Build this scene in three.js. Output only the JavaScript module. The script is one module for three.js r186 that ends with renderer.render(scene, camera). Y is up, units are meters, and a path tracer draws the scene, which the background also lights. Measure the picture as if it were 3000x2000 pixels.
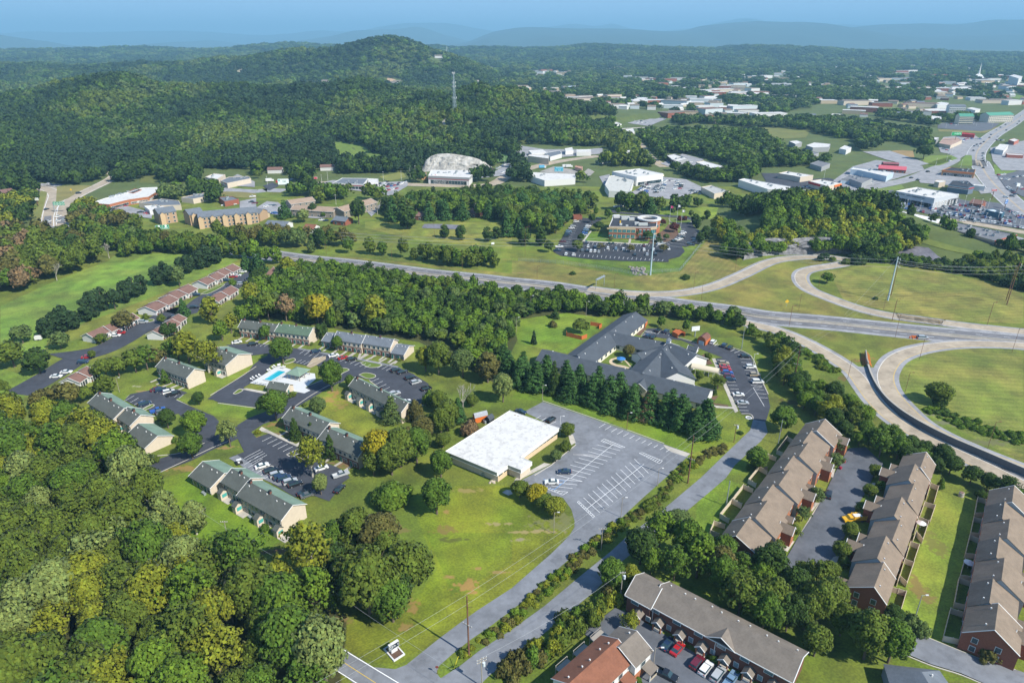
import*as THREE from 'three';
import{mergeGeometries}from 'three/addons/utils/BufferGeometryUtils.js';
// ---------------------------------------------------------------- camera, sky, sun, exposure
const scene=new THREE.Scene();
const FOC=1990,EYE=132,HORIZON=115;
const PITCH=Math.atan((1000-HORIZON)/FOC);
const camera=new THREE.PerspectiveCamera(2*Math.atan(1000/FOC)*180/Math.PI,1.5,1,60000);
camera.position.set(0,EYE,0);
camera.rotation.set(-PITCH,0,0);
const renderer=new THREE.WebGLRenderer({antialias:true});
renderer.toneMapping=THREE.LinearToneMapping;
renderer.toneMappingExposure=1.5;
renderer.shadowMap.enabled=true;
const SUN_DIR=new THREE.Vector3(0.574,0.695,0.433).normalize();
const sun=new THREE.DirectionalLight(new THREE.Color(1.0,0.95,0.85),5);
sun.position.copy(SUN_DIR).multiplyScalar(900).add(new THREE.Vector3(0,0,-400));
sun.target.position.set(0,0,-400);
sun.castShadow=true;
sun.shadow.mapSize.set(4096,4096);
Object.assign(sun.shadow.camera,{left:-700,right:700,top:700,bottom:-700,near:10,far:2500});
scene.add(sun,sun.target);
{
const W=512,H=256,d=new Float32Array(W*H*4);
for(let r=0;r<H;r++){
const e=Math.max(0,((r+0.5)/H-0.5)*Math.PI),k=Math.pow(Math.sin(e),0.55);
for(let c=0;c<W;c++){
const o=(r*W+c)*4;
d[o]=0.4*(1-k)+0.045*k;d[o+1]=0.6*(1-k)+0.13*k;d[o+2]=0.84*(1-k)+0.34*k;d[o+3]=1;
}
}
const sky=new THREE.DataTexture(d,W,H,THREE.RGBAFormat,THREE.FloatType);
sky.mapping=THREE.EquirectangularReflectionMapping;sky.magFilter=THREE.LinearFilter;sky.needsUpdate=true;
scene.background=sky;scene.environment=sky;
}
scene.fog=new THREE.FogExp2(new THREE.Color(0.36,0.72,1.0),0.000115);
// ---------------------------------------------------------------- helpers
let seedState=12345;
const seed=(s)=>{seedState=s|0;};
const rnd=()=>{seedState=(seedState+0x6d2b79f5)|0;let t=Math.imul(seedState ^(seedState>>>15),1|seedState);t=(t+Math.imul(t ^(t>>>7),61|t))^ t;return((t ^(t>>>14))>>>0)/4294967296;};
const rr=(a,b)=>a+(b-a)*rnd();
const pick=(a)=>a[Math.floor(rnd()*a.length)];
const clamp=(v,a,b)=>Math.max(a,Math.min(b,v));
const lerp=(a,b,t)=>a+(b-a)*t;
const sstep=(a,b,v)=>{const t=clamp((v-a)/(b-a),0,1);return t*t*(3-2*t);};
const V=(x,y,z)=>new THREE.Vector3(x,y,z);
const SHEET={A:[0,0,2.352],B:[1000,0,2.352],C:[2000,0,2.352],D:[0,450,3.136],E:[750,450,3.136],F:[1500,450,3.136],g:[2250,450,3.136],
H:[0,900,3.136],I:[750,900,3.136],J:[1500,900,3.136],K:[2250,900,3.136],L:[0,1400,2.6133],M:[750,1400,2.6133],N:[1500,1400,2.6133],O:[2250,1400,2.6133],
P1:[700,1040,7.84],P2:[240,1140,7.84],P3:[540,1340,7.128],P4:[1680,1000,7.35],P5:[1280,1180,5.6],P6:[1840,1680,4.9],P7:[2080,1220,3.7325],P8:[2680,300,7.128],
S2:[760,500,11.76],S3:[100,560,14.7],S4:[1200,460,9.046],S5:[1750,480,9.408],S6:[1760,610,10.226],S7:[2340,480,6.918],S8:[2600,480,5.88],Z:[0,0,1]};
const photo=(f,x,y)=>{const s=SHEET[f];return[s[0]+x/s[2],s[1]+y/s[2]];};
const CP=Math.cos(PITCH),SP=Math.sin(PITCH);
function ray(f,x,y){const p=photo(f,x,y),a=(p[0]-1500)/FOC,b=(1000-p[1])/FOC;return V(a,b*CP-SP,-(CP+b*SP));}
function G(f,x,y,h=0){const d=ray(f,x,y),t=(h-EYE)/d.y;return V(d.x*t,h,d.z*t);}
function atDist(f,x,y,D){const d=ray(f,x,y),t=D/-d.z;return V(d.x*t,EYE+d.y*t,d.z*t);}
const pl=(f,...n)=>{const o=[];for(let i=0;i<n.length;i+=2)o.push(G(f,n[i],n[i+1]));return o;};
const pl3=(f,...n)=>{const o=[];for(let i=0;i<n.length;i+=3)o.push(G(f,n[i],n[i+1],n[i+2]));return o;};
function project(v){const y=v.y-EYE,dep=-v.z*CP-y*SP,up=y*CP-v.z*SP;return[1500+FOC*v.x/dep,1000-FOC*up/dep,dep];}
function smooth(pts,n=8){return new THREE.CatmullRomCurve3(pts,false,'centripetal').getPoints((pts.length-1)*n);}
function inside(p,x,z){let r=false;for(let i=0,j=p.length-1;i<p.length;j=i++)if((p[i].z>z)!==(p[j].z>z)&&x<(p[j].x-p[i].x)*(z-p[i].z)/(p[j].z-p[i].z)+p[i].x)r=!r;return r;}
const MX0=-760,MZ0=-1700,MW=920,MH=840,mask=new Uint8Array(MW*MH);
function block(poly,val=1,grow=0){
let x0=1e9,x1=-1e9,z0=1e9,z1=-1e9;
for(const p of poly){x0=Math.min(x0,p.x);x1=Math.max(x1,p.x);z0=Math.min(z0,p.z);z1=Math.max(z1,p.z);}
const cx=poly.reduce((s,p)=>s+p.x,0)/poly.length,cz=poly.reduce((s,p)=>s+p.z,0)/poly.length;
const q=grow?poly.map((p)=>{const d=Math.hypot(p.x-cx,p.z-cz)||1;return{x:p.x+(p.x-cx)/d*grow,z:p.z+(p.z-cz)/d*grow};}):poly;
for(let i=Math.max(0,Math.floor((x0-grow-MX0)/2));i<=Math.min(MW-1,(x1+grow-MX0)/2);i++)
for(let j=Math.max(0,Math.floor((z0-grow-MZ0)/2));j<=Math.min(MH-1,(z1+grow-MZ0)/2);j++)
if(inside(q,MX0+i*2+1,MZ0+j*2+1))mask[j*MW+i]=val;
}
const blocked=(x,z)=>{const i=Math.floor((x-MX0)/2),j=Math.floor((z-MZ0)/2);return i>=0&&j>=0&&i<MW&&j<MH?mask[j*MW+i]:0;};
const hash2=(x,y,s)=>{let h=Math.imul(x,374761393)^ Math.imul(y,668265263)^ Math.imul(s,2147483647-987654);h=Math.imul(h ^(h>>>13),1274126177);return((h ^(h>>>16))>>>0)/4294967296;};
function vnoise(x,y,s=1,per=0){
let ix=Math.floor(x),iy=Math.floor(y);const fx=x-ix,fy=y-iy,u=fx*fx*(3-2*fx),v=fy*fy*(3-2*fy);
let jx=ix+1,jy=iy+1;
if(per){ix=((ix % per)+per)% per;jx=((jx % per)+per)% per;iy=((iy % per)+per)% per;jy=((jy % per)+per)% per;}
return lerp(lerp(hash2(ix,iy,s),hash2(jx,iy,s),u),lerp(hash2(ix,jy,s),hash2(jx,jy,s),u),v);
}
function fbm(x,y,s=1,oct=4,per=0){let a=0,w=0.5,t=0;for(let i=0;i<oct;i++){a+=w*vnoise(x,y,s+i,per);t+=w;w*=0.5;x*=2;y*=2;per*=2;}return a/t;}
function tile(n,fn){
const d=new Uint8Array(n*n*4);
for(let y=0;y<n;y++)for(let x=0;x<n;x++){
const v=fn(x/n,y/n,x,y),o=(y*n+x)*4;
for(let c=0;c<3;c++)d[o+c]=clamp(Math.round(255*(Array.isArray(v)?v[c]:v)),0,255);
d[o+3]=255;
}
const t=new THREE.DataTexture(d,n,n);t.wrapS=t.wrapT=THREE.RepeatWrapping;t.magFilter=THREE.LinearFilter;t.needsUpdate=true;return t;
}
const rep=(t,m)=>{const c=t.clone();c.repeat.set(1/m,1/m);c.needsUpdate=true;return c;};
const T_ASPHALT=rep(tile(512,(u,v,x,y)=>0.46+0.46*fbm(u*8,v*8,3,5,8)+0.2*fbm(u*40,v*40,9,2,40)+0.12*(hash2(x,y,5)-0.5)-0.1*sstep(0.62,0.7,fbm(u*12,v*12,33,3,12))+0.1*sstep(0.62,0.68,fbm(u*7,v*7,37,3,7))),34);
const T_ROOF=rep(tile(512,(u,v,x,y)=>0.52+0.34*fbm(u*5,v*5,13,4,5)+0.2*fbm(u*32,v*32,17,2,32)+0.1*(hash2(x>>1,y>>1,7)-0.5)+(y % 16<2?-0.05:0)),12);
const T_WALL=rep(tile(256,(u,v,x,y)=>0.72+0.1*fbm(u*6,v*6,23,3,6)+0.05*(hash2(x,y,8)-0.5)+(y % 32<3?-0.04:0)),4);
const T_BRICK=rep(tile(256,(u,v,x,y)=>{const row=y>>3,bx=(x+(row&1?8:0))>>4;return(y % 8===0||(x+(row&1?8:0))% 16===0)?[0.86,0.98,1]:(()=>{const k=0.62+0.3*hash2(bx % 16,row % 32,4);return[k,k,k];})();}),2.4);
const T_WHITE=rep(tile(512,(u,v)=>{const p=fbm(u*16,v*16,41,4,16),q=fbm(u*48,v*48,47,2,48);return 0.99-0.12*sstep(0.5,0.75,p)-0.16*sstep(0.56,0.8,q);}),40);
const T_GRASS=rep(tile(512,(u,v,x,y)=>{const a=fbm(u*8,v*8,61,5,8),b=fbm(u*50,v*50,67,2,50),k=0.5+0.35*a+0.2*b;return[k+0.16*(fbm(u*5,v*5,71,3,5)-0.5),k,k*0.9];}),90);
const T_ROCK=rep(tile(512,(u,v)=>{const a=fbm(u*8,v*8,81,5,8),b=fbm(u*32,v*32,87,3,32);return 0.2+0.75*a+0.45*(b-0.3);}),34);
const mats=new Map();
function mat(r,g,b,rough=0.9,o={}){
const{map,...rest}=o,key=[r,g,b,rough,map?map.uuid:'',JSON.stringify(rest)].join();
if(!mats.has(key)){
const k=map&&map !==T_WHITE?1.25:1,phys='clearcoat' in rest||'transmission' in rest;
const m=new(phys?THREE.MeshPhysicalMaterial:THREE.MeshStandardMaterial)({roughness:rough,map:map||null,side:THREE.DoubleSide,...rest});
m.color.setRGB(r*k,g*k,b*k);mats.set(key,m);
}
return mats.get(key);
}
const M={
asphaltOld:mat(0.175,0.185,0.205,0.93,{map:T_ASPHALT}),asphalt:mat(0.045,0.05,0.064,0.9,{map:T_ASPHALT}),asphaltMid:mat(0.1,0.108,0.125,0.92,{map:T_ASPHALT}),
highway:mat(0.15,0.15,0.16,0.92,{map:T_ASPHALT}),concrete:mat(0.42,0.39,0.34,0.92,{map:T_ASPHALT}),ramp:mat(0.36,0.3,0.225,0.92,{map:T_ASPHALT}),
shoulder:mat(0.27,0.27,0.28,0.93,{map:T_ASPHALT}),kerb:mat(0.46,0.43,0.37,0.9),paint:mat(0.75,0.76,0.76,0.8),yellow:mat(0.62,0.42,0.06,0.8),blue:mat(0.1,0.3,0.62,0.8),
lawn:mat(0.105,0.155,0.02,0.98,{map:T_GRASS}),gravel:mat(0.3,0.28,0.25,0.97,{map:T_ASPHALT}),soil:mat(0.3,0.17,0.08,0.98,{map:T_ASPHALT}),mulch:mat(0.12,0.07,0.045,0.98,{map:T_ASPHALT}),
cream:mat(0.58,0.5,0.4,0.85,{map:T_WALL}),white:mat(0.62,0.62,0.61,0.7),whiteRoof:mat(0.6,0.59,0.565,0.85,{map:T_WHITE}),beige:mat(0.5,0.4,0.27,0.88,{map:T_WALL}),grey:mat(0.3,0.31,0.32,0.8,{map:T_WALL}),
brick:mat(0.26,0.085,0.05,0.92,{map:T_BRICK}),brickDark:mat(0.15,0.06,0.042,0.92,{map:T_BRICK}),brickOrange:mat(0.36,0.13,0.06,0.9,{map:T_BRICK}),
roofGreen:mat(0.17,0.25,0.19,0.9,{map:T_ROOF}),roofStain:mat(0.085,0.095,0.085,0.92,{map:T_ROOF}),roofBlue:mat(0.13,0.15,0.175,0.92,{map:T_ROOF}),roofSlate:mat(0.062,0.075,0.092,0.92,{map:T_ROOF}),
roofTan:mat(0.2,0.155,0.115,0.92,{map:T_ROOF}),roofBrown:mat(0.17,0.095,0.075,0.92,{map:T_ROOF}),roofRust:mat(0.2,0.08,0.045,0.92,{map:T_ROOF}),roofGrey:mat(0.17,0.145,0.12,0.92,{map:T_ROOF}),roofBlack:mat(0.03,0.035,0.045,0.9,{map:T_ASPHALT}),tar:mat(0.16,0.165,0.18,0.92,{map:T_ASPHALT}),
glass:mat(0.03,0.06,0.075,0.12,{metalness:0}),glassTeal:mat(0.02,0.16,0.17,0.12),dark:mat(0.02,0.022,0.025,0.7),metal:mat(0.42,0.44,0.45,0.45,{metalness:0.6}),galv:mat(0.36,0.4,0.42,0.5,{metalness:0.4}),teal:mat(0.06,0.33,0.3,0.7),darkGreen:mat(0.015,0.12,0.09,0.7),
pole:mat(0.16,0.075,0.045,0.95),poleLight:mat(0.3,0.27,0.23,0.95),wire:mat(0.35,0.37,0.38,0.6),trunk:mat(0.13,0.1,0.075,0.97),trunkPale:mat(0.4,0.37,0.32,0.95),red:mat(0.45,0.02,0.02,0.6),orange:mat(0.62,0.15,0.02,0.7),orangeBrown:mat(0.5,0.13,0.035,0.8),pink:mat(0.5,0.1,0.13,0.75),signGreen:mat(0.0,0.36,0.2,0.5),fence:mat(0.55,0.48,0.36,0.9),gold:mat(0.7,0.42,0.02,0.6),
};
const taken=new Map();
const numbered=(n)=>{const k=taken.get(n)||0;taken.set(n,k+1);return k?n+'_'+String(k).padStart(3,'0'):n;};
function tag(o,label,category,group,kind){o.userData={};if(label)o.userData.label=label;if(category)o.userData.category=category;if(group)o.userData.group=group;if(kind)o.userData.kind=kind;return o;}
function thing(name,label,category,pos=[0,0,0],turn=0,group){const o=new THREE.Group();o.name=numbered(name);o.position.set(...pos);o.rotation.y=turn;scene.add(o);return tag(o,label,category,group);}
class MB{
constructor(){this.p=[];this.n=[];this.u=[];this.i=[];}
vert(v,n,u){this.p.push(v[0],v[1],v[2]);this.n.push(n[0],n[1],n[2]);this.u.push(u[0],u[1]);return this.p.length/3-1;}
face(vs){
const a=vs[0],b=vs[1],c=vs[2],e=[b[0]-a[0],b[1]-a[1],b[2]-a[2]],f=[c[0]-a[0],c[1]-a[1],c[2]-a[2]];
let n=[e[1]*f[2]-e[2]*f[1],e[2]*f[0]-e[0]*f[2],e[0]*f[1]-e[1]*f[0]];const l=Math.hypot(...n)||1;n=n.map((k)=>k/l);
const ax=Math.abs(n[0]),ay=Math.abs(n[1]),az=Math.abs(n[2]);
const uv=(v)=>ay>=0.5*Math.max(ax,az)&&ay>0.3?[v[0],v[2]]:ax>az?[v[2],v[1]]:[v[0],v[1]];
const k=vs.map((v)=>this.vert(v,n,uv(v)));for(let i=1;i<k.length-1;i++)this.i.push(k[0],k[i],k[i+1]);return this;
}
box(x0,y0,z0,x1,y1,z1,bottom=false){
const q=(x,y,z)=>[x,y,z];
this.face([q(x0,y1,z1),q(x1,y1,z1),q(x1,y1,z0),q(x0,y1,z0)]);if(bottom)this.face([q(x0,y0,z0),q(x1,y0,z0),q(x1,y0,z1),q(x0,y0,z1)]);
this.face([q(x0,y0,z1),q(x1,y0,z1),q(x1,y1,z1),q(x0,y1,z1)]);this.face([q(x1,y0,z0),q(x0,y0,z0),q(x0,y1,z0),q(x1,y1,z0)]);
this.face([q(x1,y0,z1),q(x1,y0,z0),q(x1,y1,z0),q(x1,y1,z1)]);this.face([q(x0,y0,z0),q(x0,y0,z1),q(x0,y1,z1),q(x0,y1,z0)]);return this;
}
tube(a,b,r0,r1=r0,k=6,cap=true){
const A=V(...a),B=V(...b),d=B.clone().sub(A).normalize(),s=V(0,1,0);if(Math.abs(d.y)>0.9)s.set(1,0,0);
const e=d.clone().cross(s).normalize(),f=d.clone().cross(e).normalize(),ring=(C,r)=>Array.from({length:k},(_,i)=>{const t=i/k*2*Math.PI;return C.clone().addScaledVector(e,Math.cos(t)*r).addScaledVector(f,Math.sin(t)*r);});
const P=ring(A,r0),Q=ring(B,r1);
for(let i=0;i<k;i++){
const j=(i+1)% k,v=[P[i],P[j],Q[j],Q[i]],c=[A,A,B,B],id=v.map((x,m)=>{const n=x.clone().sub(c[m]).normalize();return this.vert([x.x,x.y,x.z],[n.x,n.y,n.z],[i*0.3,x.y]);});
this.i.push(id[0],id[1],id[2],id[0],id[2],id[3]);
}
if(cap&&r1>0.01)this.face(Q.map((x)=>[x.x,x.y,x.z]).reverse());return this;
}
geo(){const g=new THREE.BufferGeometry();g.setAttribute('position',new THREE.Float32BufferAttribute(this.p,3));g.setAttribute('normal',new THREE.Float32BufferAttribute(this.n,3));g.setAttribute('uv',new THREE.Float32BufferAttribute(this.u,2));g.setIndex(this.i);return g;}
add(name,m,parent){return put(name,this.geo(),m,parent);}
}
function put(name,geo,m,parent=scene){const o=new THREE.Mesh(geo,m);o.name=parent===scene?numbered(name):name;o.castShadow=o.receiveShadow=true;parent.add(o);return o;}
const mb=()=>new MB();
const boxGeo=new Map();
function bx(name,m,parent,x0,y0,z0,x1,y1,z1){const k=[x0,y0,z0,x1,y1,z1].map((v)=>v.toFixed(3)).join();if(!boxGeo.has(k))boxGeo.set(k,mb().box(x0,y0,z0,x1,y1,z1,true).geo());return put(name,boxGeo.get(k),m,parent);}
function sbox(name,m,parent,x,y,z,sx,sy,sz,ry=0){const o=bx(name,m,parent,-0.5,0,-0.5,0.5,1,0.5);o.position.set(x,y,z);o.scale.set(sx,sy,sz);o.rotation.y=ry;return o;}
function sheet(poly,y){
const c=poly.map((p)=>new THREE.Vector2(p.x,p.z)),tri=THREE.ShapeUtils.triangulateShape(c,[]),b=mb();
for(const p of poly)b.vert([p.x,y,p.z],[0,1,0],[p.x,p.z]);
for(const t of tri){const[i,j,k]=t,a=poly[i],d=poly[j],e=poly[k],up=(d.z-a.z)*(e.x-a.x)-(d.x-a.x)*(e.z-a.z)>0;up?b.i.push(i,j,k):b.i.push(i,k,j);}
return b.geo();
}
let layer=0.02;
function pave(name,poly,m,keep=1,y){if(y===undefined){layer+=0.006;y=layer;}const o=put(name,sheet(poly,y),m);tag(o,null,null,null,'structure');if(keep)block(poly,keep);return o;}
function strip(pts,o0,o1,y,b=mb(),hgt=0){
const n=pts.length,side=pts.map((p,i)=>{const a=pts[Math.max(0,i-1)],c=pts[Math.min(n-1,i+1)],dx=c.x-a.x,dz=c.z-a.z,l=Math.hypot(dx,dz)||1;return[-dz/l,dx/l];});
const at=(i,o,yy)=>[pts[i].x+side[i][0]*o,(pts[i].y||0)+yy,pts[i].z+side[i][1]*o];
for(let i=0;i<n-1;i++){
b.face([at(i,o0,y),at(i+1,o0,y),at(i+1,o1,y),at(i,o1,y)].reverse());
if(hgt){b.face([at(i,o0,y),at(i+1,o0,y),at(i+1,o0,y-hgt),at(i,o0,y-hgt)]);b.face([at(i+1,o1,y),at(i,o1,y),at(i,o1,y-hgt),at(i+1,o1,y-hgt)]);}
}
return b;
}
const edges=(pts,o0,o1)=>{const n=pts.length,L=[],R=[];for(let i=0;i<n;i++){const a=pts[Math.max(0,i-1)],c=pts[Math.min(n-1,i+1)],dx=c.x-a.x,dz=c.z-a.z,l=Math.hypot(dx,dz)||1;L.push(V(pts[i].x-dz/l*o0,0,pts[i].z+dx/l*o0));R.push(V(pts[i].x-dz/l*o1,0,pts[i].z+dx/l*o1));}return[...L,...R.reverse()];};
const STRIPE=mb().box(-0.5,0,-0.5,0.5,1,0.5).geo();
function line(parent,a,b,w=0.16,m=M.paint,y=0,name='painted_line'){const o=put(name,STRIPE,m,parent),dx=b.x-a.x,dz=b.z-a.z;o.position.set((a.x+b.x)/2,y,(a.z+b.z)/2);o.scale.set(Math.hypot(dx,dz),0.012,w);o.rotation.y=Math.atan2(-dz,dx);return o;}
function kerb(pts,w=0.3,h=0.13){const o=strip(pts,-w/2,w/2,h,mb(),h).add('kerb',M.kerb);return tag(o,null,null,null,'structure');}
function dashes(parent,pts,off,len,gap,w,m=M.paint,y=0.05){
const e=edges(pts,off,off).slice(0,pts.length);let t=0,on=true,left=len,start=e[0].clone();
for(let i=0;i<e.length-1;i++){let a=e[i].clone();const b=e[i+1];let d=a.distanceTo(b);while(d>left){const c=a.clone().lerp(b,left/d);if(on)line(parent,start,c,w,m,y,'lane_dash');on=!on;start=c.clone();a=c;d=a.distanceTo(b);left=on?len:gap;}left-=d;if(on&&i===e.length-2)line(parent,start,b,w,m,y,'lane_dash');}
}
// ---------------------------------------------------------------- terrain
function crest(D,sink,sigma,...segs){
const out=[];let d=D;
for(const s of segs){const[f,...n]=s;for(let i=0;i<n.length;i+=2){if(n[i]==='D'){d=n[i+1];continue;}const p=atDist(f,n[i],n[i+1],d);out.push({x:p.x,z:p.z,y:p.y-sink,s:sigma});}}
return out;
}
const RIDGES=[
crest(1320,13,250,['A',-400,640,0,632,250,640,420,600,600,560,800,535,950,560,1100,600,1300,592,1600,592,1900,600,2200,606],['B',0,562,100,556,300,596,500,620,'D',1250,760,625,850,587,950,572,1050,592,'D',1190,1200,632,1400,700,'D',1100,1600,785,1800,868,'D',1020,1900,945,1960,1010]),
crest(2600,22,330,['A',-600,430,0,425,400,430,700,436,850,405,1000,400,1300,386,1400,370,1500,365,1650,376,1800,352,1900,333,2050,322,2200,322,2352,302],['B',0,302,100,280,200,256,300,241,370,237,450,262,600,312,700,352,800,392,950,442,1100,505]),
crest(5200,14,900,['A',-900,350,0,350,400,345,750,335,900,327,1100,335,1250,350,1600,340,1800,315,2000,300,2200,318],['B',300,325,620,318,800,335,1000,330,1250,340,1500,335,1700,312,1900,320,2352,335],['C',200,345,400,325,480,320,700,325,1000,335,1100,352,1400,360,1600,355,1700,350,1850,366,2352,372,3000,372]),
];
const HILL=[['Z',2205,500,8,24],['Z',2300,515,15,40],['Z',2420,520,16,42],['Z',2540,512,15,40],['Z',2680,480,11,36],['Z',2820,452,7,32],['Z',2960,425,5,26],['Z',3120,400,4,24]].map(([f,x,D,y,s])=>{const p=atDist(f,x,800,D);return{x:p.x,z:p.z,y,s};});
function ridgeAt(R,x,z){
let best=1e18,y=0,s=1;
for(let i=0;i<R.length-1;i++){
const a=R[i],b=R[i+1],dx=b.x-a.x,dz=b.z-a.z,t=clamp(((x-a.x)*dx+(z-a.z)*dz)/(dx*dx+dz*dz),0,1),ex=x-a.x-dx*t,ez=z-a.z-dz*t,d=ex*ex+ez*ez;
if(d<best){best=d;y=lerp(a.y,b.y,t);s=lerp(a.s,b.s,t);}
}
const k=Math.sqrt(best)/s;return k>2?0:y*Math.max(0,Math.exp(-1.1*k*k)-0.012)/0.988;
}
function hgt(x,z){
let h=0;
if(z<-650){
const D=-z,n=fbm(x/150+40,z/210,101,3),g=0.25+1.35*n;
const a=ridgeAt(RIDGES[0],x,z),near=sstep(58,34,a);
h=Math.max(0,a*lerp(1,g,near)+(fbm(x/95+3,z/130,107,3)-0.5)*44*sstep(6,34,a)*lerp(0.35,1,near))*sstep(690,830,D+(x>0?-40:0));
if(D>1500)h=Math.max(h,((k)=>k*lerp(1,0.3+1.3*fbm(x/300,z/330,131,3),sstep(100,50,k)*0.8))(ridgeAt(RIDGES[1],x,z)));
if(D>3000)h=Math.max(h,ridgeAt(RIDGES[2],x,z),26*sstep(3000,5000,D)*fbm(x/900,z/900,151,3));
}else if(x>60&&z<-350&&z>-620)h=ridgeAt(HILL,x,z)*sstep(0,1,(x-60)/60);
return h;
}
function onGround(f,x,y,lift=0){
const d=ray(f,x,y);let t=60,p;
for(;t<9000;t*=1.006){const X=d.x*t,Y=EYE+d.y*t,Z=d.z*t;if(Y<=hgt(X,Z)+lift)break;}
let a=t/1.006,b=t;for(let i=0;i<14;i++){const m=(a+b)/2,X=d.x*m,Z=d.z*m;(EYE+d.y*m<=hgt(X,Z)+lift)?b=m:a=m;}
p=V(d.x*b,0,d.z*b);p.y=hgt(p.x,p.z);return p;
}
const gl=(f,...n)=>{const o=[];for(let i=0;i<n.length;i+=2)o.push(onGround(f,n[i],n[i+1]));return o;};
{
const ang=[];for(let a=-52;a<=52.01;a+=0.42)ang.push(a);for(let a=58;a<307;a+=6)ang.push(a);
const rad=[0.5,30,60];while(rad[rad.length-1]<7600)rad.push(rad[rad.length-1]*1.019);rad.push(9000,12000,17000,24000,34000);
const b=mb(),n=ang.length;
for(const r of rad)for(const a of ang){const t=a*Math.PI/180,x=Math.sin(t)*r,z=-Math.cos(t)*r;b.p.push(x,hgt(x,z),z);b.u.push(x,z);}
for(let i=0;i<rad.length-1;i++)for(let j=0;j<n;j++){const k=(j+1)% n,A=i*n+j,B=i*n+k,C=A+n,D=B+n;b.i.push(A,B,D,A,D,C);}
b.n=new Array(b.p.length).fill(0);const g=b.geo();g.computeVertexNormals();
tag(put('ground',g,mat(0.085,0.115,0.028,0.98,{map:T_GRASS})),null,null,null,'structure');
}
function mountain(name,D,depth,sd,...segs){
const pts=[];for(const s of segs){const[f,...n]=s;for(let i=0;i<n.length;i+=2)pts.push(atDist(f,n[i],n[i+1],D));}
const L=new THREE.CatmullRomCurve3(pts,false,'centripetal').getPoints(pts.length*7),K=16,b=mb();
L.forEach((p,i)=>{for(let k=-4;k<=K;k++){const t=k/K,rz=depth*t,n=fbm(p.x/1700,(p.z+rz)/3000+sd,sd,4),y=Math.max(-30,p.y*(t<0?1+t*1.4:1-Math.pow(t,0.8+0.9*n)*1.05+(t>0.02?(n-0.5)*0.36*Math.sin(Math.PI*Math.min(1,t)):0))+40*(fbm(p.x/500,sd,sd+3,2)-0.5));b.p.push(p.x,y,p.z+rz);b.u.push(p.x,p.z+rz);}});
const m=K+5;for(let i=0;i<L.length-1;i++)for(let k=0;k<m-1;k++){const A=i*m+k,C=A+m;b.i.push(A,C,C+1,A,C+1,A+1);}
b.n=new Array(b.p.length).fill(0);const g=b.geo();g.computeVertexNormals();tag(put(name,g,mat(0.035,0.06,0.025,0.98)),null,null,null,'structure');
}
mountain('mountain_range',22500,4500,5,['A',-900,226,0,225,200,217,550,222,900,217,1200,213,1450,222,1750,240,1900,240,2050,222,2150,210,2352,215],['B',150,215,250,190,450,157,650,156,800,170,950,200,1100,215,1250,190,1450,180,1600,162,1750,176,1870,160,2000,195,2150,215,2352,200],['C',100,190,250,152,420,127,600,147,750,160,1200,170,1800,160,2352,150,3200,150]);
mountain('mountain_range',15800,4000,9,['A',600,348,1000,338,1250,320,1350,298,1460,277,1560,292,1750,310,2000,300,2200,262,2352,236],['B',100,213,250,205,400,200,520,190,620,212,720,245,850,277,1000,302,1300,318]);
mountain('mountain_range',13200,4000,17,['B',550,330,800,302,900,275,1000,235,1150,197,1250,185,1400,188,1600,193,1800,200,2000,205,2352,207],['C',100,185,150,175,350,157,600,152,900,155,1000,168,1080,187,1300,178,1550,165,1800,170,2000,155,2150,140,2352,138,3200,140]);
mountain('mountain_range',11200,3400,23,['A',-1400,110,-700,150,0,240,150,276,300,318,420,338,600,348]);
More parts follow.
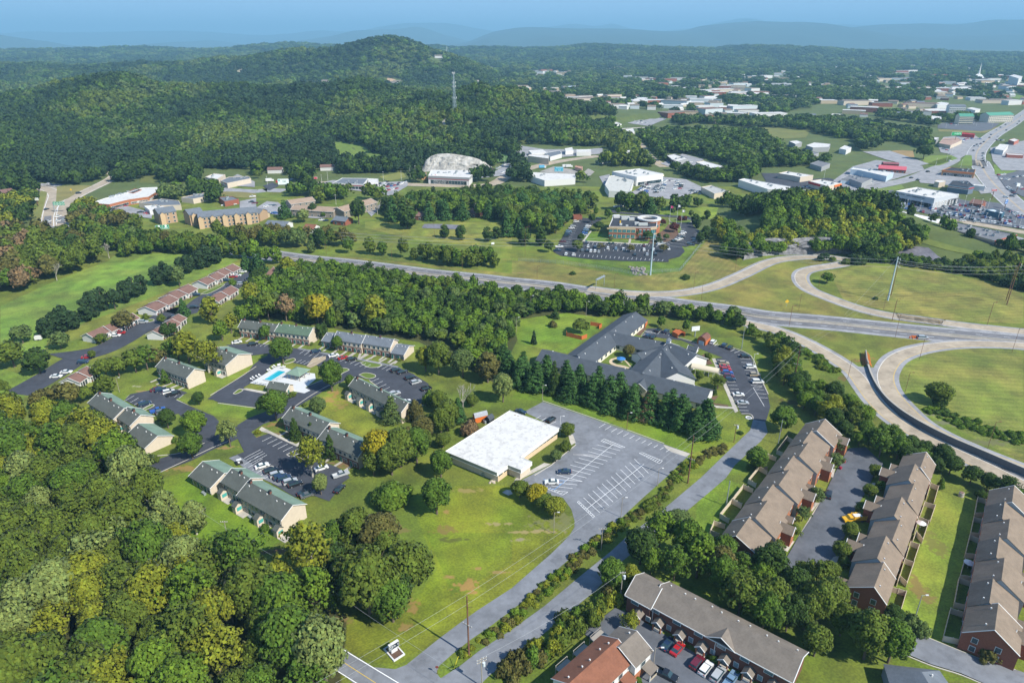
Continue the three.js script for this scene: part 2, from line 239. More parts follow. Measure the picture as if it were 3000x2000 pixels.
// ---------------------------------------------------------------- grass of the valley floor, painted in metres on one sheet
const GX0=-350,GX1=340,GZ0=-670,GZ1=-60,GN=2048;
const dirt=[];
{
const cv=document.createElement('canvas');cv.width=cv.height=GN;const c=cv.getContext('2d'),sx=GN/(GX1-GX0),sz=GN/(GZ1-GZ0);
const X=(p)=>(p.x-GX0)*sx,Y=(p)=>(p.z-GZ0)*sz;
const zone=(col,...runs)=>{const p=runs.flat();c.fillStyle=col;c.beginPath();p.forEach((v,i)=>(i?c.lineTo(X(v),Y(v)):c.moveTo(X(v),Y(v))));c.closePath();c.fill();};
const mow=(col,w,gap,a,b,...runs)=>{c.save();const p=runs.flat();c.beginPath();p.forEach((v,i)=>(i?c.lineTo(X(v),Y(v)):c.moveTo(X(v),Y(v))));c.closePath();c.clip();c.strokeStyle=col;c.lineWidth=w*sx;const d=b.clone().sub(a),l=d.length(),n=V(-d.z/l,0,d.x/l);d.multiplyScalar(200/l);for(let k=-60;k<=60;k++){const o=a.clone().addScaledVector(n,k*gap);c.beginPath();c.moveTo(X(o.clone().sub(d)),Y(o.clone().sub(d)));c.lineTo(X(o.clone().add(d)),Y(o.clone().add(d)));c.stroke();}c.restore();};
c.fillStyle='#5e6f20';c.fillRect(0,0,GN,GN);
zone('#3b4119',pl('L',-300,-200,1180,100,1250,430,1500,560),pl('M',200,700,700,1100,650,1500,600,2200),pl('L',-300,2000));
zone('#3d451c',pl('E',0,1100,600,975,2352,1200),pl('F',1200,1380,2200,1560),pl('J',900,60,50,300),pl('I',2200,700,1500,320,0,80));
zone('#66832c',pl('D',0,1400,500,1170,980,990,1100,900,1800,930,2050,950,2190,975,1800,1180,1275,1430),pl('H',740,220,380,420,0,470));
zone('#5a7420',pl('H',0,560,300,640,250,700,200,900,0,900,-300,800));
zone('#6f7a2c',pl('D',2190,975,2230,1010,1800,1240,1275,1440),pl('H',740,280,400,400,460,260,1000,60),pl('D',1800,1160));
zone('#667519',pl('M',1190,180,1520,60,1960,60),pl('N',100,130,470,400,0,840),pl('M',1960,850,1050,1460,690,1320,690,1100,1180,1000,1380,700));
zone('#5c7016',pl('M',1300,420,1960,420,1960,650,1500,900,1380,600));
zone('#5d7519',pl('J',0,830,60,720,480,850,900,960,1300,1080,1760,1190,1950,1240,1640,1340,285,865));
zone('#637a1e',pl('J',1850,950,2110,985,2210,1000,2180,1140,1980,1250,1780,1180));
zone('#5c781a',pl('J',0,120,500,50,930,110,500,420,60,330));
zone('#6f7230',pl('E',1000,960,2352,1100),pl('F',0,980,400,1010,1100,1130,1550,1080,1930,640,2100,640,1900,900,2100,1040,2352,960,1800,1230,1480,1280,700,1210),pl('E',500,925));
zone('#71752f',pl('F',1250,1300,1800,1250,2352,1010),pl('g',0,1030,260,970,520,970,460,1050,280,1100,300,1180,600,1350,1200,1510),pl('K',2352,235,1500,165,0,25));
zone('#70762e',pl('g',620,1190,560,1080,900,1020,1400,1050,2352,1250,2352,1560,1500,1530,700,1350));
zone('#6b722c',pl('g',620,1190,800,1060,1300,1080,1100,1250,750,1340));
zone('#676f28',pl('K',30,170,1170,275,1580,320,1200,440,1070,560,900,540,700,500,250,260));
zone('#69752b',pl('K',2352,400,1600,370,1250,460,1180,640,1300,850,1500,1010,2352,1420));
zone('#606e28',pl('K',1700,900,2352,1130,2352,1350,1900,1180));
zone('#57731c',pl('F',330,930,450,945,1440,1000,1590,900,1560,860,1700,840,1920,620,1550,1080,1100,1120));
zone('#6a8226',pl('F',1010,520,1300,490,1980,490,1920,620,1740,740,1650,600));
zone('#5c7a1c',pl('F',700,720,1080,720,1300,830,640,810));
zone('#757f30',pl('E',1000,620,1480,640,2250,620,2352,760,2352,880,1500,800,1000,680));
zone('#667d1f',pl('H',560,960,830,900,1000,1150,1300,1330,1100,1340),pl('L',1230,250));
zone('#5f7c18',pl('L',1230,0,1500,-60),pl('M',0,200,200,480,0,600),pl('L',1650,480,1240,420));
zone('#64791f',pl('H',1650,850,1920,830,2352,930,2352,1030,2000,1000));
zone('#6a7d22',pl('H',1930,640,2352,470,2352,560,1920,830,1650,770));
zone('#69791f',pl('I',430,920,760,750,850,800,1100,1080,1060,1230,760,1090));
zone('#617c1c',pl('N',1440,0,1640,10,1800,60,1500,430,1400,380));
zone('#6b7a22',pl('J',1640,1350,1980,1250,2180,1140,1730,1568,1420,1568));
zone('#6f8027',pl('O',1340,20,1690,110,1700,180,1440,980,1330,1250,1180,1200,1010,1040,1260,260));
zone('#5c7518',pl('O',950,1320,1250,1450,1500,1540,960,1600));
mow('rgba(120,140,60,0.20)',1.1,2.6,G('J',100,300),G('J',500,180),pl('J',0,120,500,50,930,110,500,420,60,330));
mow('rgba(150,150,90,0.20)',1.4,3.4,G('K',1200,640),G('K',2352,700),pl('K',2352,400,1600,370,1250,460,1180,640,1300,850,1500,1010,2352,1420));
mow('rgba(150,150,90,0.22)',1.6,3.8,G('g',700,1300),G('g',1800,1250),pl('g',620,1190,560,1080,900,1020,1400,1050,2352,1250,2352,1560,1500,1530,700,1350));
mow('rgba(150,146,90,0.20)',1.6,3.6,G('F',1500,1200),G('F',2000,760),pl('F',1100,1130,1550,1080,1930,640,2100,640,1900,900,2100,1040,2352,960,1800,1230));
mow('rgba(110,136,50,0.25)',1.0,2.4,G('H',0,700),G('H',200,860),pl('H',0,560,300,640,250,700,200,900,0,900,-300,800));
mow('rgba(120,140,60,0.22)',0.9,2.2,G('N',1640,10),G('N',1400,330),pl('N',1440,0,1640,10,1800,60,1500,430,1400,380));
dirt.push(['M',1620,830,5.2,2.6,[200,150,92]],['M',1200,980,1.6,3.4,[176,140,84]],['M',1130,1140,2,1.6,[170,138,84]],['M',1480,760,1.4,1,[190,150,96]],['M',1700,690,1.8,0.8,[190,150,96]],['M',1600,90,5,1.4,[178,158,96]],['M',1450,390,5,2,[150,128,70]],['M',1500,470,5,1,[100,104,40]],['M',1840,350,5,0.9,[184,166,120]],['M',1850,715,3,0.7,[180,150,96]],['M',1440,260,2,1,[186,150,90]],
['N',330,330,9,5,[138,140,92]],['N',150,410,8,0.9,[190,168,120]],['N',40,470,4,0.9,[176,160,140]],['I',650,850,3,2.4,[196,150,92]],['I',740,790,4,3.4,[186,142,84]],['I',760,900,3,4,[168,140,76]],['I',180,1080,5,2.4,[170,128,78]],['I',60,1190,4,1.6,[180,142,88]],['I',800,1440,6,2.5,[150,112,84]],['I',250,1170,5,1.8,[150,120,96]],['H',1750,1480,10,2.2,[176,140,84]],['H',2080,1290,4,1.2,[180,142,92]],
['H',1280,725,5,1,[196,190,172]],['H',1300,770,4,0.8,[186,150,100]],['H',2100,600,8,1.1,[160,140,70]],['H',600,1000,1.5,.6,[190,150,130]],['D',1900,1060,2,1,[200,130,84]],['D',1230,905,9,1.4,[170,150,110]],['E',2260,970,6,1.4,[176,150,84]],['F',60,1095,6,1.2,[186,150,104]],['F',700,525,9,3,[190,150,92]],['K',900,480,5,3,[186,120,78]],['K',1650,1060,11,2.6,[132,134,104]],['K',1480,980,5,1.6,[150,148,120]],['K',2000,1240,14,2.5,[122,122,80]],['K',700,640,4,4,[132,104,60]],['K',220,880,5,4,[96,82,42]],['J',2330,450,3,1.6,[140,140,60]],['J',960,1030,3,.8,[150,150,60]],
['O',1250,480,3,9,[132,128,60]],['O',1160,850,2.4,7,[150,124,72]],['O',1440,1300,6,1.4,[140,110,84]],['O',1500,1390,6,1.2,[128,96,76]],['J',1870,1000,2,1,[188,160,90]],['J',1520,1330,5,1,[120,122,60]],['M',660,1080,3,2,[150,124,80]],['M',1130,400,3,1.4,[140,128,70]],['M',130,560,6,1.2,[112,84,60]]);
const img=c.getImageData(0,0,GN,GN),d=img.data;
for(let y=0;y<GN;y++){
for(let x=0;x<GN;x++){
const o=(y*GN+x)*4,wx=x/sx,wz=y/sz,a=fbm(wx/26,wz/26,201,3),b2=fbm(wx/5,wz/5,211,2),e=hash2(x,y,3)-0.5,k=0.66+0.3*a+0.34*b2+0.26*e,yel=clamp((fbm(wx/14+9,wz/14,221,3)-0.5)*2.1,-0.35,0.6);
d[o]=clamp(d[o]*k*(1.02+0.15*yel),0,255);d[o+1]=clamp(d[o+1]*k*(0.98+0.02*yel),0,255);d[o+2]=clamp(d[o+2]*k*(1+0.2*yel),0,255);
}
}
for(const[f,px,py,rx,rz,col]of dirt){
const p=G(f,px,py),cx=X(p),cy=Y(p),ex=rx*sx*1.5,ey=rz*sz*1.5;
for(let y=Math.max(0,Math.floor(cy-ey));y<=Math.min(GN-1,cy+ey);y++)for(let x=Math.max(0,Math.floor(cx-ex));x<=Math.min(GN-1,cx+ex);x++){
const q=Math.hypot((x-cx)/(rx*sx),(y-cy)/(rz*sz)),n=fbm(x/5,y/5,231,3),n2=fbm(x/2.2,y/2.2,237,2),w=sstep(0.2,-0.2,q-0.62-2.1*(n-0.5)-1.1*(n2-0.5))*0.8*sstep(1.5,1,q);if(w<=0)continue;
const o=(y*GN+x)*4;for(let k=0;k<3;k++)d[o+k]=lerp(d[o+k],col[k]*0.8,w);
}
}
c.putImageData(img,0,0);
const t=new THREE.CanvasTexture(cv);t.colorSpace=THREE.SRGBColorSpace;t.flipY=false;t.wrapS=t.wrapT=THREE.ClampToEdgeWrapping;
const b=mb();const u=(x,z)=>[(x-GX0)/(GX1-GX0),(z-GZ0)/(GZ1-GZ0)];
for(const[x,z]of[[GX0,GZ0],[GX1,GZ0],[GX1,GZ1],[GX0,GZ1]])b.vert([x,0.012,z],[0,1,0],u(x,z));b.i.push(0,2,1,0,3,2);
const m=new THREE.MeshStandardMaterial({map:t,roughness:0.98,side:THREE.DoubleSide});
tag(put('grassland',b.geo(),m),null,null,null,'structure');
}
// ---------------------------------------------------------------- roads, drives and parking lots
function road(name,pts,w,m,y,o={}){
const L=o.raw?pts:smooth(pts,o.n||8),top=put(name,strip(L,-w/2,w/2,y).geo(),m);tag(top,null,null,null,'structure');block(edges(L,-w/2-1.5,w/2+1.5),1);
for(const[off,lw,mm]of o.lines||[]){const e=strip(L,off-lw/2,off+lw/2,y+0.02).add('painted_line',mm,top);e.castShadow=false;}
for(const[off,len,gap,lw,mm]of o.dash||[])dashes(top,L,off,len,gap,lw,mm||M.paint,y+0.012);
return L;
}
const lot=(name,m,...runs)=>pave(name,runs.flat(),m);
{
const T=smooth([...pl('Z',120,655,300,668,520,692),...pl('E',500,930,850,965,1250,1012,1700,1068,2100,1105),...pl('F',0,1135,400,1175,700,1220,1000,1265,1300,1300,1700,1350,2100,1400),...pl('K',0,30,500,72,1000,122,1500,172,2000,218,2352,250,3000,312)],6);
const top=put('interstate_highway',strip(T,0,21,0.03).geo(),M.shoulder);tag(top,null,null,null,'structure');block(edges(T,-2,23),1);
for(const[a,b]of[[2.4,9.2],[12,18.6]])strip(T,a,b,0.045).add('carriageway',M.highway,top);
strip(T,9.9,11.3,0.05).add('median_strip',M.concrete,top);
strip(T,10.4,10.8,0.85,mb(),0.82).add('median_barrier',M.concrete,top);
for(const o of[2.5,9.0,12.2,18.4])strip(T,o-0.08,o+0.08,0.06).add('painted_line',o===9.0||o===12.2?M.yellow:M.paint,top);
dashes(top,T,5.8,3,9,0.18,M.paint,0.05);dashes(top,T,15.3,3,9,0.18,M.paint,0.05);
}
const rampLines=[[-3.1,0.16,M.yellow],[3.1,0.16,M.paint]],rampLines2=[[-3.1,0.16,M.paint],[3.1,0.16,M.yellow]];
function ramp(pts,lines){const L=smooth(pts,8);const s=put('ramp_road',strip(L,-5.2,5.2,0.065).geo(),M.shoulder);tag(s,null,null,null,'structure');block(edges(L,-6.5,6.5),1);strip(L,-3.4,3.4,0.08).add('lane',M.ramp,s);for(const[o,w,m]of lines)strip(L,o-w/2,o+w/2,0.095).add('painted_line',m,s);return L;}
ramp([...pl('F',700,1240,1100,1285,1480,1287,1800,1235,2100,1120,2352,1002),...pl('g',130,970,300,953,450,950,600,955,760,980)],rampLines2);
ramp([...pl('g',700,1010,560,1035,440,1053,330,1085,300,1150,370,1240,600,1340,900,1440,1200,1500,1600,1550),...pl('K',1190,83,1430,118,1800,168,2352,228,2900,285)],rampLines);
const RAMP_A=ramp([...pl('K',-250,130,60,205,260,280,480,392,650,495,790,600,895,740,985,860,1110,985,1300,1120,1500,1230,1750,1350,2050,1490,2352,1640,2800,1850)],rampLines2);
ramp([...pl('K',2800,395,2352,352,1900,335,1620,350,1360,395,1180,470,1095,580,1085,670,1130,780,1260,930,1430,1080,1660,1210,1950,1340,2352,1500,2800,1680)],rampLines);
lot('gore_pavement',M.shoulder,pl('K',800,540,1040,560,1060,700,1130,850,1350,1060,1250,1090,1080,940,960,790,880,660));
const CHURCH_LOT=lot('parking_lot',M.asphaltOld,pl('J',285,868,680,1000,1080,1142,1640,1345,1410,1568),pl('N',1000,155,840,305,700,420,500,570,300,740,100,930,0,1010),pl('M',1800,1130,1640,1240,1500,1350,1400,1440,1380,1500,1060,1465,1150,1430,1250,1350,1400,1230,1560,1110,1700,1010,1960,842),pl('N',150,710,300,580,440,440,478,380,480,330,455,240,390,150,240,122,100,62),pl('P5',1240,1400,1300,1320,1440,1240,1880,1010,2080,850,2280,690,2180,520),pl('J',500,1130,440,1120,110,960));
{
const P=CHURCH_LOT,y=layer+0.008,L=(f,a,b,c,d,w=0.13,m=M.paint)=>line(P,G(f,a,b),G(f,c,d),w,m,y);
L('J',935,1255,545,1568);L('N',440,0,400,32);L('N',400,32,320,92,0.16,M.blue);
for(let i=0;i<10;i++)L('J',780-41*i,1262+31*i,995-38.6*i,1318+31.2*i);
for(const a of[[332,8,535,26],[300,34,500,52],[300,60,465,80]])L('N',...a,0.14,a[0]===300?M.paint:M.paint);
for(const a of[[240,12,420,22],[250,40,380,48],[232,70,330,88]])L('N',...a,0.16,M.blue);
L('N',232,70,388,130);L('N',388,130,428,108);L('N',428,108,320,94);for(let i=0;i<6;i++)L('N',255+22*i,80+8*i,272+24*i,66+9*i);
L('N',570,240,1010,-105);
for(let i=0;i<12;i++)L('N',548+35.4*i,151-27*i,672+34*i,265-27.4*i);
L('N',500,185,620,302);L('N',512,178,632,292);L('N',500,185,512,178);L('N',620,302,632,292);for(let i=1;i<9;i++)L('N',500+13.4*i,185+13*i,512+13.4*i,178+12.7*i);
L('J',1170,1340,1355,1436);L('J',1200,1334,1383,1410);L('J',1170,1340,1200,1334);L('J',1355,1436,1383,1410);for(let i=1;i<9;i++)L('J',1170+20*i,1340+10.6*i,1200+20.2*i,1334+8.4*i);
L('J',818,1230,1000,1290);L('J',850,1208,1040,1286);L('J',818,1230,850,1208);L('J',1000,1290,1040,1286);for(let i=1;i<9;i++)L('J',818+20*i,1230+6.6*i,850+21*i,1208+8.6*i);
for(let i=0;i<12;i++)L('J',800+56*i,1105+20.3*i,858+53.6*i,1070+21.8*i);
for(const a of[[215,1030,265,995],[270,1045,315,1015],[345,1075,405,1050]])L('J',...a);
}
lot('worn_patch',M.concrete,pl('J',1390,1262,1640,1345,1600,1372,1470,1330,1420,1300));
lot('worn_patch',M.shoulder,pl('J',560,1345,720,1350,850,1378,700,1372,560,1358));
lot('front_walk',M.concrete,pl('P5',1285,1245,1420,1170,1760,985,1870,1005,1400,1240,1260,1400,1215,1420));
lot('concrete_pad',M.concrete,pl('P5',1070,1470,1140,1425,1235,1440,1240,1495,1170,1520));
lot('concrete_pad',M.concrete,pl('P5',2160,540,2230,520,2280,650,2200,700));
kerb(pl('P5',1600,1190,1880,1020,2080,850,2280,690));kerb(pl('J',285,860,680,994,1080,1134,1400,1252));
lot('lane_road',M.asphaltOld,pl('J',2218,1030,2190,1130,1960,1350,1735,1568),pl('N',1100,290,900,430,760,560,500,770,250,980,0,1160),pl('M',1700,1330,1560,1440,1420,1530,1400,1600,1700,1600,1800,1500,1960,1410),pl('N',200,1230,400,1060,640,862,830,650,1050,470,1250,325,1380,220,1500,120,1640,0),pl('J',2050,1450,2290,1230,2352,1150,2325,1040));
lot('street',M.asphaltOld,pl('M',300,1090,480,1195,690,1320,900,1450,1085,1568,1450,1800,1150,1860,740,1568,660,1500,250,1250));
lot('street_junction',M.asphaltOld,pl('M',900,1449,1060,1464,1385,1500,1410,1530,1700,1600,1600,1790,1300,1705,1085,1567));
{const s=put('street_markings',STRIPE,M.yellow);s.visible=true;const a=G('M',480,1290),b=G('M',960,1600);s.position.set((a.x+b.x)/2,layer+0.03,(a.z+b.z)/2);s.scale.set(a.distanceTo(b),0.012,0.14);s.rotation.y=Math.atan2(a.z-b.z,b.x-a.x);tag(s,null,null,null,'structure');
const w=put('street_markings',STRIPE,M.paint),c=G('M',560,1250),d=G('M',1120,1590);w.position.set((c.x+d.x)/2,layer+0.03,(c.z+d.z)/2);w.scale.set(c.distanceTo(d),0.012,0.22);w.rotation.y=Math.atan2(c.z-d.z,d.x-c.x);tag(w,null,null,null,'structure');
const w2=put('street_markings',STRIPE,M.paint),e=G('M',560,1440),f=G('M',830,1610);w2.position.set((e.x+f.x)/2,layer+0.03,(e.z+f.z)/2);w2.scale.set(e.distanceTo(f),0.012,0.2);w2.rotation.y=Math.atan2(e.z-f.z,f.x-e.x);tag(w2,null,null,null,'structure');}
const HOME_LOT=lot('parking_lot',M.asphalt,pl('J',2115,985,2030,830,1965,690,1893,560,1872,470,1940,464,1760,395,1650,345,1560,305,1310,275,1190,268,1240,197,1310,192,1450,228,1462,262,1560,292,1700,330,1850,345,2050,382,2130,412,2195,450,2255,590,2305,700,2352,800,2375,920,2335,1050,2218,1032,2190,988));
{const y=layer+0.008,L=(a,b,c,d,m)=>line(HOME_LOT,G('J',a,b),G('J',c,d),0.13,m||M.paint,y);
for(let i=0;i<15;i++)L(1885+14.6*i,486+33*i,1968+14.8*i,489+33*i);
for(let i=0;i<9;i++)L(2080+14.6*i,436+35*i,2178+15*i,444+35*i);
L(2218,740,2320,910);L(2222,738,2300,735);L(2226,755,2320,760);L(2245,790,2340,800);L(2270,830,2352,835);
for(let i=0;i<5;i++)L(1200+18*i,212+2*i,1250+18*i,236+1.5*i);
for(const a of[[1340,245,1370,212],[1395,252,1420,218],[1440,262,1455,240],[1840,350,1870,325],[1862,356,1893,330],[2010,405,2050,385],[2045,420,2095,400],[1170,255,1215,235],[1185,265,1225,248]])L(...a);}
lot('sidewalk',M.concrete,pl('J',1838,472,1868,470,2082,955,2050,970));lot('sidewalk',M.concrete,pl('J',1835,893,1880,905,2040,918,2045,935,1880,925,1835,905));
lot('planting_bed',M.mulch,pl('J',1480,650,1560,595,1660,600,1610,620,1530,660,1500,680));lot('planting_bed',M.mulch,pl('J',1690,470,1770,430,1850,520,1800,530));lot('planting_bed',M.mulch,pl('J',1830,820,1900,815,1850,880,1990,900,1985,915,1830,890));lot('planting_bed',M.mulch,pl('J',1140,255,1200,190,1240,190,1180,260));
lot('courtyard_lawn',M.lawn,pl('J',810,500,960,395,1130,410,1110,520,1180,545,1110,575));
lot('courtyard_path',mat(0.5,0.4,0.27,0.9,{map:T_ASPHALT}),smooth(pl('J',960,462,905,480,895,510,930,535,1040,560,1090,570),4),pl('J',1108,558,1050,490,1015,470,1095,560,1040,540,960,525,925,505,940,480,990,470));
kerb(smooth(pl('J',2110,978,2185,980,2212,1000,2216,1030),4));kerb(smooth(pl('J',1462,256,1560,286,1700,324,1850,340,2050,377,2130,407,2200,450,2260,590,2310,700,2357,800),4));
const apt=M.asphalt,AL=smooth(pl('H',1330,1525,1480,1448,1700,1370,1900,1270,2090,1190,2250,1110),6).concat(smooth(pl('I',0,1045,180,975,330,880,480,790,640,700,780,640,900,585),6));
road('apartment_drive',AL,8.4,apt,0.1,{raw:1});
const LOTA=lot('parking_lot',apt,pl('I',800,560,930,495,1130,532,1310,557,1440,612,1580,700,1620,790,1570,900,1490,890,1360,915,1040,665,930,640,830,640));
const LOTB=lot('parking_lot',apt,pl('I',-280,347,0,330,160,352,400,384,660,434,800,480,970,502,1140,536,930,622,800,640,700,600,520,520,470,540,340,512,360,470,250,480,100,480,110,427,-80,450,-120,402));
road('apartment_drive',[...pl('H',1985,855,2100,765,2352,605),...pl('I',60,528,200,440,300,400)],8,apt,0.108);
lot('parking_lot',apt,pl('H',1915,832,2140,800,2230,740,2420,800,2440,930,2352,920,2000,873));
const LOTC=lot('parking_lot',apt,pl('H',1140,855,1195,800,1370,765,1440,722,1640,760,1720,786,1610,850,1790,930,1960,1000,2010,1050,1950,1240,1850,1250,1640,980,1480,1000,1400,960,1270,920));
const LOTD=lot('parking_lot',apt,pl('I',-200,1150,-60,1130,0,1200,115,1162,390,1290,560,1400,740,1470,830,1520,860,1568),pl('M',660,40,600,130,560,180,420,130,300,150,130,50,40,-20),pl('I',0,1500,-120,1420,-250,1385,-110,1330));
{const L=(P,f,a,b,c,d)=>line(P,G(f,a,b),G(f,c,d),0.12,M.paint,layer+0.012),n=(P,f,k,a,b,c,d,sx,sy)=>{for(let i=0;i<k;i++)L(P,f,a+sx*i,b+sy*i,c+sx*i,d+sy*i);};
n(LOTA,'I',9,1050,690,1130,655,33,27);n(LOTA,'I',4,1115,560,1170,530,40,12);n(LOTB,'I',6,770,500,830,468,45,12);n(LOTB,'I',5,400,430,450,395,42,12);n(LOTB,'I',5,-80,355,-40,330,38,2);n(LOTB,'I',4,370,510,420,485,34,8);n(LOTC,'H',5,1150,860,1230,815,40,20);n(LOTC,'H',7,1390,780,1430,745,42,10);n(LOTD,'I',7,55,1235,145,1190,48,23);n(LOTD,'I',6,-110,1450,20,1370,38,25);n(LOTD,'I',4,-110,1390,40,1310,20,16);}
lot('worn_patch',mat(0.36,0.29,0.2,0.95,{map:T_ASPHALT}),pl('I',460,545,520,470,640,450,640,480,560,530,500,560));
lot('sidewalk',M.concrete,pl('I',-10,1165,50,1100,390,1270,390,1290,120,1163,40,1140));lot('sidewalk',M.asphaltOld,pl('H',2100,1388,2180,1360,2352,1470),pl('I',0,1470,300,1640),pl('I',200,1640,0,1555),pl('H',2352,1545));lot('sidewalk',M.asphaltOld,pl('I',390,375,640,420,1000,480,1310,545,1300,560,1000,498,640,437,390,390));
for(const x of[[830,410,740,470],[900,420,830,470],[960,425,940,475],[1030,435,950,480],[1100,445,1010,490],[1200,470,1130,510],[1300,490,1230,530]])line(scene.children[scene.children.length-1],G('I',x[0],x[1]),G('I',x[2],x[3]),1.1,M.concrete,layer+0.01,'path');
for(const k of[pl('I',355,912,480,826,640,732,780,668),pl('I',430,738,560,690,690,640),pl('I',1230,812,1100,720,1040,672),pl('H',1400,1370,1700,1330,1880,1245),pl('H',1440,1530,1700,1410,1950,1290,2090,1232),pl('H',1930,810,2130,690,2352,545),pl('H',2000,880,2352,926),pl('H',1620,850,1790,935),pl('H',1140,862,1190,808,1250,790),pl('I',110,1170,390,1298),pl('I',1380,918,1470,893,1560,905)])kerb(smooth(k,4));
function island(...runs){const p=smooth([...runs.flat(),runs[0][0]],4);const o=put('grass_island',sheet(p.slice(0,-1),0.16),M.lawn);tag(o,null,null,null,'structure');kerb(p,0.3,0.19);}
island(pl('I',960,515,1000,497,1150,525,1130,548,1040,555));island(pl('I',945,622,1000,603,1095,625,1090,645,1030,657));island(pl('I',700,610,790,560,855,575,800,605,760,630));island(pl('H',1305,935,1390,893,1415,905,1330,945));island(pl('I',280,1355,360,1320,420,1330,310,1370));island(pl('I',40,1500,130,1460,160,1470,60,1520));island(pl('I',250,500,340,470,360,490,270,520));island(pl('H',2140,795,2200,752,2230,765,2160,800));
lot('pool_deck',mat(0.55,0.56,0.56,0.8),pl('P1',245,650,910,245,1200,340,1480,400,1740,430,1760,560,1520,760,1640,820,1500,885,1250,840,1240,700,1060,800,620,715));
lot('pool_walk',M.concrete,pl('P1',40,800,170,768,640,850,600,900,120,805));
const CD=[...pl('H',150,800,330,700,520,590,660,500,780,440,950,385,1100,310,1260,215,1430,130,1580,45),...pl('D',1740,1440,1900,1330,2100,1230,2260,1140,2380,1085)];
road('cottage_drive',CD,13,apt,0.1);
lot('cottage_drive',apt,pl('H',440,432,700,400,960,355,900,420,680,490,560,470));
island(pl('H',1290,120,1400,110,1410,125,1340,140));island(pl('D',1840,1290,1990,1220,2060,1200,2050,1215,1900,1290));
const BANK_LOT=lot('parking_lot',mat(0.032,0.036,0.046,0.9,{map:T_ASPHALT}),pl('F',380,905,520,680,560,640,645,592,800,597,830,607,735,660,640,800,850,815,1080,827,1270,832,1400,830,1500,770,1560,700,1545,655,1440,630,1650,638,1690,690,1745,720,1700,830,1600,858,1560,850,1590,900,1540,950,1440,972,1440,997,1000,987,700,970,450,940));
{const y=layer+0.01,L=(a,b,c,d)=>line(BANK_LOT,G('F',a,b),G('F',c,d),0.16,M.paint,y);
for(let i=0;i<21;i++)L(580+40*i,945+2.2*i,587+40.6*i-i*0.4,925+2.4*i);
for(let i=0;i<18;i++)L(700+37*i,838+1.2*i,712+37*i,820+1.2*i);
for(let i=0;i<16;i++)L(690+40*i,890+i,696+40*i,872+i);
for(let i=0;i<13;i++)L(470+12*i,850-20*i,510+11*i,852-20*i);
for(let i=0;i<9;i++)L(645+9*i,745-15*i,680+8*i,748-15*i);
for(let i=0;i<8;i++)L(1400+22*i,835-14*i,1425+24*i,850-12*i);for(let i=0;i<6;i++)L(1545,690+11*i,1595,692+11*i);for(let i=0;i<7;i++)L(1680-2*i,725+14*i,1730-4*i,727+14*i);}
road('bank_drive',pl('F',900,515,960,538,1100,552,1400,572,1620,590,1665,640),7,M.asphalt,0.12);
island(pl('F',650,868,850,888,1200,890,1400,872,1490,888,1470,915,1400,942,1340,928,1000,915,830,908));island(pl('F',1520,690,1540,670,1570,690,1590,700,1560,715));island(pl('F',1440,600,1640,610,1650,625,1600,640,1480,635));
lot('sidewalk',M.concrete,pl('F',650,800,860,812,1080,822,1250,830,1250,838,1080,832,850,820,645,808));lot('sidewalk',M.concrete,pl('F',1078,775,1098,775,1088,838,1066,838));lot('sidewalk',M.concrete,pl('F',652,800,720,712,735,712,668,802));lot('planting_bed',M.mulch,pl('F',1250,830,1290,770,1400,700,1440,650,1520,680,1530,740,1480,790,1400,825));
lot('basketball_court',mat(0.16,0.16,0.19,0.9,{map:T_ASPHALT}),pl('E',1545,648,1715,648,1690,692,1520,685));lot('basketball_court',mat(0.16,0.16,0.19,0.9,{map:T_ASPHALT}),pl('E',1730,652,1900,658,1880,698,1695,693));
lot('townhouse_drive',M.asphaltMid,pl('K',740,1300,900,1290,1060,1440,1060,1500),pl('O',820,-40,780,60,640,300,540,590,340,760,110,780,130,640,220,480,340,300,430,140,480,30));
kerb(pl('O',215,490,300,350,400,185,470,65));
for(const p of[pl('O',150,480,205,490,150,570,60,520),pl('O',300,180,390,195,340,260,270,230),pl('O',500,610,545,600,520,680,470,660),pl('O',760,90,800,40,830,45,780,110),pl('K',440,1540,500,1480,620,1490,600,1568)])lot('driveway',M.concrete,p);
lot('lane_road',M.asphaltOld,pl('O',850,1110,960,1130,1180,1210,1400,1300,1700,1420,1920,1480,2352,1640,2352,1800,1800,1640,1480,1500,1250,1430,950,1305,900,1220));
kerb(smooth(pl('O',945,1310,1250,1436,1480,1508,1800,1648),4));kerb(smooth(pl('O',960,1126,1180,1205,1400,1295,1700,1412,1900,1470),4));
lot('parking_lot',M.asphaltMid,pl('N',540,1190,790,1000,900,1040,1100,1160,1250,1260,1500,1400,1700,1510,1900,1620,1800,1800,1300,1800,900,1500,700,1290,600,1230));
kerb(pl('N',900,1046,1100,1165,1250,1263,1500,1403,1700,1513,1850,1595));
road('highway',pl('D',445,660,452,560,480,450,497,380,470,345,400,315,330,300),17,M.ramp,0.06,{lines:[[-5,0.4,M.paint],[5,0.4,M.paint]]});
road('highway',pl('D',560,660,558,560,600,470,690,395,800,340,950,268,1030,222,1055,195,1020,176,960,170),13,M.ramp,0.075,{lines:[[-5,0.4,M.paint],[5,0.4,M.paint]]});
lot('highway',M.highway,pl('D',390,640,405,580,470,570,470,645));lot('highway',M.highway,pl('D',520,640,530,575,600,580,590,640));
road('highway',pl('D',-60,268,150,276,350,286,560,292),14,M.shoulder,0.06);
road('town_road',[...pl('D',1980,325,2352,345),...pl('E',100,335,260,340)],16,M.shoulder,0.06);road('town_road',[...pl('E',520,280,700,262),...pl('F',-250,290,-60,215,0,190,140,140,330,92),...pl('F',500,60,800,20)],14,M.ramp,0.06);
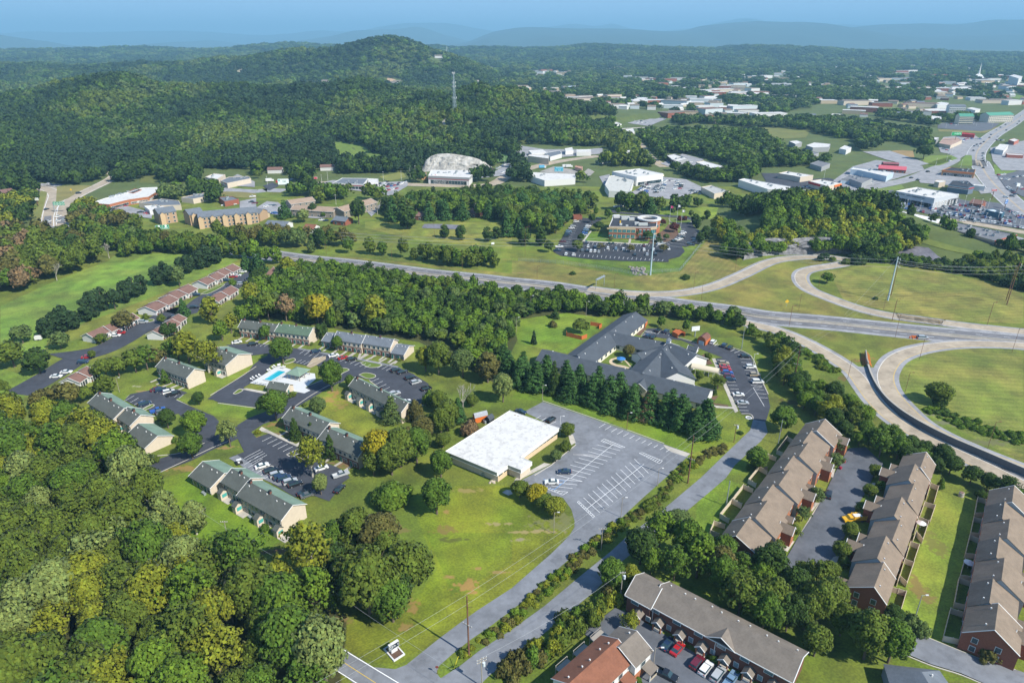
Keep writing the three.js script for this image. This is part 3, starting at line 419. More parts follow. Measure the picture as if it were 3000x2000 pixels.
road('town_road',pl('B',1895,890,1930,915,1990,950,2060,1005,2100,1060,2150,1105,2240,1150),15,M.ramp,0.06,{lines:[[0,0.5,M.yellow]]});
road('town_road',pl('B',1880,900,1960,885,2150,875),8,M.concrete,0.05);
road('strip_road',[...pl('C',2500,680,2352,790,2250,865,2150,925,2080,985,2035,1040,2022,1090,2035,1140),...pl('g',1935,60,2010,190,2100,300,2200,400,2352,535,2600,740)],21,M.shoulder,0.06,{lines:[[-0.2,1.8,M.ramp],[-9.8,0.3,M.paint],[9.8,0.3,M.paint]]});
road('town_road',[...pl('C',2030,985,1960,1035,1870,1085),...pl('g',1700,60,1500,158,1300,235,1000,300,800,340,650,368)],15,M.shoulder,0.075);
road('town_road',[...pl('g',720,372,450,352,200,330,0,300),...pl('F',2200,250,2000,200)],12,M.shoulder,0.09);
road('town_road',pl('g',640,372,900,455,1200,525,1600,590,2000,660,2352,722,2700,780),12,M.ramp,0.1);
road('town_road',pl('C',1480,520,1540,495,1610,462),14,M.concrete,0.3);
road('hill_track',gl('A',1940,985,1935,1020,1945,1070,1990,1130),4,M.gravel,0.5);road('hill_track',[...pl('E',390,150,392,190,330,230,300,250)],4,M.gravel,0.2);road('hill_track',gl('B',765,808,720,822,702,838,712,862),4,M.gravel,0.8);
lot('parking_lot',M.shoulder,pl('E',540,290,700,245,1130,265,1400,255,1390,300,1240,390,950,345));lot('parking_lot',M.shoulder,pl('F',800,212,900,190,880,250,1100,355,1390,215,1600,238,1740,305,1740,352,1450,420,1250,392,1100,372,860,315));lot('gravel_yard',M.gravel,pl('F',250,168,380,120,560,145,640,190,700,138,760,168,700,222,600,205,400,182));
lot('parking_lot',M.shoulder,pl('F',1470,95,1640,68,1990,150,1750,168,1600,142));lot('parking_lot',M.asphalt,pl('g',-60,180,90,182,420,235,560,225,720,268,700,345,480,340,0,285));lot('parking_lot',M.shoulder,pl('g',600,250,780,120,1000,60,1420,115,1440,150,1150,240,980,290,730,330));
lot('dealer_lot',M.asphaltMid,pl('g',780,392,1150,335,1180,375,1560,470,1760,420,1870,440,2000,440,2120,455,2352,575,2520,720,2000,645,1500,565,1200,500,940,432));lot('parking_lot',M.shoulder,pl('g',1380,225,1640,150,1900,200,1980,300,2080,360,1960,372,1900,300,1640,290,1400,270));
lot('parking_lot',M.asphaltMid,pl('g',2110,205,2352,150,2600,160,2600,420,2352,400,2200,330));lot('parking_lot',M.shoulder,pl('C',2120,1020,2352,970,2600,960,2600,1176,2200,1176,2140,1110));lot('parking_lot',M.asphaltMid,pl('C',1760,850,1990,838,2190,850,2130,892,2060,905,1760,885));lot('parking_lot',M.shoulder,pl('C',1800,945,2010,930,2060,960,1960,1030,1880,1070,1780,1050,1760,1000));
lot('parking_lot',M.shoulder,pl('g',2090,855,2280,760,2600,860,2600,920,2352,880,2160,880));lot('parking_lot',M.shoulder,pl('E',1980,205,2200,165,2352,65,2352,190,2230,208,2000,232));lot('parking_lot',M.shoulder,pl('E',1020,540,1150,460,1170,480,1060,580));lot('parking_lot',M.shoulder,pl('D',900,500,1150,480,1400,545,1390,600,1100,560));lot('parking_lot',M.shoulder,pl('D',2200,440,2352,410,2352,500,2200,510));lot('parking_lot',M.shoulder,pl('D',2000,290,2180,190,2340,260,2340,310));lot('parking_lot',M.asphalt,pl('E',60,300,150,265,210,300,120,340));lot('parking_lot',M.shoulder,pl('E',0,500,100,440,200,450,300,520,620,560,760,540,830,570,560,600,150,560));
lot('parking_lot',M.shoulder,pl('B',1210,1000,1400,1030,1700,1030,1800,1020,1800,1060,1440,1090,1280,1090,1200,1050));lot('parking_lot',M.shoulder,pl('B',1900,800,2060,790,2240,820,2120,870,1980,850));lot('parking_lot',M.shoulder,pl('B',2200,1130,2352,1060,2500,1100,2352,1176));lot('parking_lot',M.shoulder,pl('C',1240,1045,1430,1040,1700,1130,1600,1150,1400,1100));
// ---------------------------------------------------------------- building kit
function gframe(f,a,b,c,h){
let A=G(f,...a,h),B=G(f,...b,h);const C=G(f,...c,h);if(B.x<A.x)[A,B]=[B,A];
const L=Math.hypot(B.x-A.x,B.z-A.z),ux=(B.x-A.x)/L,uz=(B.z-A.z)/L,s=(C.x-A.x)*-uz+(C.z-A.z)*ux,w=Math.abs(s),k=s/2;
return{x:(A.x+B.x)/2-uz*k,z:(A.z+B.z)/2+ux*k,rot:Math.atan2(-uz,ux),L,w,top:h};
}
function rframe(f,a,b,h,w){let A=G(f,...a,h),B=G(f,...b,h);if(B.x<A.x)[A,B]=[B,A];return{x:(A.x+B.x)/2,z:(A.z+B.z)/2,rot:Math.atan2(-(B.z-A.z),B.x-A.x),L:A.distanceTo(B),w};}
const corners=(fr,g=0)=>{const c=Math.cos(fr.rot),s=Math.sin(fr.rot),o=[];for(const[u,v]of[[-1,-1],[1,-1],[1,1],[-1,1]]){const x=u*(fr.L/2+g),z=v*(fr.w/2+g);o.push(V(fr.x+x*c+z*s,0,fr.z-x*s+z*c));}return o;};
const localOf=(t,fr)=>{const dx=fr.x-t.position.x,dz=fr.z-t.position.z,c=Math.cos(t.rotation.y),s=Math.sin(t.rotation.y);return[dx*c-dz*s,dx*s+dz*c];};
function gblock(t,cx,cz,L,w,he,hr,o={}){
const ov=o.over??0.4,x0=cx-L/2,x1=cx+L/2,z0=cz-w/2,z1=cz+w/2,y0=o.y0||0,rz=cz+(o.shift||0),yr=he+hr,b=mb();
b.face([[x0,y0,z1],[x1,y0,z1],[x1,he,z1],[x0,he,z1]]);mb().face([[x1,y0,z0],[x0,y0,z0],[x0,he,z0],[x1,he,z0]]).add('wall',o.wall||M.cream,t);
const wall=b.add('wall',o.wall||M.cream,t),gm=o.gable||o.wall||M.cream;mb().face([[x1,y0,z1],[x1,y0,z0],[x1,he,z0],[x1,yr,rz],[x1,he,z1]]).add('gable_wall',gm,t);mb().face([[x0,y0,z0],[x0,y0,z1],[x0,he,z1],[x0,yr,rz],[x0,he,z0]]).add('gable_wall',gm,t);
const th=0.2,sl=(s,m)=>{const zE=s>0?z1:z0,d=Math.abs(zE-rz),k=hr/d,ze=zE+s*ov,ye=he-k*ov,A=(x,up)=>[x,ye+up,ze],R=(x,up)=>[x,yr+up,rz],q=mb(),xa=x0-ov,xb=x1+ov,f=(v)=>q.face(s>0?v:v.reverse());
f([A(xa,th),A(xb,th),R(xb,th),R(xa,th)]);f([A(xa,0.03),A(xb,0.03),A(xb,th),A(xa,th)]);f([A(xb,0.03),R(xb,0.03),R(xb,th),A(xb,th)]);f([R(xa,0.03),A(xa,0.03),A(xa,th),R(xa,th)]);f([A(xb,0.03),A(xa,0.03),R(xa,0.03),R(xb,0.03)]);return q.add('roof_slope',m,t);};
const rf=sl(1,o.roofF||o.roof||M.roofGrey),rb=sl(-1,o.roofB||o.roof||M.roofGrey);
if(o.trim)for(const[x,s]of[[x0-ov-0.03,-1],[x1+ov+0.03,1]]){const q=mb();for(const[zE,sg]of[[z1,1],[z0,-1]]){const d=Math.abs(zE-rz),k=hr/d,ze=zE+sg*ov,ye=he-k*ov;q.tube([x,ye+0.14,ze],[x,yr+0.16,rz],0.13,0.13,4);}q.add('rake_trim',o.trim,t);}
if(o.gutter){const q=mb();q.box(x0-ov,he-0.32,z1+ov,x1+ov,he-0.1,z1+ov+0.14,true);q.add('gutter',o.gutter,t);}
return{wall,rf,rb,x0,x1,z0,z1,he,yr,rz};
}
function ridgeBits(t,k,n,m=M.white,front=0.5,sz=0.28){for(let i=0;i<n;i++){const x=lerp(k.x0,k.x1,(i+0.5+(i % 2?0.12:-0.1))/n),f=front*(i % 3?0.35:0.5),zE=f>0?k.z1:k.z0,z=lerp(k.rz,zE,Math.abs(f)),y=lerp(k.yr,k.he,Math.abs(f))+0.1;sbox('roof_vent',m,t,x,y,z,sz,0.5,sz);}}
function chimneys(t,k,xs){for(const x of xs){const c=sbox('chimney',M.brickDark,t,k.x0+x,k.yr-0.3,k.rz+0.1,0.7,1.2,0.7);sbox('chimney_cap',M.dark,c,0,1,0,1.1,0.25,1.1);}}
const WIN=new Map();
function win(t,side,k,u,y,w,h,o={}){
const fr=put(o.door?'door':'window',boxOf(w+0.24,h+(o.door?0.12:0.24),0.14),o.frame||M.white,t),p=put(o.door?'door_leaf':'pane',boxOf(w,h,0.1),o.door?(o.leaf||M.dark):(o.glass||M.glass),fr);p.position.z=0.05;
const yy=y+h/2;
if(side==='f')fr.position.set(k.x0+u,yy,k.z1+0.03);if(side==='b'){fr.position.set(k.x1-u,yy,k.z0-0.03);fr.rotation.y=Math.PI;}if(side==='r'){fr.position.set(k.x1+0.03,yy,k.z1-u);fr.rotation.y=Math.PI/2;}if(side==='l'){fr.position.set(k.x0-0.03,yy,k.z0+u);fr.rotation.y=-Math.PI/2;}
return fr;
}
function boxOf(a,b,c){const k=[a,b,c].map((v)=>v.toFixed(2)).join();if(!WIN.has(k))WIN.set(k,mb().box(-a/2,-b/2,-c/2,a/2,b/2,c/2,true).geo());return WIN.get(k);}
function hip(t,cs,apexes,m,he,wall,name='roof_slope'){
const n=cs.length,near=(p)=>apexes.reduce((a,b)=>(Math.hypot(p[0]-b[0],p[2]-b[2])<Math.hypot(p[0]-a[0],p[2]-a[2])?b:a));
for(let i=0;i<n;i++){const a=cs[i],b=cs[(i+1)% n],A=[a[0],he,a[1]],B=[b[0],he,b[1]],p=near([...A]),q=near([...B]);const v=p===q?[A,B,p]:[A,B,q,p];const s=mb();s.face(v.reverse());s.add(name,m,t);if(wall){const w=mb(),ins=(k)=>k*0.97;w.face([[ins(a[0]),0,ins(a[1])],[ins(b[0]),0,ins(b[1])],[ins(b[0]),he,ins(b[1])],[ins(a[0]),he,ins(a[1])]]);w.add('wall',wall,t);}}
const c=mb();c.face(cs.map((k)=>[k[0],he-0.05,k[1]]));c.add('soffit',M.white,t);
}
function flat(name,label,cat,f,pts,h,o={}){
let P=Array.isArray(pts[0])?pts.map((p)=>G(f,p[0],p[1],h)):(()=>{const r=[];for(let i=0;i<pts.length;i+=2)r.push(G(f,pts[i],pts[i+1],h));return r;})();
let ar=0;for(let i=0;i<P.length;i++){const a=P[i],b=P[(i+1)% P.length];ar+=a.x*b.z-b.x*a.z;}if(ar<0)P=P.reverse();
const cx=P.reduce((s,p)=>s+p.x,0)/P.length,cz=P.reduce((s,p)=>s+p.z,0)/P.length,y0=Math.max(0,o.y0||0),t=thing(name,label,cat,[cx,y0,cz],0,o.group),q=P.map((p)=>[p.x-cx,p.z-cz]),n=q.length,ph=o.parapet??0.45,H=h-y0;
block(P,1,2.5);
const w=mb(),pw=mb();for(let i=0;i<n;i++){const a=q[i],b=q[(i+1)% n];w.face([[b[0],0,b[1]],[a[0],0,a[1]],[a[0],H,a[1]],[b[0],H,b[1]]]);const I=(k)=>[k[0]*(1-0.5/Math.max(6,Math.hypot(...k))),k[1]*(1-0.5/Math.max(6,Math.hypot(...k)))],ai=I(a),bi=I(b);pw.face([[b[0],H,b[1]],[a[0],H,a[1]],[ai[0],H,ai[1]],[bi[0],H,bi[1]]]);pw.face([[ai[0],H,ai[1]],[bi[0],H,bi[1]],[bi[0],H-ph,bi[1]],[ai[0],H-ph,ai[1]]].reverse());}
w.add('wall',o.wall||M.white,t);pw.add('parapet',o.cap||o.wall||M.white,t);
const rp=q.map((k)=>V(k[0],0,k[1]));put('roof',sheet(rp,H-ph),o.roof||M.whiteRoof,t);
seed(Math.round(cx*7+cz*13));for(let i=0;i<(o.units||0);i++){const a=rnd(),b=rnd(),c=[0,1].map((d)=>lerp(lerp(q[0][d],q[1][d],0.15+0.7*a),lerp(q[3 % n][d],q[2][d],0.15+0.7*a),0.15+0.7*b));const u=sbox('roof_unit',M.galv,t,c[0],H-ph,c[1],rr(1.5,2.6),rr(0.9,1.6),rr(1.3,2.2),rr(0,1));sbox('roof_unit_fan',M.dark,u,0,1,0,0.6,0.08,0.6);}
for(const[i,cnt,y,ww,hh,gm,f0=0.06,f1=0.94]of o.win||[]){const a=q[i],b=q[(i+1)% n],len=Math.hypot(b[0]-a[0],b[1]-a[1]),ang=Math.atan2(a[1]-b[1],b[0]-a[0]),nx=(b[1]-a[1])/len,nz=-(b[0]-a[0])/len;for(let k=0;k<cnt;k++){const s=lerp(f0,f1,(k+0.5)/cnt),fr=put('window',boxOf(ww+0.3,hh+0.3,0.2),o.frame||M.white,t);fr.position.set(lerp(a[0],b[0],s)+nx*0.06,y+hh/2,lerp(a[1],b[1],s)+nz*0.06);fr.rotation.y=ang;const p=put('pane',boxOf(ww,hh,0.24),gm||M.glass,fr);p.position.z=0.02;}}
for(const[i,y,hh,m,f0=0,f1=1,out=0.15]of o.band||[]){const a=q[i],b=q[(i+1)% n],len=Math.hypot(b[0]-a[0],b[1]-a[1]),ang=Math.atan2(a[1]-b[1],b[0]-a[0]),nx=(b[1]-a[1])/len,nz=-(b[0]-a[0])/len,s=(f0+f1)/2;const o2=sbox('wall_band',m,t,lerp(a[0],b[0],s)+nx*out/2,y,lerp(a[1],b[1],s)+nz*out/2,len*(f1-f0),hh,out+0.02,ang);}
t.userData.q=undefined;delete t.userData.q;return{t,q,H,cx,cz};
}
function print(parent,w,h,draw,x,y,z,ry=0,name='lettering',px=256){
const cv=document.createElement('canvas');cv.width=px;cv.height=Math.max(16,Math.round(px*h/w));draw(cv.getContext('2d'),cv.width,cv.height);
const t=new THREE.CanvasTexture(cv);t.colorSpace=THREE.SRGBColorSpace;const m=new THREE.MeshStandardMaterial({map:t,roughness:0.6,side:THREE.DoubleSide}),o=put(name,new THREE.PlaneGeometry(w,h),m,parent);o.position.set(x,y,z);o.rotation.y=ry;return o;
}
const scribble=(c,W,H,bg,fg,rows,sd,x0=0.08,x1=0.92,hh=0.5)=>{c.fillStyle=bg;c.fillRect(0,0,W,H);c.fillStyle=fg;seed(sd);for(let r=0;r<rows;r++){let x=x0*W;const y=H*((r+0.5)/rows),lh=H/rows*hh;while(x<x1*W){const lw=rr(0.5,0.9)*lh*0.8;if(rnd()>0.14){c.fillRect(x,y-lh/2,lw*0.25,lh);c.fillRect(x,y-lh/2+(rnd()>0.5?0:lh*0.4),lw*0.75,lh*0.22);if(rnd()>0.4)c.fillRect(x+lw*0.6,y-lh*0.3,lw*0.2,lh*0.8);}x+=lw*1.15;}}};
// ---------------------------------------------------------------- apartments with green roofs
const FIELDS_EXTRA=[];
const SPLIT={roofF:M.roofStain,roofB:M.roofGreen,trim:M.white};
function storeShed(t,x,z,d=2.4){
const s=gblock(t,x,z+d/2,1.7,d,2.5,0.9,{wall:M.cream,roof:M.roofStain,over:0.15});bx('patio_screen',M.teal,t,s.x1+0.02,0.9,z+0.3,s.x1+0.08,2.1,z+d-0.5);bx('patio_slab',M.concrete,t,s.x1+0.1,0.02,z,s.x1+3.2,0.12,z+d);
}
function apartment(label,frames,o={}){
const f0=frames[0],t=thing('apartment_building',label,'apartment block',[f0.x,0,f0.z],f0.rot,o.group||'apartment blocks around the pool');const ks=[];
frames.forEach((fr,i)=>{
block(corners(fr,2),1);const[cx,cz]=i?localOf(t,fr):[0,0],two=fr.top>4,cols=fr.split?fr.split:SPLIT;
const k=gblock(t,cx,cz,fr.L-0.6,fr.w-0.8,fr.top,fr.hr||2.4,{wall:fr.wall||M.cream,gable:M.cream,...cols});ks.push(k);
if(two)chimneys(t,k,fr.L>15?[1.2,fr.L*0.5]:[fr.L*0.5]);ridgeBits(t,k,Math.max(3,Math.round(fr.L/4)));
const n=Math.max(2,Math.round(fr.L/4.6)),fr2=fr.face;
if(two)bx('upper_cladding',fr2?M.cream:mat(0.36,0.33,0.27,0.85,{map:T_WALL}),t,k.x0+0.02,2.75,k.z1,k.x1-0.02,fr.top-0.12,k.z1+0.1);
if(fr2)bx('brick_facing',M.brickDark,t,k.x0+0.02,0,k.z1,k.x1-0.02,two?2.72:2.4,k.z1+0.07);
for(let j=0;j<n;j++){const u=(j+0.5)/n*(fr.L-0.6);if(two){win(t,'f',{...k,z1:k.z1+0.08},u-1.1,3.35,1.2,1.05);win(t,'f',{...k,z1:k.z1+0.08},u+1.1,3.35,0.9,1.05);}win(t,'f',{...k,z1:k.z1+0.06},u+0.9,0.8,1.5,1.2);win(t,'f',{...k,z1:k.z1+0.06},u-1.1,0.1,0.95,2.05,{door:1,leaf:M.darkGreen});if(fr2)bx('entry_path',M.concrete,t,k.x0+u-1.6,0.03,k.z1+0.1,k.x0+u-0.6,0.1,k.z1+4.5);}
for(const s of fr.sheds||[])storeShed(t,k.x0+s,k.z1+0.05);
for(const a of fr.ac||[]){sbox('air_conditioner',M.galv,t,k.x0+a,0,k.z1+1.1,0.8,0.8,0.8);sbox('air_conditioner',M.galv,t,k.x0+a+1,0,k.z1+1.2,0.8,0.8,0.8);}
});
return{t,ks};
}
const gf=(f,a,b,c,h,e)=>Object.assign(gframe(f,a,b,c,h),e);
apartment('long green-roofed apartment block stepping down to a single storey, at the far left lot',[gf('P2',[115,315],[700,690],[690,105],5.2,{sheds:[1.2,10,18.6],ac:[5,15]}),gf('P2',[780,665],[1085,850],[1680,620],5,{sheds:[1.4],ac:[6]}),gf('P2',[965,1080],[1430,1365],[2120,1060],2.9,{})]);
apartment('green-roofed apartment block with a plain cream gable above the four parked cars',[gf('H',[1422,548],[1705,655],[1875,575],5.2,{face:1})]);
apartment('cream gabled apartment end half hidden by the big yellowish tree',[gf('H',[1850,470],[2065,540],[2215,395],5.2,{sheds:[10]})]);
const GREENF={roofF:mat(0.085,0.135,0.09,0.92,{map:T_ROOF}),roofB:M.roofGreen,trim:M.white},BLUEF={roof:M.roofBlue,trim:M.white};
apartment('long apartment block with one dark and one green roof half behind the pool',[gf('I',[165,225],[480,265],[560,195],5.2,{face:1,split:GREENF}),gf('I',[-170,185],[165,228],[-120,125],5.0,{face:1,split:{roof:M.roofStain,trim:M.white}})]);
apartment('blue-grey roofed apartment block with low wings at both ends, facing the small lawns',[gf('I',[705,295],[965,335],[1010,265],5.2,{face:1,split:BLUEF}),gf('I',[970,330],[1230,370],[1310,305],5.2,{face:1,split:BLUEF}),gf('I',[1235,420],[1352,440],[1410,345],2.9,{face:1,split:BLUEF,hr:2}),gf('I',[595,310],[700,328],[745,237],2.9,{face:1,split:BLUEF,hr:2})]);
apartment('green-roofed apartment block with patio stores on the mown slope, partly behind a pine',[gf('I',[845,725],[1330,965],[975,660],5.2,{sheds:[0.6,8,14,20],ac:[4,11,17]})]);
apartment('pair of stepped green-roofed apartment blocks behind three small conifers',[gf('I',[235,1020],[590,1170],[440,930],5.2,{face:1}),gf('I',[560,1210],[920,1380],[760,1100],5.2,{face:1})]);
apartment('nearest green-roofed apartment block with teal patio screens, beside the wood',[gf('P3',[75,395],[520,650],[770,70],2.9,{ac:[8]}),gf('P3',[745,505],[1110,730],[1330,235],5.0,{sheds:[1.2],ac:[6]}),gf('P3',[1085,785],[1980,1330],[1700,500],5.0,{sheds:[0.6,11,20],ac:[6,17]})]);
{
const f=gframe('P1',[640,742],[1070,810],[1240,680],2.6),t=thing('pool_house','small green-roofed pool house with a green door beside the swimming pool','pool house',[f.x,0,f.z],f.rot),k=gblock(t,0,0,f.L,f.w,2.6,1.5,SPLIT);win(t,'r',k,1.6,0.1,0.95,2,{door:1,leaf:M.darkGreen});ridgeBits(t,k,2);block(corners(f,2));
const g=gframe('P1',[1090,420],[1380,480],[1590,330],2.6),p=thing('pavilion','open picnic pavilion with a hipped green roof on timber posts','pavilion',[g.x,0,g.z],g.rot),a=g.L/2+0.5,b=g.w/2+0.5;hip(p,[[-a,-b],[a,-b],[a,b],[-a,b]],[[0,4.6,0]],M.roofGreen,2.6);for(const x of[-1,-0.33,0.33,1])for(const z of[-1,0,1])if(Math.abs(x)===1||z)sbox('post',M.poleLight,p,x*(a-0.5),0,z*(b-0.5),0.22,2.58,0.22);for(const x of[-1.4,1.4]){sbox('picnic_table',M.poleLight,p,x,0.7,0,0.8,0.08,1.8);sbox('table_leg',M.dark,p,x,0,0,0.15,0.7,1.2);}
const W=pl('P1',555,585,890,372,1085,405,740,615),po=thing('swimming_pool','turquoise rectangular swimming pool in the white deck','pool',[0,0,0]);const c=V((W[0].x+W[2].x)/2,0,(W[0].z+W[2].z)/2);po.position.copy(c);const q=W.map((p)=>V(p.x-c.x,0,p.z-c.z));
put('water',sheet(q,layer+0.05),mat(0.02,0.36,0.46,0.12),po);strip([...q,q[0]],-0.25,0.25,layer+0.09,mb(),0.06).add('coping',M.white,po);
strip([...q.slice(0,2).map((v)=>v.clone().lerp(q[2],0.12))],0,0.3,layer+0.055).add('step',mat(0.3,0.62,0.66,0.3),po);
const chair=(x,y,r)=>{const v=G('P1',x,y),o=thing('pool_lounger','white lounge chair on the pool deck','lounger',[v.x,layer,v.z],r,'white pool loungers');sbox('seat',M.white,o,0,0.3,0.1,0.6,0.08,1.2);const bk=sbox('backrest',M.white,o,0,0.32,-0.75,0.6,0.08,0.8);bk.rotation.x=0.7;for(const[a,b]of[[-1,1],[1,1],[-1,-1],[1,-1]])sbox('leg',M.white,o,a*0.26,0,b*0.45,0.06,0.3,0.06);};
for(const[x,y,r]of[[300,590,1],[340,555,0.9],[420,530,0.9],[480,500,0.8],[680,390,0.9],[720,370,0.8],[790,320,0.9],[830,290,0.9],[900,270,0.3],[935,262,0.2],[990,305,-0.4],[1030,315,-0.4],[420,650,2.6],[520,670,2.6],[590,690,2.6]])chair(x,y,r);
const fe=thing('pool_fence','dark railing round the swimming pool court','fence',[0,0,0]);const FL=pl('P1',245,655,620,712,740,640,1000,540,1110,490);fe.position.copy(FL[0]);for(let i=0;i<FL.length-1;i++){const n=Math.round(FL[i].distanceTo(FL[i+1])/2.2);for(let k=0;k<n;k++){const a=FL[i].clone().lerp(FL[i+1],k/n).sub(FL[0]),b=FL[i].clone().lerp(FL[i+1],(k+1)/n).sub(FL[0]);mb().tube([a.x,1.1,a.z],[b.x,1.1,b.z],0.03,0.03,4).tube([a.x,0.2,a.z],[b.x,0.2,b.z],0.03,0.03,4).tube([a.x,0,a.z],[a.x,1.15,a.z],0.04,0.04,4).add('fence_panel',M.dark,fe);}}
}
// ---------------------------------------------------------------- white-roofed building
{
const h=4.2,E=[[135,795],[985,1145],[1165,1018],[1378,1100],[1562,965],[1370,885],[2005,410],[1195,125]].map((p)=>G('P5',p[0],p[1],h));const cx=E.reduce((s,p)=>s+p.x,0)/8,cz=E.reduce((s,p)=>s+p.z,0)/8,t=thing('office_building','low flat building with a broad white roof beside the big grey car park','building',[cx,0,cz]);block(E,1,2);
const q=E.map((p)=>V(p.x-cx,0,p.z-cz)),n=q.length;put('roof',sheet(q,h-0.05),M.whiteRoof,t);
const ins=(p)=>{const l=p.length();return p.clone().multiplyScalar(1-0.8/l);},fas=mb();
for(let i=0;i<n;i++){const a=q[i],b=q[(i+1)% n],A=ins(a),B=ins(b);const dark=i===0||i===2;const m=mb();m.face([[a.x,h-1.35,a.z],[b.x,h-1.35,b.z],[b.x,h,b.z],[a.x,h,a.z]]);m.face([[a.x,h-1.35,a.z],[A.x,h-1.35,A.z],[B.x,h-1.35,B.z],[b.x,h-1.35,b.z]]);m.add('fascia',i===0||i===2||i===7||i===6?mat(0.36,0.37,0.3,0.8,{map:T_WALL}):mat(0.62,0.63,0.62,0.8),t);const w=mb();w.face([[A.x,0,A.z],[B.x,0,B.z],[B.x,h-1.36,B.z],[A.x,h-1.36,A.z]]);w.add('wall',i===5||i===1?mat(0.62,0.48,0.32,0.85,{map:T_WALL}):M.cream,t);
const L=a.distanceTo(b),c2=mb();c2.tube([a.x,h+0.02,a.z],[b.x,h+0.02,b.z],0.1,0.1,4).tube([a.x,h-1.33,a.z],[b.x,h-1.33,b.z],0.09,0.09,4).add('edge_trim',M.white,t);
if(i===5||i===1){const k=Math.floor(L/2.2);for(let j=0;j<k;j++){const c=A.clone().lerp(B,(j+0.5)/k),o=put('window',boxOf(1.9,0.75,0.16),M.dark,t);o.position.set(c.x,h-1.85,c.z);o.rotation.y=Math.atan2(A.z-B.z,B.x-A.x);put('pane',boxOf(1.75,0.6,0.22),M.glass,o);}}}
for(const[x,y]of[[330,985],[775,1190],[800,330]]){const v=G('P5',x,y),u=sbox('air_conditioner',M.galv,t,v.x-cx,0,v.z-cz,1.5,1.3,1.2,0.6);for(const d of[-0.24,0.24])sbox('fan',M.dark,u,d,1,0,0.34,0.04,0.5);}
const st=(x,y,a,b,r)=>{const v=G('P5',x,y,h-0.05),o=put('roof_stain',new THREE.CircleGeometry(1,9).rotateX(-Math.PI/2),mat(0.3,0.22,0.15,0.95),t);o.position.set(v.x-cx,h-0.03,v.z-cz);o.scale.set(a,1,b);o.rotation.y=r;};
for(const a of[[1280,200,0.45,0.3,0],[1330,215,0.3,0.22,1],[1115,285,0.3,0.2,0],[1040,330,0.25,0.16,0],[1195,245,0.25,0.12,0],[1480,262,0.3,0.14,0],[1550,266,0.2,0.1,0],[1625,288,0.25,0.1,0],[1780,350,0.4,0.2,0],[1760,310,0.5,0.16,0.5],[1805,415,0.2,0.14,0],[1712,422,0.2,0.1,0],[1610,540,0.3,0.14,0],[1055,990,0.22,0.12,0],[1005,1025,0.3,0.1,0],[910,1080,0.3,0.1,0],[365,760,0.4,0.12,0],[1330,797,0.25,0.12,0],[1215,940,0.4,0.1,0]])st(...a);
}
function barn(label,f,a,b,c,h,wall,roof,o={}){
const fr=gframe(f,a,b,c,h),t=thing('barn_shed',label,'shed',[fr.x,0,fr.z],fr.rot),L=fr.L/2,w=fr.w/2,k=o.k||1,pr=[[w,h],[w*0.72,h+1.0*k],[0,h+1.6*k],[-w*0.72,h+1.0*k],[-w,h]];block(corners(fr,2));
mb().face([[-L,0,w],[L,0,w],[L,h,w],[-L,h,w]]).add('wall',wall,t);mb().face([[L,0,-w],[-L,0,-w],[-L,h,-w],[L,h,-w]]).add('wall',wall,t);for(const s of[1,-1]){const e=mb(),v=[[s*L,0,w],[s*L,0,-w],...pr.slice().reverse().map((p)=>[s*L,p[1],p[0]])];e.face(s>0?v:v.reverse());e.add('gable_wall',wall,t);}
for(let i=0;i<4;i++){const[z0,y0]=pr[i],[z1,y1]=pr[i+1],r=mb(),X=L+0.2;r.face([[-X,y0+0.06,z0],[X,y0+0.06,z0],[X,y1+0.06,z1],[-X,y1+0.06,z1]]);r.add('roof_slope',roof,t);}
if(o.door){const d=put('door',boxOf(o.door,2,0.12),M.white,t);if(o.side==='l'){d.position.set(-L-0.05,1.05,0);d.rotation.y=Math.PI/2;}else d.position.set(0,1.05,w+0.05);for(let i=0;i<4;i++){const p=put('door_panel',boxOf(o.door-0.2,0.4,0.16),mat(0.5,0.56,0.6,0.7),d);p.position.y=-0.75+i*0.5;}}return t;
}
barn('orange wooden barn shed with grey gambrel roof behind the white-roofed building','P5',[630,255],[830,205],[525,225],2.2,M.orange,mat(0.32,0.34,0.37,0.8,{map:T_ROOF}));
barn('small dark grey barn shed next to the orange shed','P5',[870,300],[940,250],[800,260],1.6,M.dark,M.roofSlate);
barn('red-brown barn garage with a white roll-up door by the nursing home drive','J',[1782,312],[1828,275],[1695,300],2.4,M.orangeBrown,mat(0.16,0.07,0.05,0.85,{map:T_ROOF}),{door:2.6,side:'l',k:1.2});
{const b=G('J',1530,265),t=thing('dumpster_enclosure','orange board screen round a dark dumpster at the nursing home','enclosure',[b.x,0,b.z],0.5);for(const[x,z,r,L]of[[-2.3,0,Math.PI/2,4],[2.3,0,Math.PI/2,4],[0,-2,0,4.6]])for(let i=0;i<6;i++){const s=(i+0.5)/6-0.5;sbox('board',M.orangeBrown,t,x+(r?0:s*L),0,z+(r?s*L:0),L/6-0.04,2.3,0.1,r);}sbox('roof_slope',M.orangeBrown,t,-1.1,2.35,0,2.6,0.12,4.4).rotation.z=0.45;sbox('roof_slope',M.orangeBrown,t,1.1,2.35,0,2.6,0.12,4.4).rotation.z=-0.45;sbox('dumpster',M.dark,t,0,0,0,1.8,1.4,1.4);}
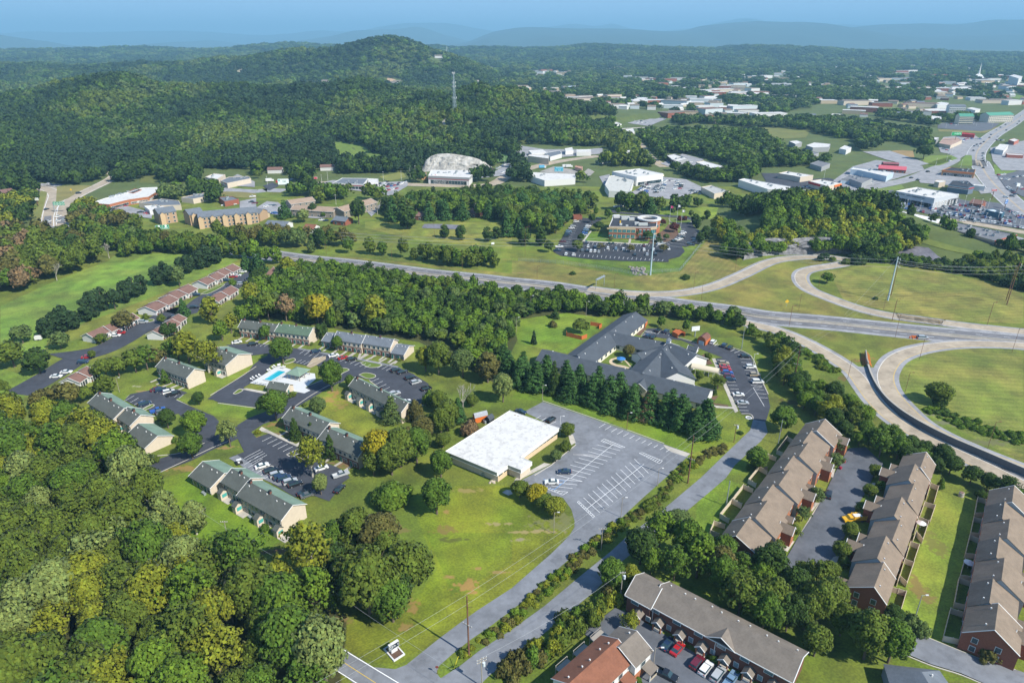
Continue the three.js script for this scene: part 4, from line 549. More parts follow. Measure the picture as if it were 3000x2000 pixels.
// ---------------------------------------------------------------- nursing home
{
const base=rframe('J',[285,390],[1815,760],6,13),t=thing('nursing_home','sprawling slate-roofed nursing home round a courtyard behind the pine row','nursing home',[base.x,0,base.z],base.rot),S=M.roofSlate,C=M.white;
const wing=(fr,he,hr,o={})=>{block(corners(fr,1.5));const[cx,cz]=localOf(t,fr),dr=fr.rot-base.rot,g=new THREE.Group();const hold={add:null};
const sub=[];const k=gblock({add:(m)=>sub.push(m)},0,0,fr.L,fr.w,he,hr,{wall:o.wall||mat(0.7,0.66,0.56,0.85,{map:T_WALL}),gable:M.white,roof:S,over:0.5,...o});const n=Math.round(fr.L/4.5);
const host={add:(m)=>sub.push(m)};for(let i=0;i<n;i++){win(host,'f',k,(i+0.5)/n*fr.L,1,1.6,1.3);win(host,'b',k,(i+0.5)/n*fr.L,1,1.6,1.3);}ridgeBits(host,k,o.vents??Math.round(fr.L/10),M.white,o.vf??0.5,0.42);
for(const m of sub){const x=m.position.x,z=m.position.z,c=Math.cos(dr),s=Math.sin(dr);m.position.set(cx+x*c+z*s,m.position.y,cz-x*s+z*c);m.rotation.y+=dr;t.add(m);}};
wing(base,3,3,{vf:-0.4});wing(rframe('J',[890,225],[600,440],6,13),3,3);wing(rframe('J',[1135,45],[890,228],6.02,12.6),3,3.02);wing(rframe('J',[880,222],[1440,328],6.1,11.4),3,3.1);wing(rframe('J',[1440,330],[1195,605],6.2,14),3.02,3.2);wing(rframe('J',[1420,362],[1160,425],5,8.6),3,2);wing(rframe('J',[1380,380],[1530,592],6.6,15),3.04,3.55);wing(rframe('J',[1440,325],[1690,440],6.8,15.4),3.06,3.7,{trim:M.white});
const cu=G('J',1440,320,7),[ux,uz]=localOf(t,cu),c=sbox('cupola',M.white,t,ux,6.4,uz,1.8,1.6,1.8);const cr=put('cupola_roof',new THREE.ConeGeometry(0.9,0.9,4),M.roofBlue,c);cr.position.y=1.4;cr.rotation.y=Math.PI/4;
for(const[x,y]of[[1665,378],[1590,458]]){const d=G('J',x,y,4.5),[dx,dz]=localOf(t,d),sub=[];gblock({add:(m)=>sub.push(m)},0,0,4,3,4.2,1.3,{y0:3,wall:M.white,roof:S,over:0.3,trim:M.white});for(const m of sub){m.position.set(dx,0,dz);m.rotation.y=-0.05;t.add(m);}}
{const sub=[],d=G('J',1195,690,4.4),[dx,dz]=localOf(t,d);gblock({add:(m)=>sub.push(m)},0,0,6,6,3.1,2.1,{wall:M.cream,roof:S,trim:M.white});for(const m of sub){m.position.set(dx,0,dz);m.rotation.y=Math.PI/2;t.add(m);}}
const a=G('J',1655,535,3),b=G('J',1905,585,3),aw=thing('entrance_awning','long cream barrel awning from the nursing home door to the car park','awning',[a.x,0,a.z],Math.atan2(-(b.z-a.z),b.x-a.x)),L=a.distanceTo(b),sg=mb();const n=7;for(let i=0;i<n;i++){const t0=Math.PI*i/n,t1=Math.PI*(i+1)/n,f=(q,x)=>[x,2.7+Math.sin(q)*1.3,-Math.cos(q)*1.9];sg.face([f(t0,0),f(t1,0),f(t1,L),f(t0,L)]);}sg.add('canopy',mat(0.62,0.54,0.4,0.85),aw);for(let i=0;i<=6;i++)for(const z of[-1.8,1.8])sbox('post',M.white,aw,i/6*(L-0.3)+0.15,0,z,0.14,2.72,0.14);
const u=G('J',1000,512),um=thing('patio_umbrella','blue patio umbrella over a table in the courtyard','umbrella',[u.x,0,u.z]);const uc=put('canopy',new THREE.ConeGeometry(2.1,0.9,8),mat(0.03,0.16,0.42,0.8),um);uc.position.y=2.7;sbox('pole',M.white,um,0,0,0,0.08,2.9,0.08);const ta=put('table',new THREE.CylinderGeometry(0.7,0.7,0.08,12),M.white,um);ta.position.y=0.75;
const FN=(label,f,pts,h,m)=>{const P=pl(f,...pts),w=thing('board_fence',label,'fence',[P[0].x,0,P[0].z]);for(let i=0;i<P.length-1;i++){const d=P[i+1].clone().sub(P[i]),k=Math.max(2,Math.round(d.length()/1.2));for(let j=0;j<k;j++){const c=P[i].clone().addScaledVector(d,(j+0.5)/k).sub(P[0]);sbox('board',m,w,c.x,0,c.z,d.length()/k-0.03,h,0.09,Math.atan2(-d.z,d.x));}}return w;};
FN('orange board fence round the lawn corner left of the nursing home','J',[500,245,498,265,640,298,690,280],2,M.orangeBrown);FN('short orange board fence at the far left wing of the nursing home','J',[720,165,825,182,800,200],2,M.orangeBrown);FN('orange board fence at the far end wall of the nursing home','J',[1222,190,1245,150,1235,140],2,M.orangeBrown);
}
// ---------------------------------------------------------------- townhouse rows, lower right
function townRow(label,fr,n,side,o={}){
const t=thing('townhouse_row',label,'townhouses',[fr.x,0,fr.z],fr.rot,'tan-roofed townhouse rows'),u=fr.L/n;block(corners(fr,2));const dk=mat(0.12,0.108,0.1,0.92,{map:T_ROOF});
for(let i=0;i<n;i++){
const hi=(i+(o.ph||0))% 2,cx=-fr.L/2+(i+0.5)*u,he=5.0,hr=hi?4.1:3.5,k=gblock(t,cx,side*(hi?0.5:-0.15),u-0.02,fr.w-0.6+(hi?1:0),he,hr,{wall:M.brickOrange,gable:mat(0.3,0.36,0.4,0.8),roof:M.roofTan,over:0.16,shift:-side*(hi?0.2:1.2),trim:i===0||i===n-1?M.white:undefined});
if(i===0||i===n-1){const s=i?1:-1,x=s*(fr.L/2+0.02),z0=k.z0,z1=k.z1,e=mb(),v=[[x,0,z1],[x,0,z0],[x,he,z0],[x,he+hr-0.05,k.rz],[x,he,z1]];e.face(s>0?v:v.reverse());e.add('brick_end_wall',M.brick,t);for(const[a,y]of[[2.6,0.9],[fr.w-3.4,0.9],[2.6,3.4],[fr.w-3.4,3.4]])win(t,s>0?'r':'l',{...k,x0:x,x1:x},a,y,1.1,1.4);}
ridgeBits(t,k,2,M.white,-side*0.6,0.3);const zf=side>0?k.z1:k.z0,sd=side>0?'f':'b';
const gb=[],gw=3.4;gblock({add:(m)=>gb.push(m)},0,0,hi?3.6:2.6,gw,hi?4.4:3.2,1.7,{y0:0,wall:M.brick,gable:M.brickOrange,roof:M.roofTan,over:0.25,trim:M.white});for(const m of gb){m.rotation.y=Math.PI/2;m.position.set(cx+(hi?u*0.2:-u*0.22),0,zf+side*(hi?1.0:0.8));t.add(m);}
win(t,sd,k,u*0.5,0.9,1.3,1.5);win(t,sd,k,u*0.75,3.2,1.3,1.2);win(t,sd,k,u*0.3,0.1,1,2.1,{door:1,leaf:M.dark});win(t,sd==='f'?'b':'f',k,u*0.3,0.9,1.4,1.3);win(t,sd==='f'?'b':'f',k,u*0.7,0.1,1.7,2.1,{door:1,leaf:M.glass});
}
return t;
}
const TH1=gframe('P7',[95,1335],[1040,75],[620,1440],5.2);townRow('long tan-roofed townhouse row nearest the lane, between the lane and the townhouse drive',TH1,8,1);
const TH2=gframe('O',[905,975],[1215,110],[548,890],5.2);TH2.L+=26;{const c=Math.cos(TH2.rot),s=Math.sin(TH2.rot);TH2.x+=13*c-3;TH2.z-=13*s;}
const TH2b=gframe('O',[910,960],[1255,0],[545,885],5.2);townRow('middle tan-roofed townhouse row facing the drive with the yellow truck',gframe('O',[915,965],[1290,-100],[560,888],5.2),7,-1);
townRow('tan-roofed townhouse row at the right edge behind the long grass strip',gframe('O',[1485,1172],[1692,92],[1895,1400],5.2),7,1,{ph:1});
function patio(label,f,ps,h=1.8){const P=pl(f,...ps),t=thing('patio_fence',label,'fence',[P[0].x,0,P[0].z],0,'cream vinyl patio fences');for(let i=0;i<P.length-1;i++){const d=P[i+1].clone().sub(P[i]),k=Math.max(1,Math.round(d.length()/1.9));for(let j=0;j<k;j++){const c=P[i].clone().addScaledVector(d,(j+0.5)/k).sub(P[0]),r=Math.atan2(-d.z,d.x),b=sbox('fence_panel',M.fence,t,c.x,0,c.z,d.length()/k-0.04,h*(j % 2?1:0.97),0.08,r);const e=P[i].clone().addScaledVector(d,j/k).sub(P[0]);sbox('post',M.fence,t,e.x,0,e.z,0.14,h+0.15,0.14);}}return t;}
[[95,1330,0,1290,40,1190,165,1230],[205,1170,105,1110,235,950,345,1010],[345,1000,240,945,360,790,470,840],[500,780,415,730,530,590,625,640],[625,600,530,580,630,455,725,490],[790,440,728,410,840,260,905,300]].forEach((p,i)=>patio(['lowest','second','third','fourth','fifth','topmost'][i]+' cream patio fence, counted upward, on the lane side of the nearest townhouses','P7',p));
[[905,1000,935,870,1052,905,1010,1045],[985,830,1000,780,1055,830],[1000,790,1040,655,1110,680,1055,840],[1050,640,1085,520,1152,545,1110,670],[1105,500,1130,440,1180,505],[1120,430,1150,330,1225,360,1180,500],[1160,310,1195,215,1275,240,1235,360],[1210,170,1240,70,1300,95,1265,215]].forEach((p,i)=>patio(['lowest','second','third','fourth','fifth','sixth','seventh','topmost'][i]+' patio fence, counted upward, along the left edge of the grass strip','O',p));
[[1480,1280,1335,1250,1390,1035,1500,1070],[1500,1010,1420,990,1455,800,1545,830],[1550,790,1465,780,1500,655,1580,690],[1590,620,1505,610,1540,470,1610,500],[1620,460,1545,450,1570,335,1640,350],[1650,300,1578,300,1600,180,1680,200]].forEach((p,i)=>patio(['lowest','second','third','fourth','fifth','topmost'][i]+' patio fence, counted upward, along the right edge of the grass strip','O',p));
for(const[f,x,y]of[['O',1165,385],['O',1530,690]]){const v=G(f,x,y),t=thing('patio_umbrella',x<1300?'pale umbrella on a patio left of the grass strip':'shaded umbrella on a patio right of the grass strip','umbrella',[v.x,0,v.z]);const c=put('canopy',new THREE.ConeGeometry(1.4,0.7,8),M.white,t);c.position.y=2.3;sbox('pole',M.white,t,0,0,0,0.07,2.4,0.07);}
// ---------------------------------------------------------------- brick apartments, lower right corner
{
const fr=gframe('P6',[350,455],[2350,1530],[600,130],5.6),t=thing('brick_apartments','long brick apartment row with small gabled porches at the bottom edge','apartments',[fr.x,0,fr.z],fr.rot),k=gblock(t,0,0,fr.L,fr.w,5.6,2.7,{wall:M.brickDark,roof:M.roofGrey,over:0.45,trim:M.white,gutter:M.white});block(corners(fr,3));
const f2=gframe('P6',[-10,300],[320,478],[290,30],5.6),[cx,cz]=localOf(t,f2),k2=gblock(t,cx,cz,f2.L,f2.w,5.6,2.5,{wall:M.brickDark,roof:M.roofGrey,over:0.45,trim:M.white,gutter:M.white});block(corners(f2,2));
const toX=(x,y)=>{const[a]=localOf(t,G('P6',x,y,0));return a;};
const porch=(x,kk)=>{const z=kk.z1,sub=[];gblock({add:(m)=>sub.push(m)},0,0,2.3,2.2,2.6,0.85,{y0:2.35,wall:M.white,gable:mat(0.1,0.14,0.17,0.7),roof:M.roofGrey,over:0.2,trim:M.white});for(const m of sub){m.rotation.y=Math.PI/2;m.position.set(x,0,z+1.0);t.add(m);}for(const s of[-0.95,0.95])sbox('porch_column',M.brickOrange,t,x+s,0,z+1.9,0.3,2.45,0.3);for(let i=0;i<7;i++)sbox('railing_slat',M.white,t,x-0.75+i*0.25,0.15,z+1.95,0.14,0.85,0.08);sbox('porch_slab',M.concrete,t,x,0.02,z+1.1,2.3,0.14,2.1);sbox('entry_path',M.concrete,t,x-0.4,0.03,z+3,1,0.06,2);win(t,'f',kk,x-kk.x0,0.15,0.95,2.05,{door:1,leaf:M.white});win(t,'f',kk,x-kk.x0+2.3,0.9,1,1.3,{glass:mat(0.2,0.3,0.34,0.2)});win(t,'f',kk,x-kk.x0-1.6,3.9,1.9,1.15,{glass:mat(0.1,0.17,0.2,0.15)});};
for(const[x,y]of[[455,780],[755,960],[1065,1130],[1395,1310],[1735,1490],[2080,1680]])porch(toX(x,y),k);porch(toX(140,680),k2);
{const sub=[],x=toX(1290,1250);gblock({add:(m)=>sub.push(m)},0,0,4.6,6.6,5.5,1.9,{y0:5.3,wall:M.white,gable:M.dark,roof:M.roofGrey,over:0.35,trim:M.white});for(const m of sub){m.rotation.y=Math.PI/2;m.position.set(x,0,k.z1-2.0);t.add(m);}}
ridgeBits(t,k,10,M.white,-0.9,0.3);for(const x of[k.x0+0.4,toX(1240,1180)])sbox('downpipe',M.white,t,x,0,k.z1+0.12,0.16,5.3,0.16);
const g=thing('rear_townhouses','rust-brown roofed townhouse with white siding at the bottom edge','townhouse',[0,0,0]),a=gframe('N',[560,1740],[925,1394],[660,1235],5.2);g.position.set(a.x,0,a.z);g.rotation.y=a.rot;const kb=gblock(g,0,0,a.L,a.w,5.2,2.4,{wall:M.white,roof:M.roofRust,over:0.35,trim:M.white});block(corners(a,2));const b=gframe('N',[945,1442],[1068,1324],[800,1168],5.2),[bx0,bz0]=localOf(g,b),kg=gblock(g,bx0,bz0,b.L,b.w,5.2,2.2,{wall:M.white,gable:M.white,roof:M.roofGrey,over:0.35,trim:M.white});block(corners(b,2));bx('brick_facing',M.brickOrange,g,kg.x0,0,kg.z1,kg.x1,2.4,kg.z1+0.08);bx('brick_facing',M.brickOrange,g,kb.x0,0,kb.z1,kb.x1,2.4,kb.z1+0.08);ridgeBits(g,kb,5,M.white,-0.6,0.3);ridgeBits(g,kg,2,M.white,-0.6,0.3);for(const u of[2,5,9,12,16])win(g,'f',kb,u,3.2,1.3,1.2);win(g,'f',kg,3,3.2,1.6,1.2);
const pr=(x,z,m)=>{sbox('porch_roof',m,g,x,2.6,z+1.2,3.2,0.16,2.8).rotation.x=0.22;for(const s of[-1.4,1.4])sbox('porch_post',M.white,g,x+s,0,z+2.4,0.2,2.4,0.2);for(let i=0;i<8;i++)sbox('railing_slat',M.fence,g,x-1.2+i*0.33,0.1,z+2.4,0.22,0.8,0.08);};pr((kg.x0+kg.x1)/2+1,kg.z1,M.roofGrey);pr(kb.x1-3,kb.z1,M.roofRust);pr(kb.x1-10,kb.z1,M.roofRust);
for(let i=0;i<3;i++){const x=kb.x0+6+i*6;sbox('rear_deck',M.poleLight,g,x,2.2,kb.z0-1.6,4,0.16,3);for(const s of[-1.9,1.9])sbox('deck_post',M.poleLight,g,x+s,0,kb.z0-3,0.16,3.2,0.16);sbox('deck_rail',M.poleLight,g,x,3.1,kb.z0-3,4,0.1,0.1);}
const h0=G('O',1200,1600,4),h=thing('house','blue-grey hip-roofed house cut by the bottom edge','house',[h0.x,0,h0.z],-0.15);block([V(h0.x-9,0,h0.z-7),V(h0.x+9,0,h0.z-7),V(h0.x+9,0,h0.z+8),V(h0.x-9,0,h0.z+8)]);const kk=[[-6.4,-5.6],[5.4,-5.6],[7.4,6],[-7.4,6]];hip(h,kk,[[-0.3,6.2,-2],[0.2,6.2,2.4]],M.roofBlue,3.4,mat(0.2,0.24,0.28,0.8,{map:T_WALL}));sbox('roof_vent',M.white,h,2,5.2,-2,0.3,0.6,0.3);
}
// ---------------------------------------------------------------- cottages with brown roofs, left
function cottage(label,fr,n){const t=thing('cottage_row',label,'cottages',[fr.x,0,fr.z],fr.rot,'brown-roofed cottage rows'),u=fr.L/n;block(corners(fr,1.5));for(let i=0;i<n;i++){const k=gblock(t,-fr.L/2+(i+0.5)*u,(i % 2?0.7:-0.4),u-0.02,fr.w-0.8,2.7,1.9+(i % 2?0.25:0),{wall:M.white,roof:M.roofBrown,over:0.35,trim:M.white,gutter:M.white});bx('brick_facing',M.brickDark,t,k.x0+0.5,0,k.z1,k.x1-0.5,1,k.z1+0.07);for(let j=0;j<2;j++){win(t,'f',k,u*(0.25+j*0.5),0.9,1.5,1.2);win(t,'f',k,u*(0.42+j*0.3),0.1,0.9,2,{door:1,leaf:M.dark});}for(const x of[0.2,0.5,0.8])sbox('porch_post',M.white,t,k.x0+u*x,0,k.z1+0.5,0.16,2.5,0.16);}return t;}
cottage('nearer brown-roofed cottage row beside the meadow conifers',gframe('D',[1440,1445],[1805,1240],[1275,1425],2.7),4);cottage('farthest brown-roofed cottage row along the meadow edge',gframe('D',[1910,1205],[2200,1050],[1770,1190],2.7),4);cottage('brown-roofed cottage row behind the round dark tree, near the white trailer',gframe('H',[875,285],[1285,100],[752,262],2.7),3);
cottage('brown cottage roof half hidden by trees at the lower bend of the cottage drive',gframe('H',[742,690],[880,590],[650,615],2.7),2);cottage('brown cottage roof across the drive among yellow-green trees',gframe('H',[1500,255],[1720,100],[1368,232],2.7),3);cottage('brown cottage roof on the tree side of the upper cottage drive',gframe('D',[2010,1360],[2180,1250],[1905,1330],2.7),2);cottage('brown cottage roof alone between tall trees above the apartments',gframe('E',[130,1140],[205,1070],[90,1105],2.7),1);
// ---------------------------------------------------------------- the bank
{
const h=9,R=flat('bank_building','two-storey brick and beige bank with a white ring-roofed rotunda','bank','S6',[[250,540],[1060,560],[1480,565],[1685,540],[1700,390],[1130,225],[560,205],[370,190],[340,320]],h,{wall:M.brick,cap:M.white,roof:M.roofBlack,parapet:0.5}),t=R.t,o=(f,x,y,hh)=>{const p=G(f,x,y,hh);return[p.x-R.cx,p.z-R.cz];};
const facade=(x0,y0,x1,y1,list)=>{const A=o('S6',x0,y0,h),B=o('S6',x1,y1,h),L=Math.hypot(B[0]-A[0],B[1]-A[1]),an=Math.atan2(A[1]-B[1],B[0]-A[0]),nx=Math.sin(an),nz=Math.cos(an);for(const[name,m,u0,u1,v0,v1,out]of list){const u=(u0+u1)/2,b=sbox(name,m,t,lerp(A[0],B[0],u)+nx*out*0.5,v0,lerp(A[1],B[1],u)+nz*out*0.5,L*(u1-u0),v1-v0,out,an);if(name==='window'){for(const k of[-0.17,0.17])sbox('mullion',M.white,b,k,0,0,0.03,1,1.3);}}return{A,B,L,an,nx,nz};};
const L1=[];L1.push(['beige_band',M.beige,0,1,6.9,8.95,0.1],['sill_band',M.beige,0,1,4.6,4.9,0.14]);for(let i=0;i<6;i++){L1.push(['window',M.glassTeal,i/6+0.015,i/6+0.14,4.95,6.7,0.2],['window',M.glassTeal,i/6+0.015,i/6+0.13,0.7,3.1,0.2],['pier',M.beige,i/6+0.135,i/6+0.162,0.5,3.3,0.16],['pier',M.beige,i/6+0.142,i/6+0.165,4.9,6.8,0.16]);}const fa=facade(250,540,1060,560,L1);
facade(1060,560,1500,565,[['cornice',M.white,0,1,8.4,8.7,0.3],['belt_course',M.white,0,1,4.2,4.4,0.14],...[0.25,0.52,0.78].flatMap((u)=>[['window',M.glassTeal,u,u+0.13,4.9,7.0,0.2],['window',M.glassTeal,u,u+0.13,0.9,3,0.2],['lintel',M.white,u-0.02,u+0.15,7.02,7.3,0.22]])]);facade(1500,565,1690,540,[['beige_band',M.beige,0,1,6.9,8.95,0.12],['window',M.glassTeal,0.08,0.85,4.3,6.6,0.2],['beige_band',M.beige,0,1,3.2,4.2,0.12],['window',M.glassTeal,0.05,0.9,0.4,3,0.2]]);
print(t,9.4,1.0,(c,W,H)=>{c.fillStyle='#b9a67e';c.fillRect(0,0,W,H);c.fillStyle='#2b2723';c.font='bold '+Math.round(H*0.86)+'px sans-serif';c.textBaseline='middle';c.textAlign='center';c.fillText('General Shale',W/2,H*0.52,W*0.96);},lerp(fa.A[0],fa.B[0],0.17)+fa.nx*0.13,7.5,lerp(fa.A[1],fa.B[1],0.17)+fa.nz*0.13,fa.an);
const c=o('S6',1460,285,10.4),rad=8.3,ring=mb(),N=36;for(let i=0;i<N;i++){const a=i/N*6.2832,b=(i+1)/N*6.2832,P=(t2,r,y)=>[c[0]+Math.cos(t2)*r,y,c[1]+Math.sin(t2)*r];ring.face([P(a,rad-2.2,10.5),P(b,rad-2.2,10.5),P(b,rad+0.5,10.5),P(a,rad+0.5,10.5)].reverse());ring.face([P(b,rad+0.5,9.6),P(a,rad+0.5,9.6),P(a,rad+0.5,10.5),P(b,rad+0.5,10.5)]);ring.face([P(a,rad-2.2,9),P(b,rad-2.2,9),P(b,rad-2.2,10.5),P(a,rad-2.2,10.5)]);}ring.add('ring_roof',M.whiteRoof,t);
const drum=put('rotunda_wall',new THREE.CylinderGeometry(rad,rad,9.6,36,1,true),M.brickOrange,t);drum.position.set(c[0],4.8,c[1]);const rf=put('rotunda_roof',new THREE.CylinderGeometry(rad-2.1,rad-2.1,0.1,30),M.roofBlack,t);rf.position.set(c[0],9.02,c[1]);
for(let i=0;i<5;i++){const a=-0.4+i*0.42,w=put('window',boxOf(1.5,2.2,0.2),M.white,t);w.position.set(c[0]+Math.cos(a)*rad,5.8,c[1]+Math.sin(a)*rad);w.rotation.y=Math.PI/2-a;put('pane',boxOf(1.3,2,0.3),M.glassTeal,w);}
for(const[x,y,a,b,d]of[[745,300,6.2,2,2],[930,320,4,1.8,2],[1270,475,6.6,1.8,1.8],[1080,450,3,1.8,1.8],[605,465,1.8,1.2,1.5],[790,490,1.8,0.6,1.4]]){const p=o('S6',x,y,9.4);sbox('roof_unit',mat(0.5,0.52,0.5,0.6),t,p[0],8.5,p[1],a,b,d);}{const p=o('S6',590,395,9.6);sbox('roof_unit',M.gold,t,p[0],8.5,p[1],0.9,1.8,0.8);}{const p=o('S6',470,225,9.6);sbox('stair_housing',M.white,t,p[0],8.5,p[1]+1,4.6,2,2.6);}
for(const[x,y,m,n]of[[1445,650,mat(0.5,0.05,0.16,0.7),'maroon flag'],[1512,640,M.white,'pale flag'],[1550,690,M.white,'white flag']]){const p=G('F',x,y),q=thing('flagpole','white flagpole with a '+n+' right of the bank','flagpole',[p.x,0,p.z],0,'flagpoles right of the bank');mb().tube([0,0,0],[0,15,0],0.12,0.06,6).add('pole',M.white,q);const fl=mb();for(let i=0;i<6;i++){const w=(k)=>Math.sin(k*1.3)*0.2;fl.face([[i*0.35,12.9-i*0.05,w(i)],[i*0.35+0.35,12.85-i*0.05,w(i+1)],[i*0.35+0.35,14.6-i*0.08,w(i+1)],[i*0.35,14.7-i*0.08,w(i)]]);}fl.add('flag',m,q);}
const eb=G('F',600,600),e=thing('dumpster_enclosure','small brick dumster yard at the top of the bank lot'.replace('dumster','dumpster'),'enclosure',[eb.x,0,eb.z],0.1);for(const[x,z,a,b]of[[0,-2.6,7,0.3],[0,2.6,7,0.3],[-3.4,0,0.3,5],[3.4,0,0.3,5]])sbox('wall',M.brick,e,x,0,z,a,3.2,b);sbox('dumpster',M.dark,e,0,0,0,3,1.6,2);
}
// ---------------------------------------------------------------- shops, dealers, motels and schools farther out
const CR=M.cream,RED=[0.5,0.02,0.03];
function gab1(name,label,cat,fr,he,hr,o={}){const t=thing(name,label,cat,[fr.x,o.y||0,fr.z],fr.rot,o.group),k=gblock(t,0,0,fr.L,fr.w,he,hr,o);block(corners(fr,2.5));for(let s=0;s<(o.storeys||1);s++){const n=o.n||Math.max(2,Math.round(fr.L/5));for(let i=0;i<n;i++){win(t,'f',k,(i+0.5)/n*fr.L,0.8+s*2.9,o.ww||1.6,1.4);if(o.bays&&i % o.bays===0){const sub=[];gblock({add:(m)=>sub.push(m)},0,0,2.4,3.4,he-0.4,1.5,{wall:o.bay||o.wall,roof:o.roof,over:0.2});for(const m of sub){if(s)continue;m.rotation.y=Math.PI/2;m.position.set(k.x0+(i+0.5)/n*fr.L,0,k.z1+0.7);t.add(m);}}}}return t;}
flat('school_building','long flat white-roofed brick school in the upper left','school','D',[828,452,960,408,1180,352,1300,312,1478,305,1440,345,1360,395,1180,420,1000,465],5,{wall:M.brickOrange,cap:M.white,units:8,win:[[6,6,1,2.2,1.6],[5,8,1,2.2,1.6],[7,8,1,2.2,1.6]]});
flat('school_wing','grey flat-roofed wing in front of the brick school','building','D',[1270,447,1480,412,1640,430,1660,470,1480,475],4.5,{wall:CR,roof:M.roofBlue,units:3});flat('school_wing','grey flat-roofed wing right of the trees by the school','building','D',[1660,400,1810,370,1930,348,1900,390,1770,415],4.5,{wall:CR,roof:M.roofBlue,units:4});flat('school_wing','grey flat roof beyond the dark trees by the school','building','D',[2000,395,2130,390,2190,415,2060,440],4.5,{wall:M.brick,roof:M.roofBlue,units:2});flat('workshop','low white-roofed workshop below the school wing','building','D',[1320,480,1480,465,1520,505,1370,520],4,{units:3});flat('workshop','grey shed roof at the left end of the school','building','D',[1160,350,1240,318,1300,330,1220,362],5,{roof:M.roofBlue,wall:M.brickOrange});
const TANB=mat(0.4,0.27,0.17,0.9,{map:T_BRICK}),TB={wall:TANB,gable:TANB,roof:M.roofBlue,storeys:3,bays:3,ww:1.3,bay:mat(0.55,0.4,0.24,0.88,{map:T_WALL})};
gab1('apartment_house','left of the tan three-storey apartment houses with grey gabled roofs','apartments',rframe('D',[1420,505],[1580,482],11.5,14),8.6,3,TB);gab1('apartment_house','small middle one of the tan three-storey apartment houses','apartments',rframe('D',[1700,515],[1830,495],11.5,13),8.6,3,TB);gab1('apartment_house','long right one of the tan three-storey apartment houses','apartments',rframe('D',[1810,535],[2352,488],11.5,14),8.6,3,{...TB,n:15});gab1('apartment_house','tan gabled end right of the long apartment house','apartments',rframe('E',[-20,500],[60,505],9,11),6.2,2.6,TB);
flat('store','white cream-walled store by the dark trees at the upper left','store','D',[1883,212,1965,180,2066,190,1978,240],6,{wall:CR,units:2});flat('store','wide shop with a blue-grey roof and red sign at the upper left','store','D',[2020,247,2100,212,2280,205,2302,226,2085,270],5,{wall:CR,roof:M.roofBlue,units:3,win:[[4,5,0.6,3,2]],band:[[4,3.2,0.8,M.red,0.2,0.4]]});
gab1('house','dark brown-roofed house at the left edge by the highway','house',rframe('D',[-10,335],[95,320],6,13),4,2.2,{wall:M.brickDark,roof:M.roofBrown});gab1('house','pale house behind the brown-roofed house at the left edge','house',rframe('D',[0,310],[60,300],5,9),3.4,1.6,{wall:M.white,roof:M.roofBlue});
const MOT={wall:mat(0.26,0.22,0.18,0.9,{map:T_BRICK}),roof:mat(0.3,0.22,0.16,0.9,{map:T_ROOF}),storeys:2,ww:1.2,trim:M.white,gutter:M.white};
gab1('motel_wing','rear left brown-roofed motel wing','motel',rframe('E',[290,425],[508,395],8.2,13),5.8,2.2,MOT);gab1('motel_wing','front brown-roofed motel wing facing the drive','motel',rframe('E',[350,472],[738,492],7.4,13),5.2,2.2,MOT);gab1('motel_wing','right brown-roofed motel wing running away from the viewer','motel',rframe('E',[745,495],[1050,412],8.2,14),5.8,2.4,MOT);
for(const[lab,a,b,w,wall,roof]of[['white-gabled grey house left below the motel',[110,612],[300,622],11,M.white,M.roofBlue],['small brown-roofed house below the motel',[460,645],[552,652],9,M.white,M.roofRust],['grey-roofed brick house on the motel drive',[735,572],[850,585],10,M.brick,M.roofBlue],['tan gabled house by the pines behind the ball courts',[1430,455],[1492,465],12,M.beige,M.roofGrey],['brown-roofed house behind the left ball court',[1440,530],[1550,535],12,M.brickDark,M.roofBrown],['half hidden brown house by the pines right of the ball courts',[1990,505],[2050,515],10,M.brickDark,M.roofBrown],['tan cottage glimpsed in the grove right of the ball courts',[2020,455],[2100,460],10,M.beige,M.roofGrey],['small tan house left of the grey house below the motel',[10,520],[80,530],9,M.beige,M.roofBlue]])gab1('house',lab,'house',rframe('E',a,b,5.6,w),3.4,2.2,{wall,roof});
flat('car_dealership','low car showroom with a grey roof and dark red band at upper left of centre','dealership','E',[708,268,790,222,1030,225,985,280],5.5,{roof:M.roofBlue,units:2,band:[[3,3.4,0.7,mat(0.3,0.02,0.05,0.7)]],win:[[3,8,0.5,3,2.4]]});flat('car_dealership','white workshop annex beside the grey-roofed showroom','dealership','E',[1030,226,1122,230,1118,258,1030,262],5,{win:[[2,3,0.4,3,2.6,M.galv]]});
{const r=flat('car_dealership','big white car showroom with a red emblem below the quarry face','dealership','S4',[[490,490],[570,335],[1612,352],[1665,455],[1575,540]],8,{units:10,band:[[4,5.6,2.2,M.grey,0,1,0.3],[4,5.1,0.35,M.red,0,1,0.35],[3,5.6,2.2,M.grey,0,1,0.3]],win:[[4,12,0.4,3,3.6]],cap:M.white}),p=G('S4',865,590,3),b=sbox('entrance_portal',M.white,r.t,p.x-r.cx,0,p.z-r.cz,20,9,3,-0.04);print(r.t,4.6,4.6,(c,W,H)=>{c.fillStyle='#f4f4f4';c.fillRect(0,0,W,H);c.strokeStyle='#b3122a';c.lineWidth=W*0.08;c.beginPath();c.ellipse(W/2,H*0.4,W*0.4,H*0.28,0,0,7);c.stroke();c.beginPath();c.ellipse(W/2,H*0.4,W*0.14,H*0.28,0,0,7);c.stroke();c.beginPath();c.ellipse(W/2,H*0.3,W*0.24,H*0.13,0,0,7);c.stroke();c.fillStyle='#b3122a';c.fillRect(W*0.08,H*0.82,W*0.84,H*0.12);},p.x-r.cx-6.6,6,p.z-r.cz+1.6,-0.04,'emblem');flat('car_dealership','tan entrance annex at the left end of the big white showroom','dealership','S4',[[190,455],[240,400],[440,400],[440,470],[300,470]],5,{wall:mat(0.6,0.33,0.16,0.85),roof:M.whiteRoof});}
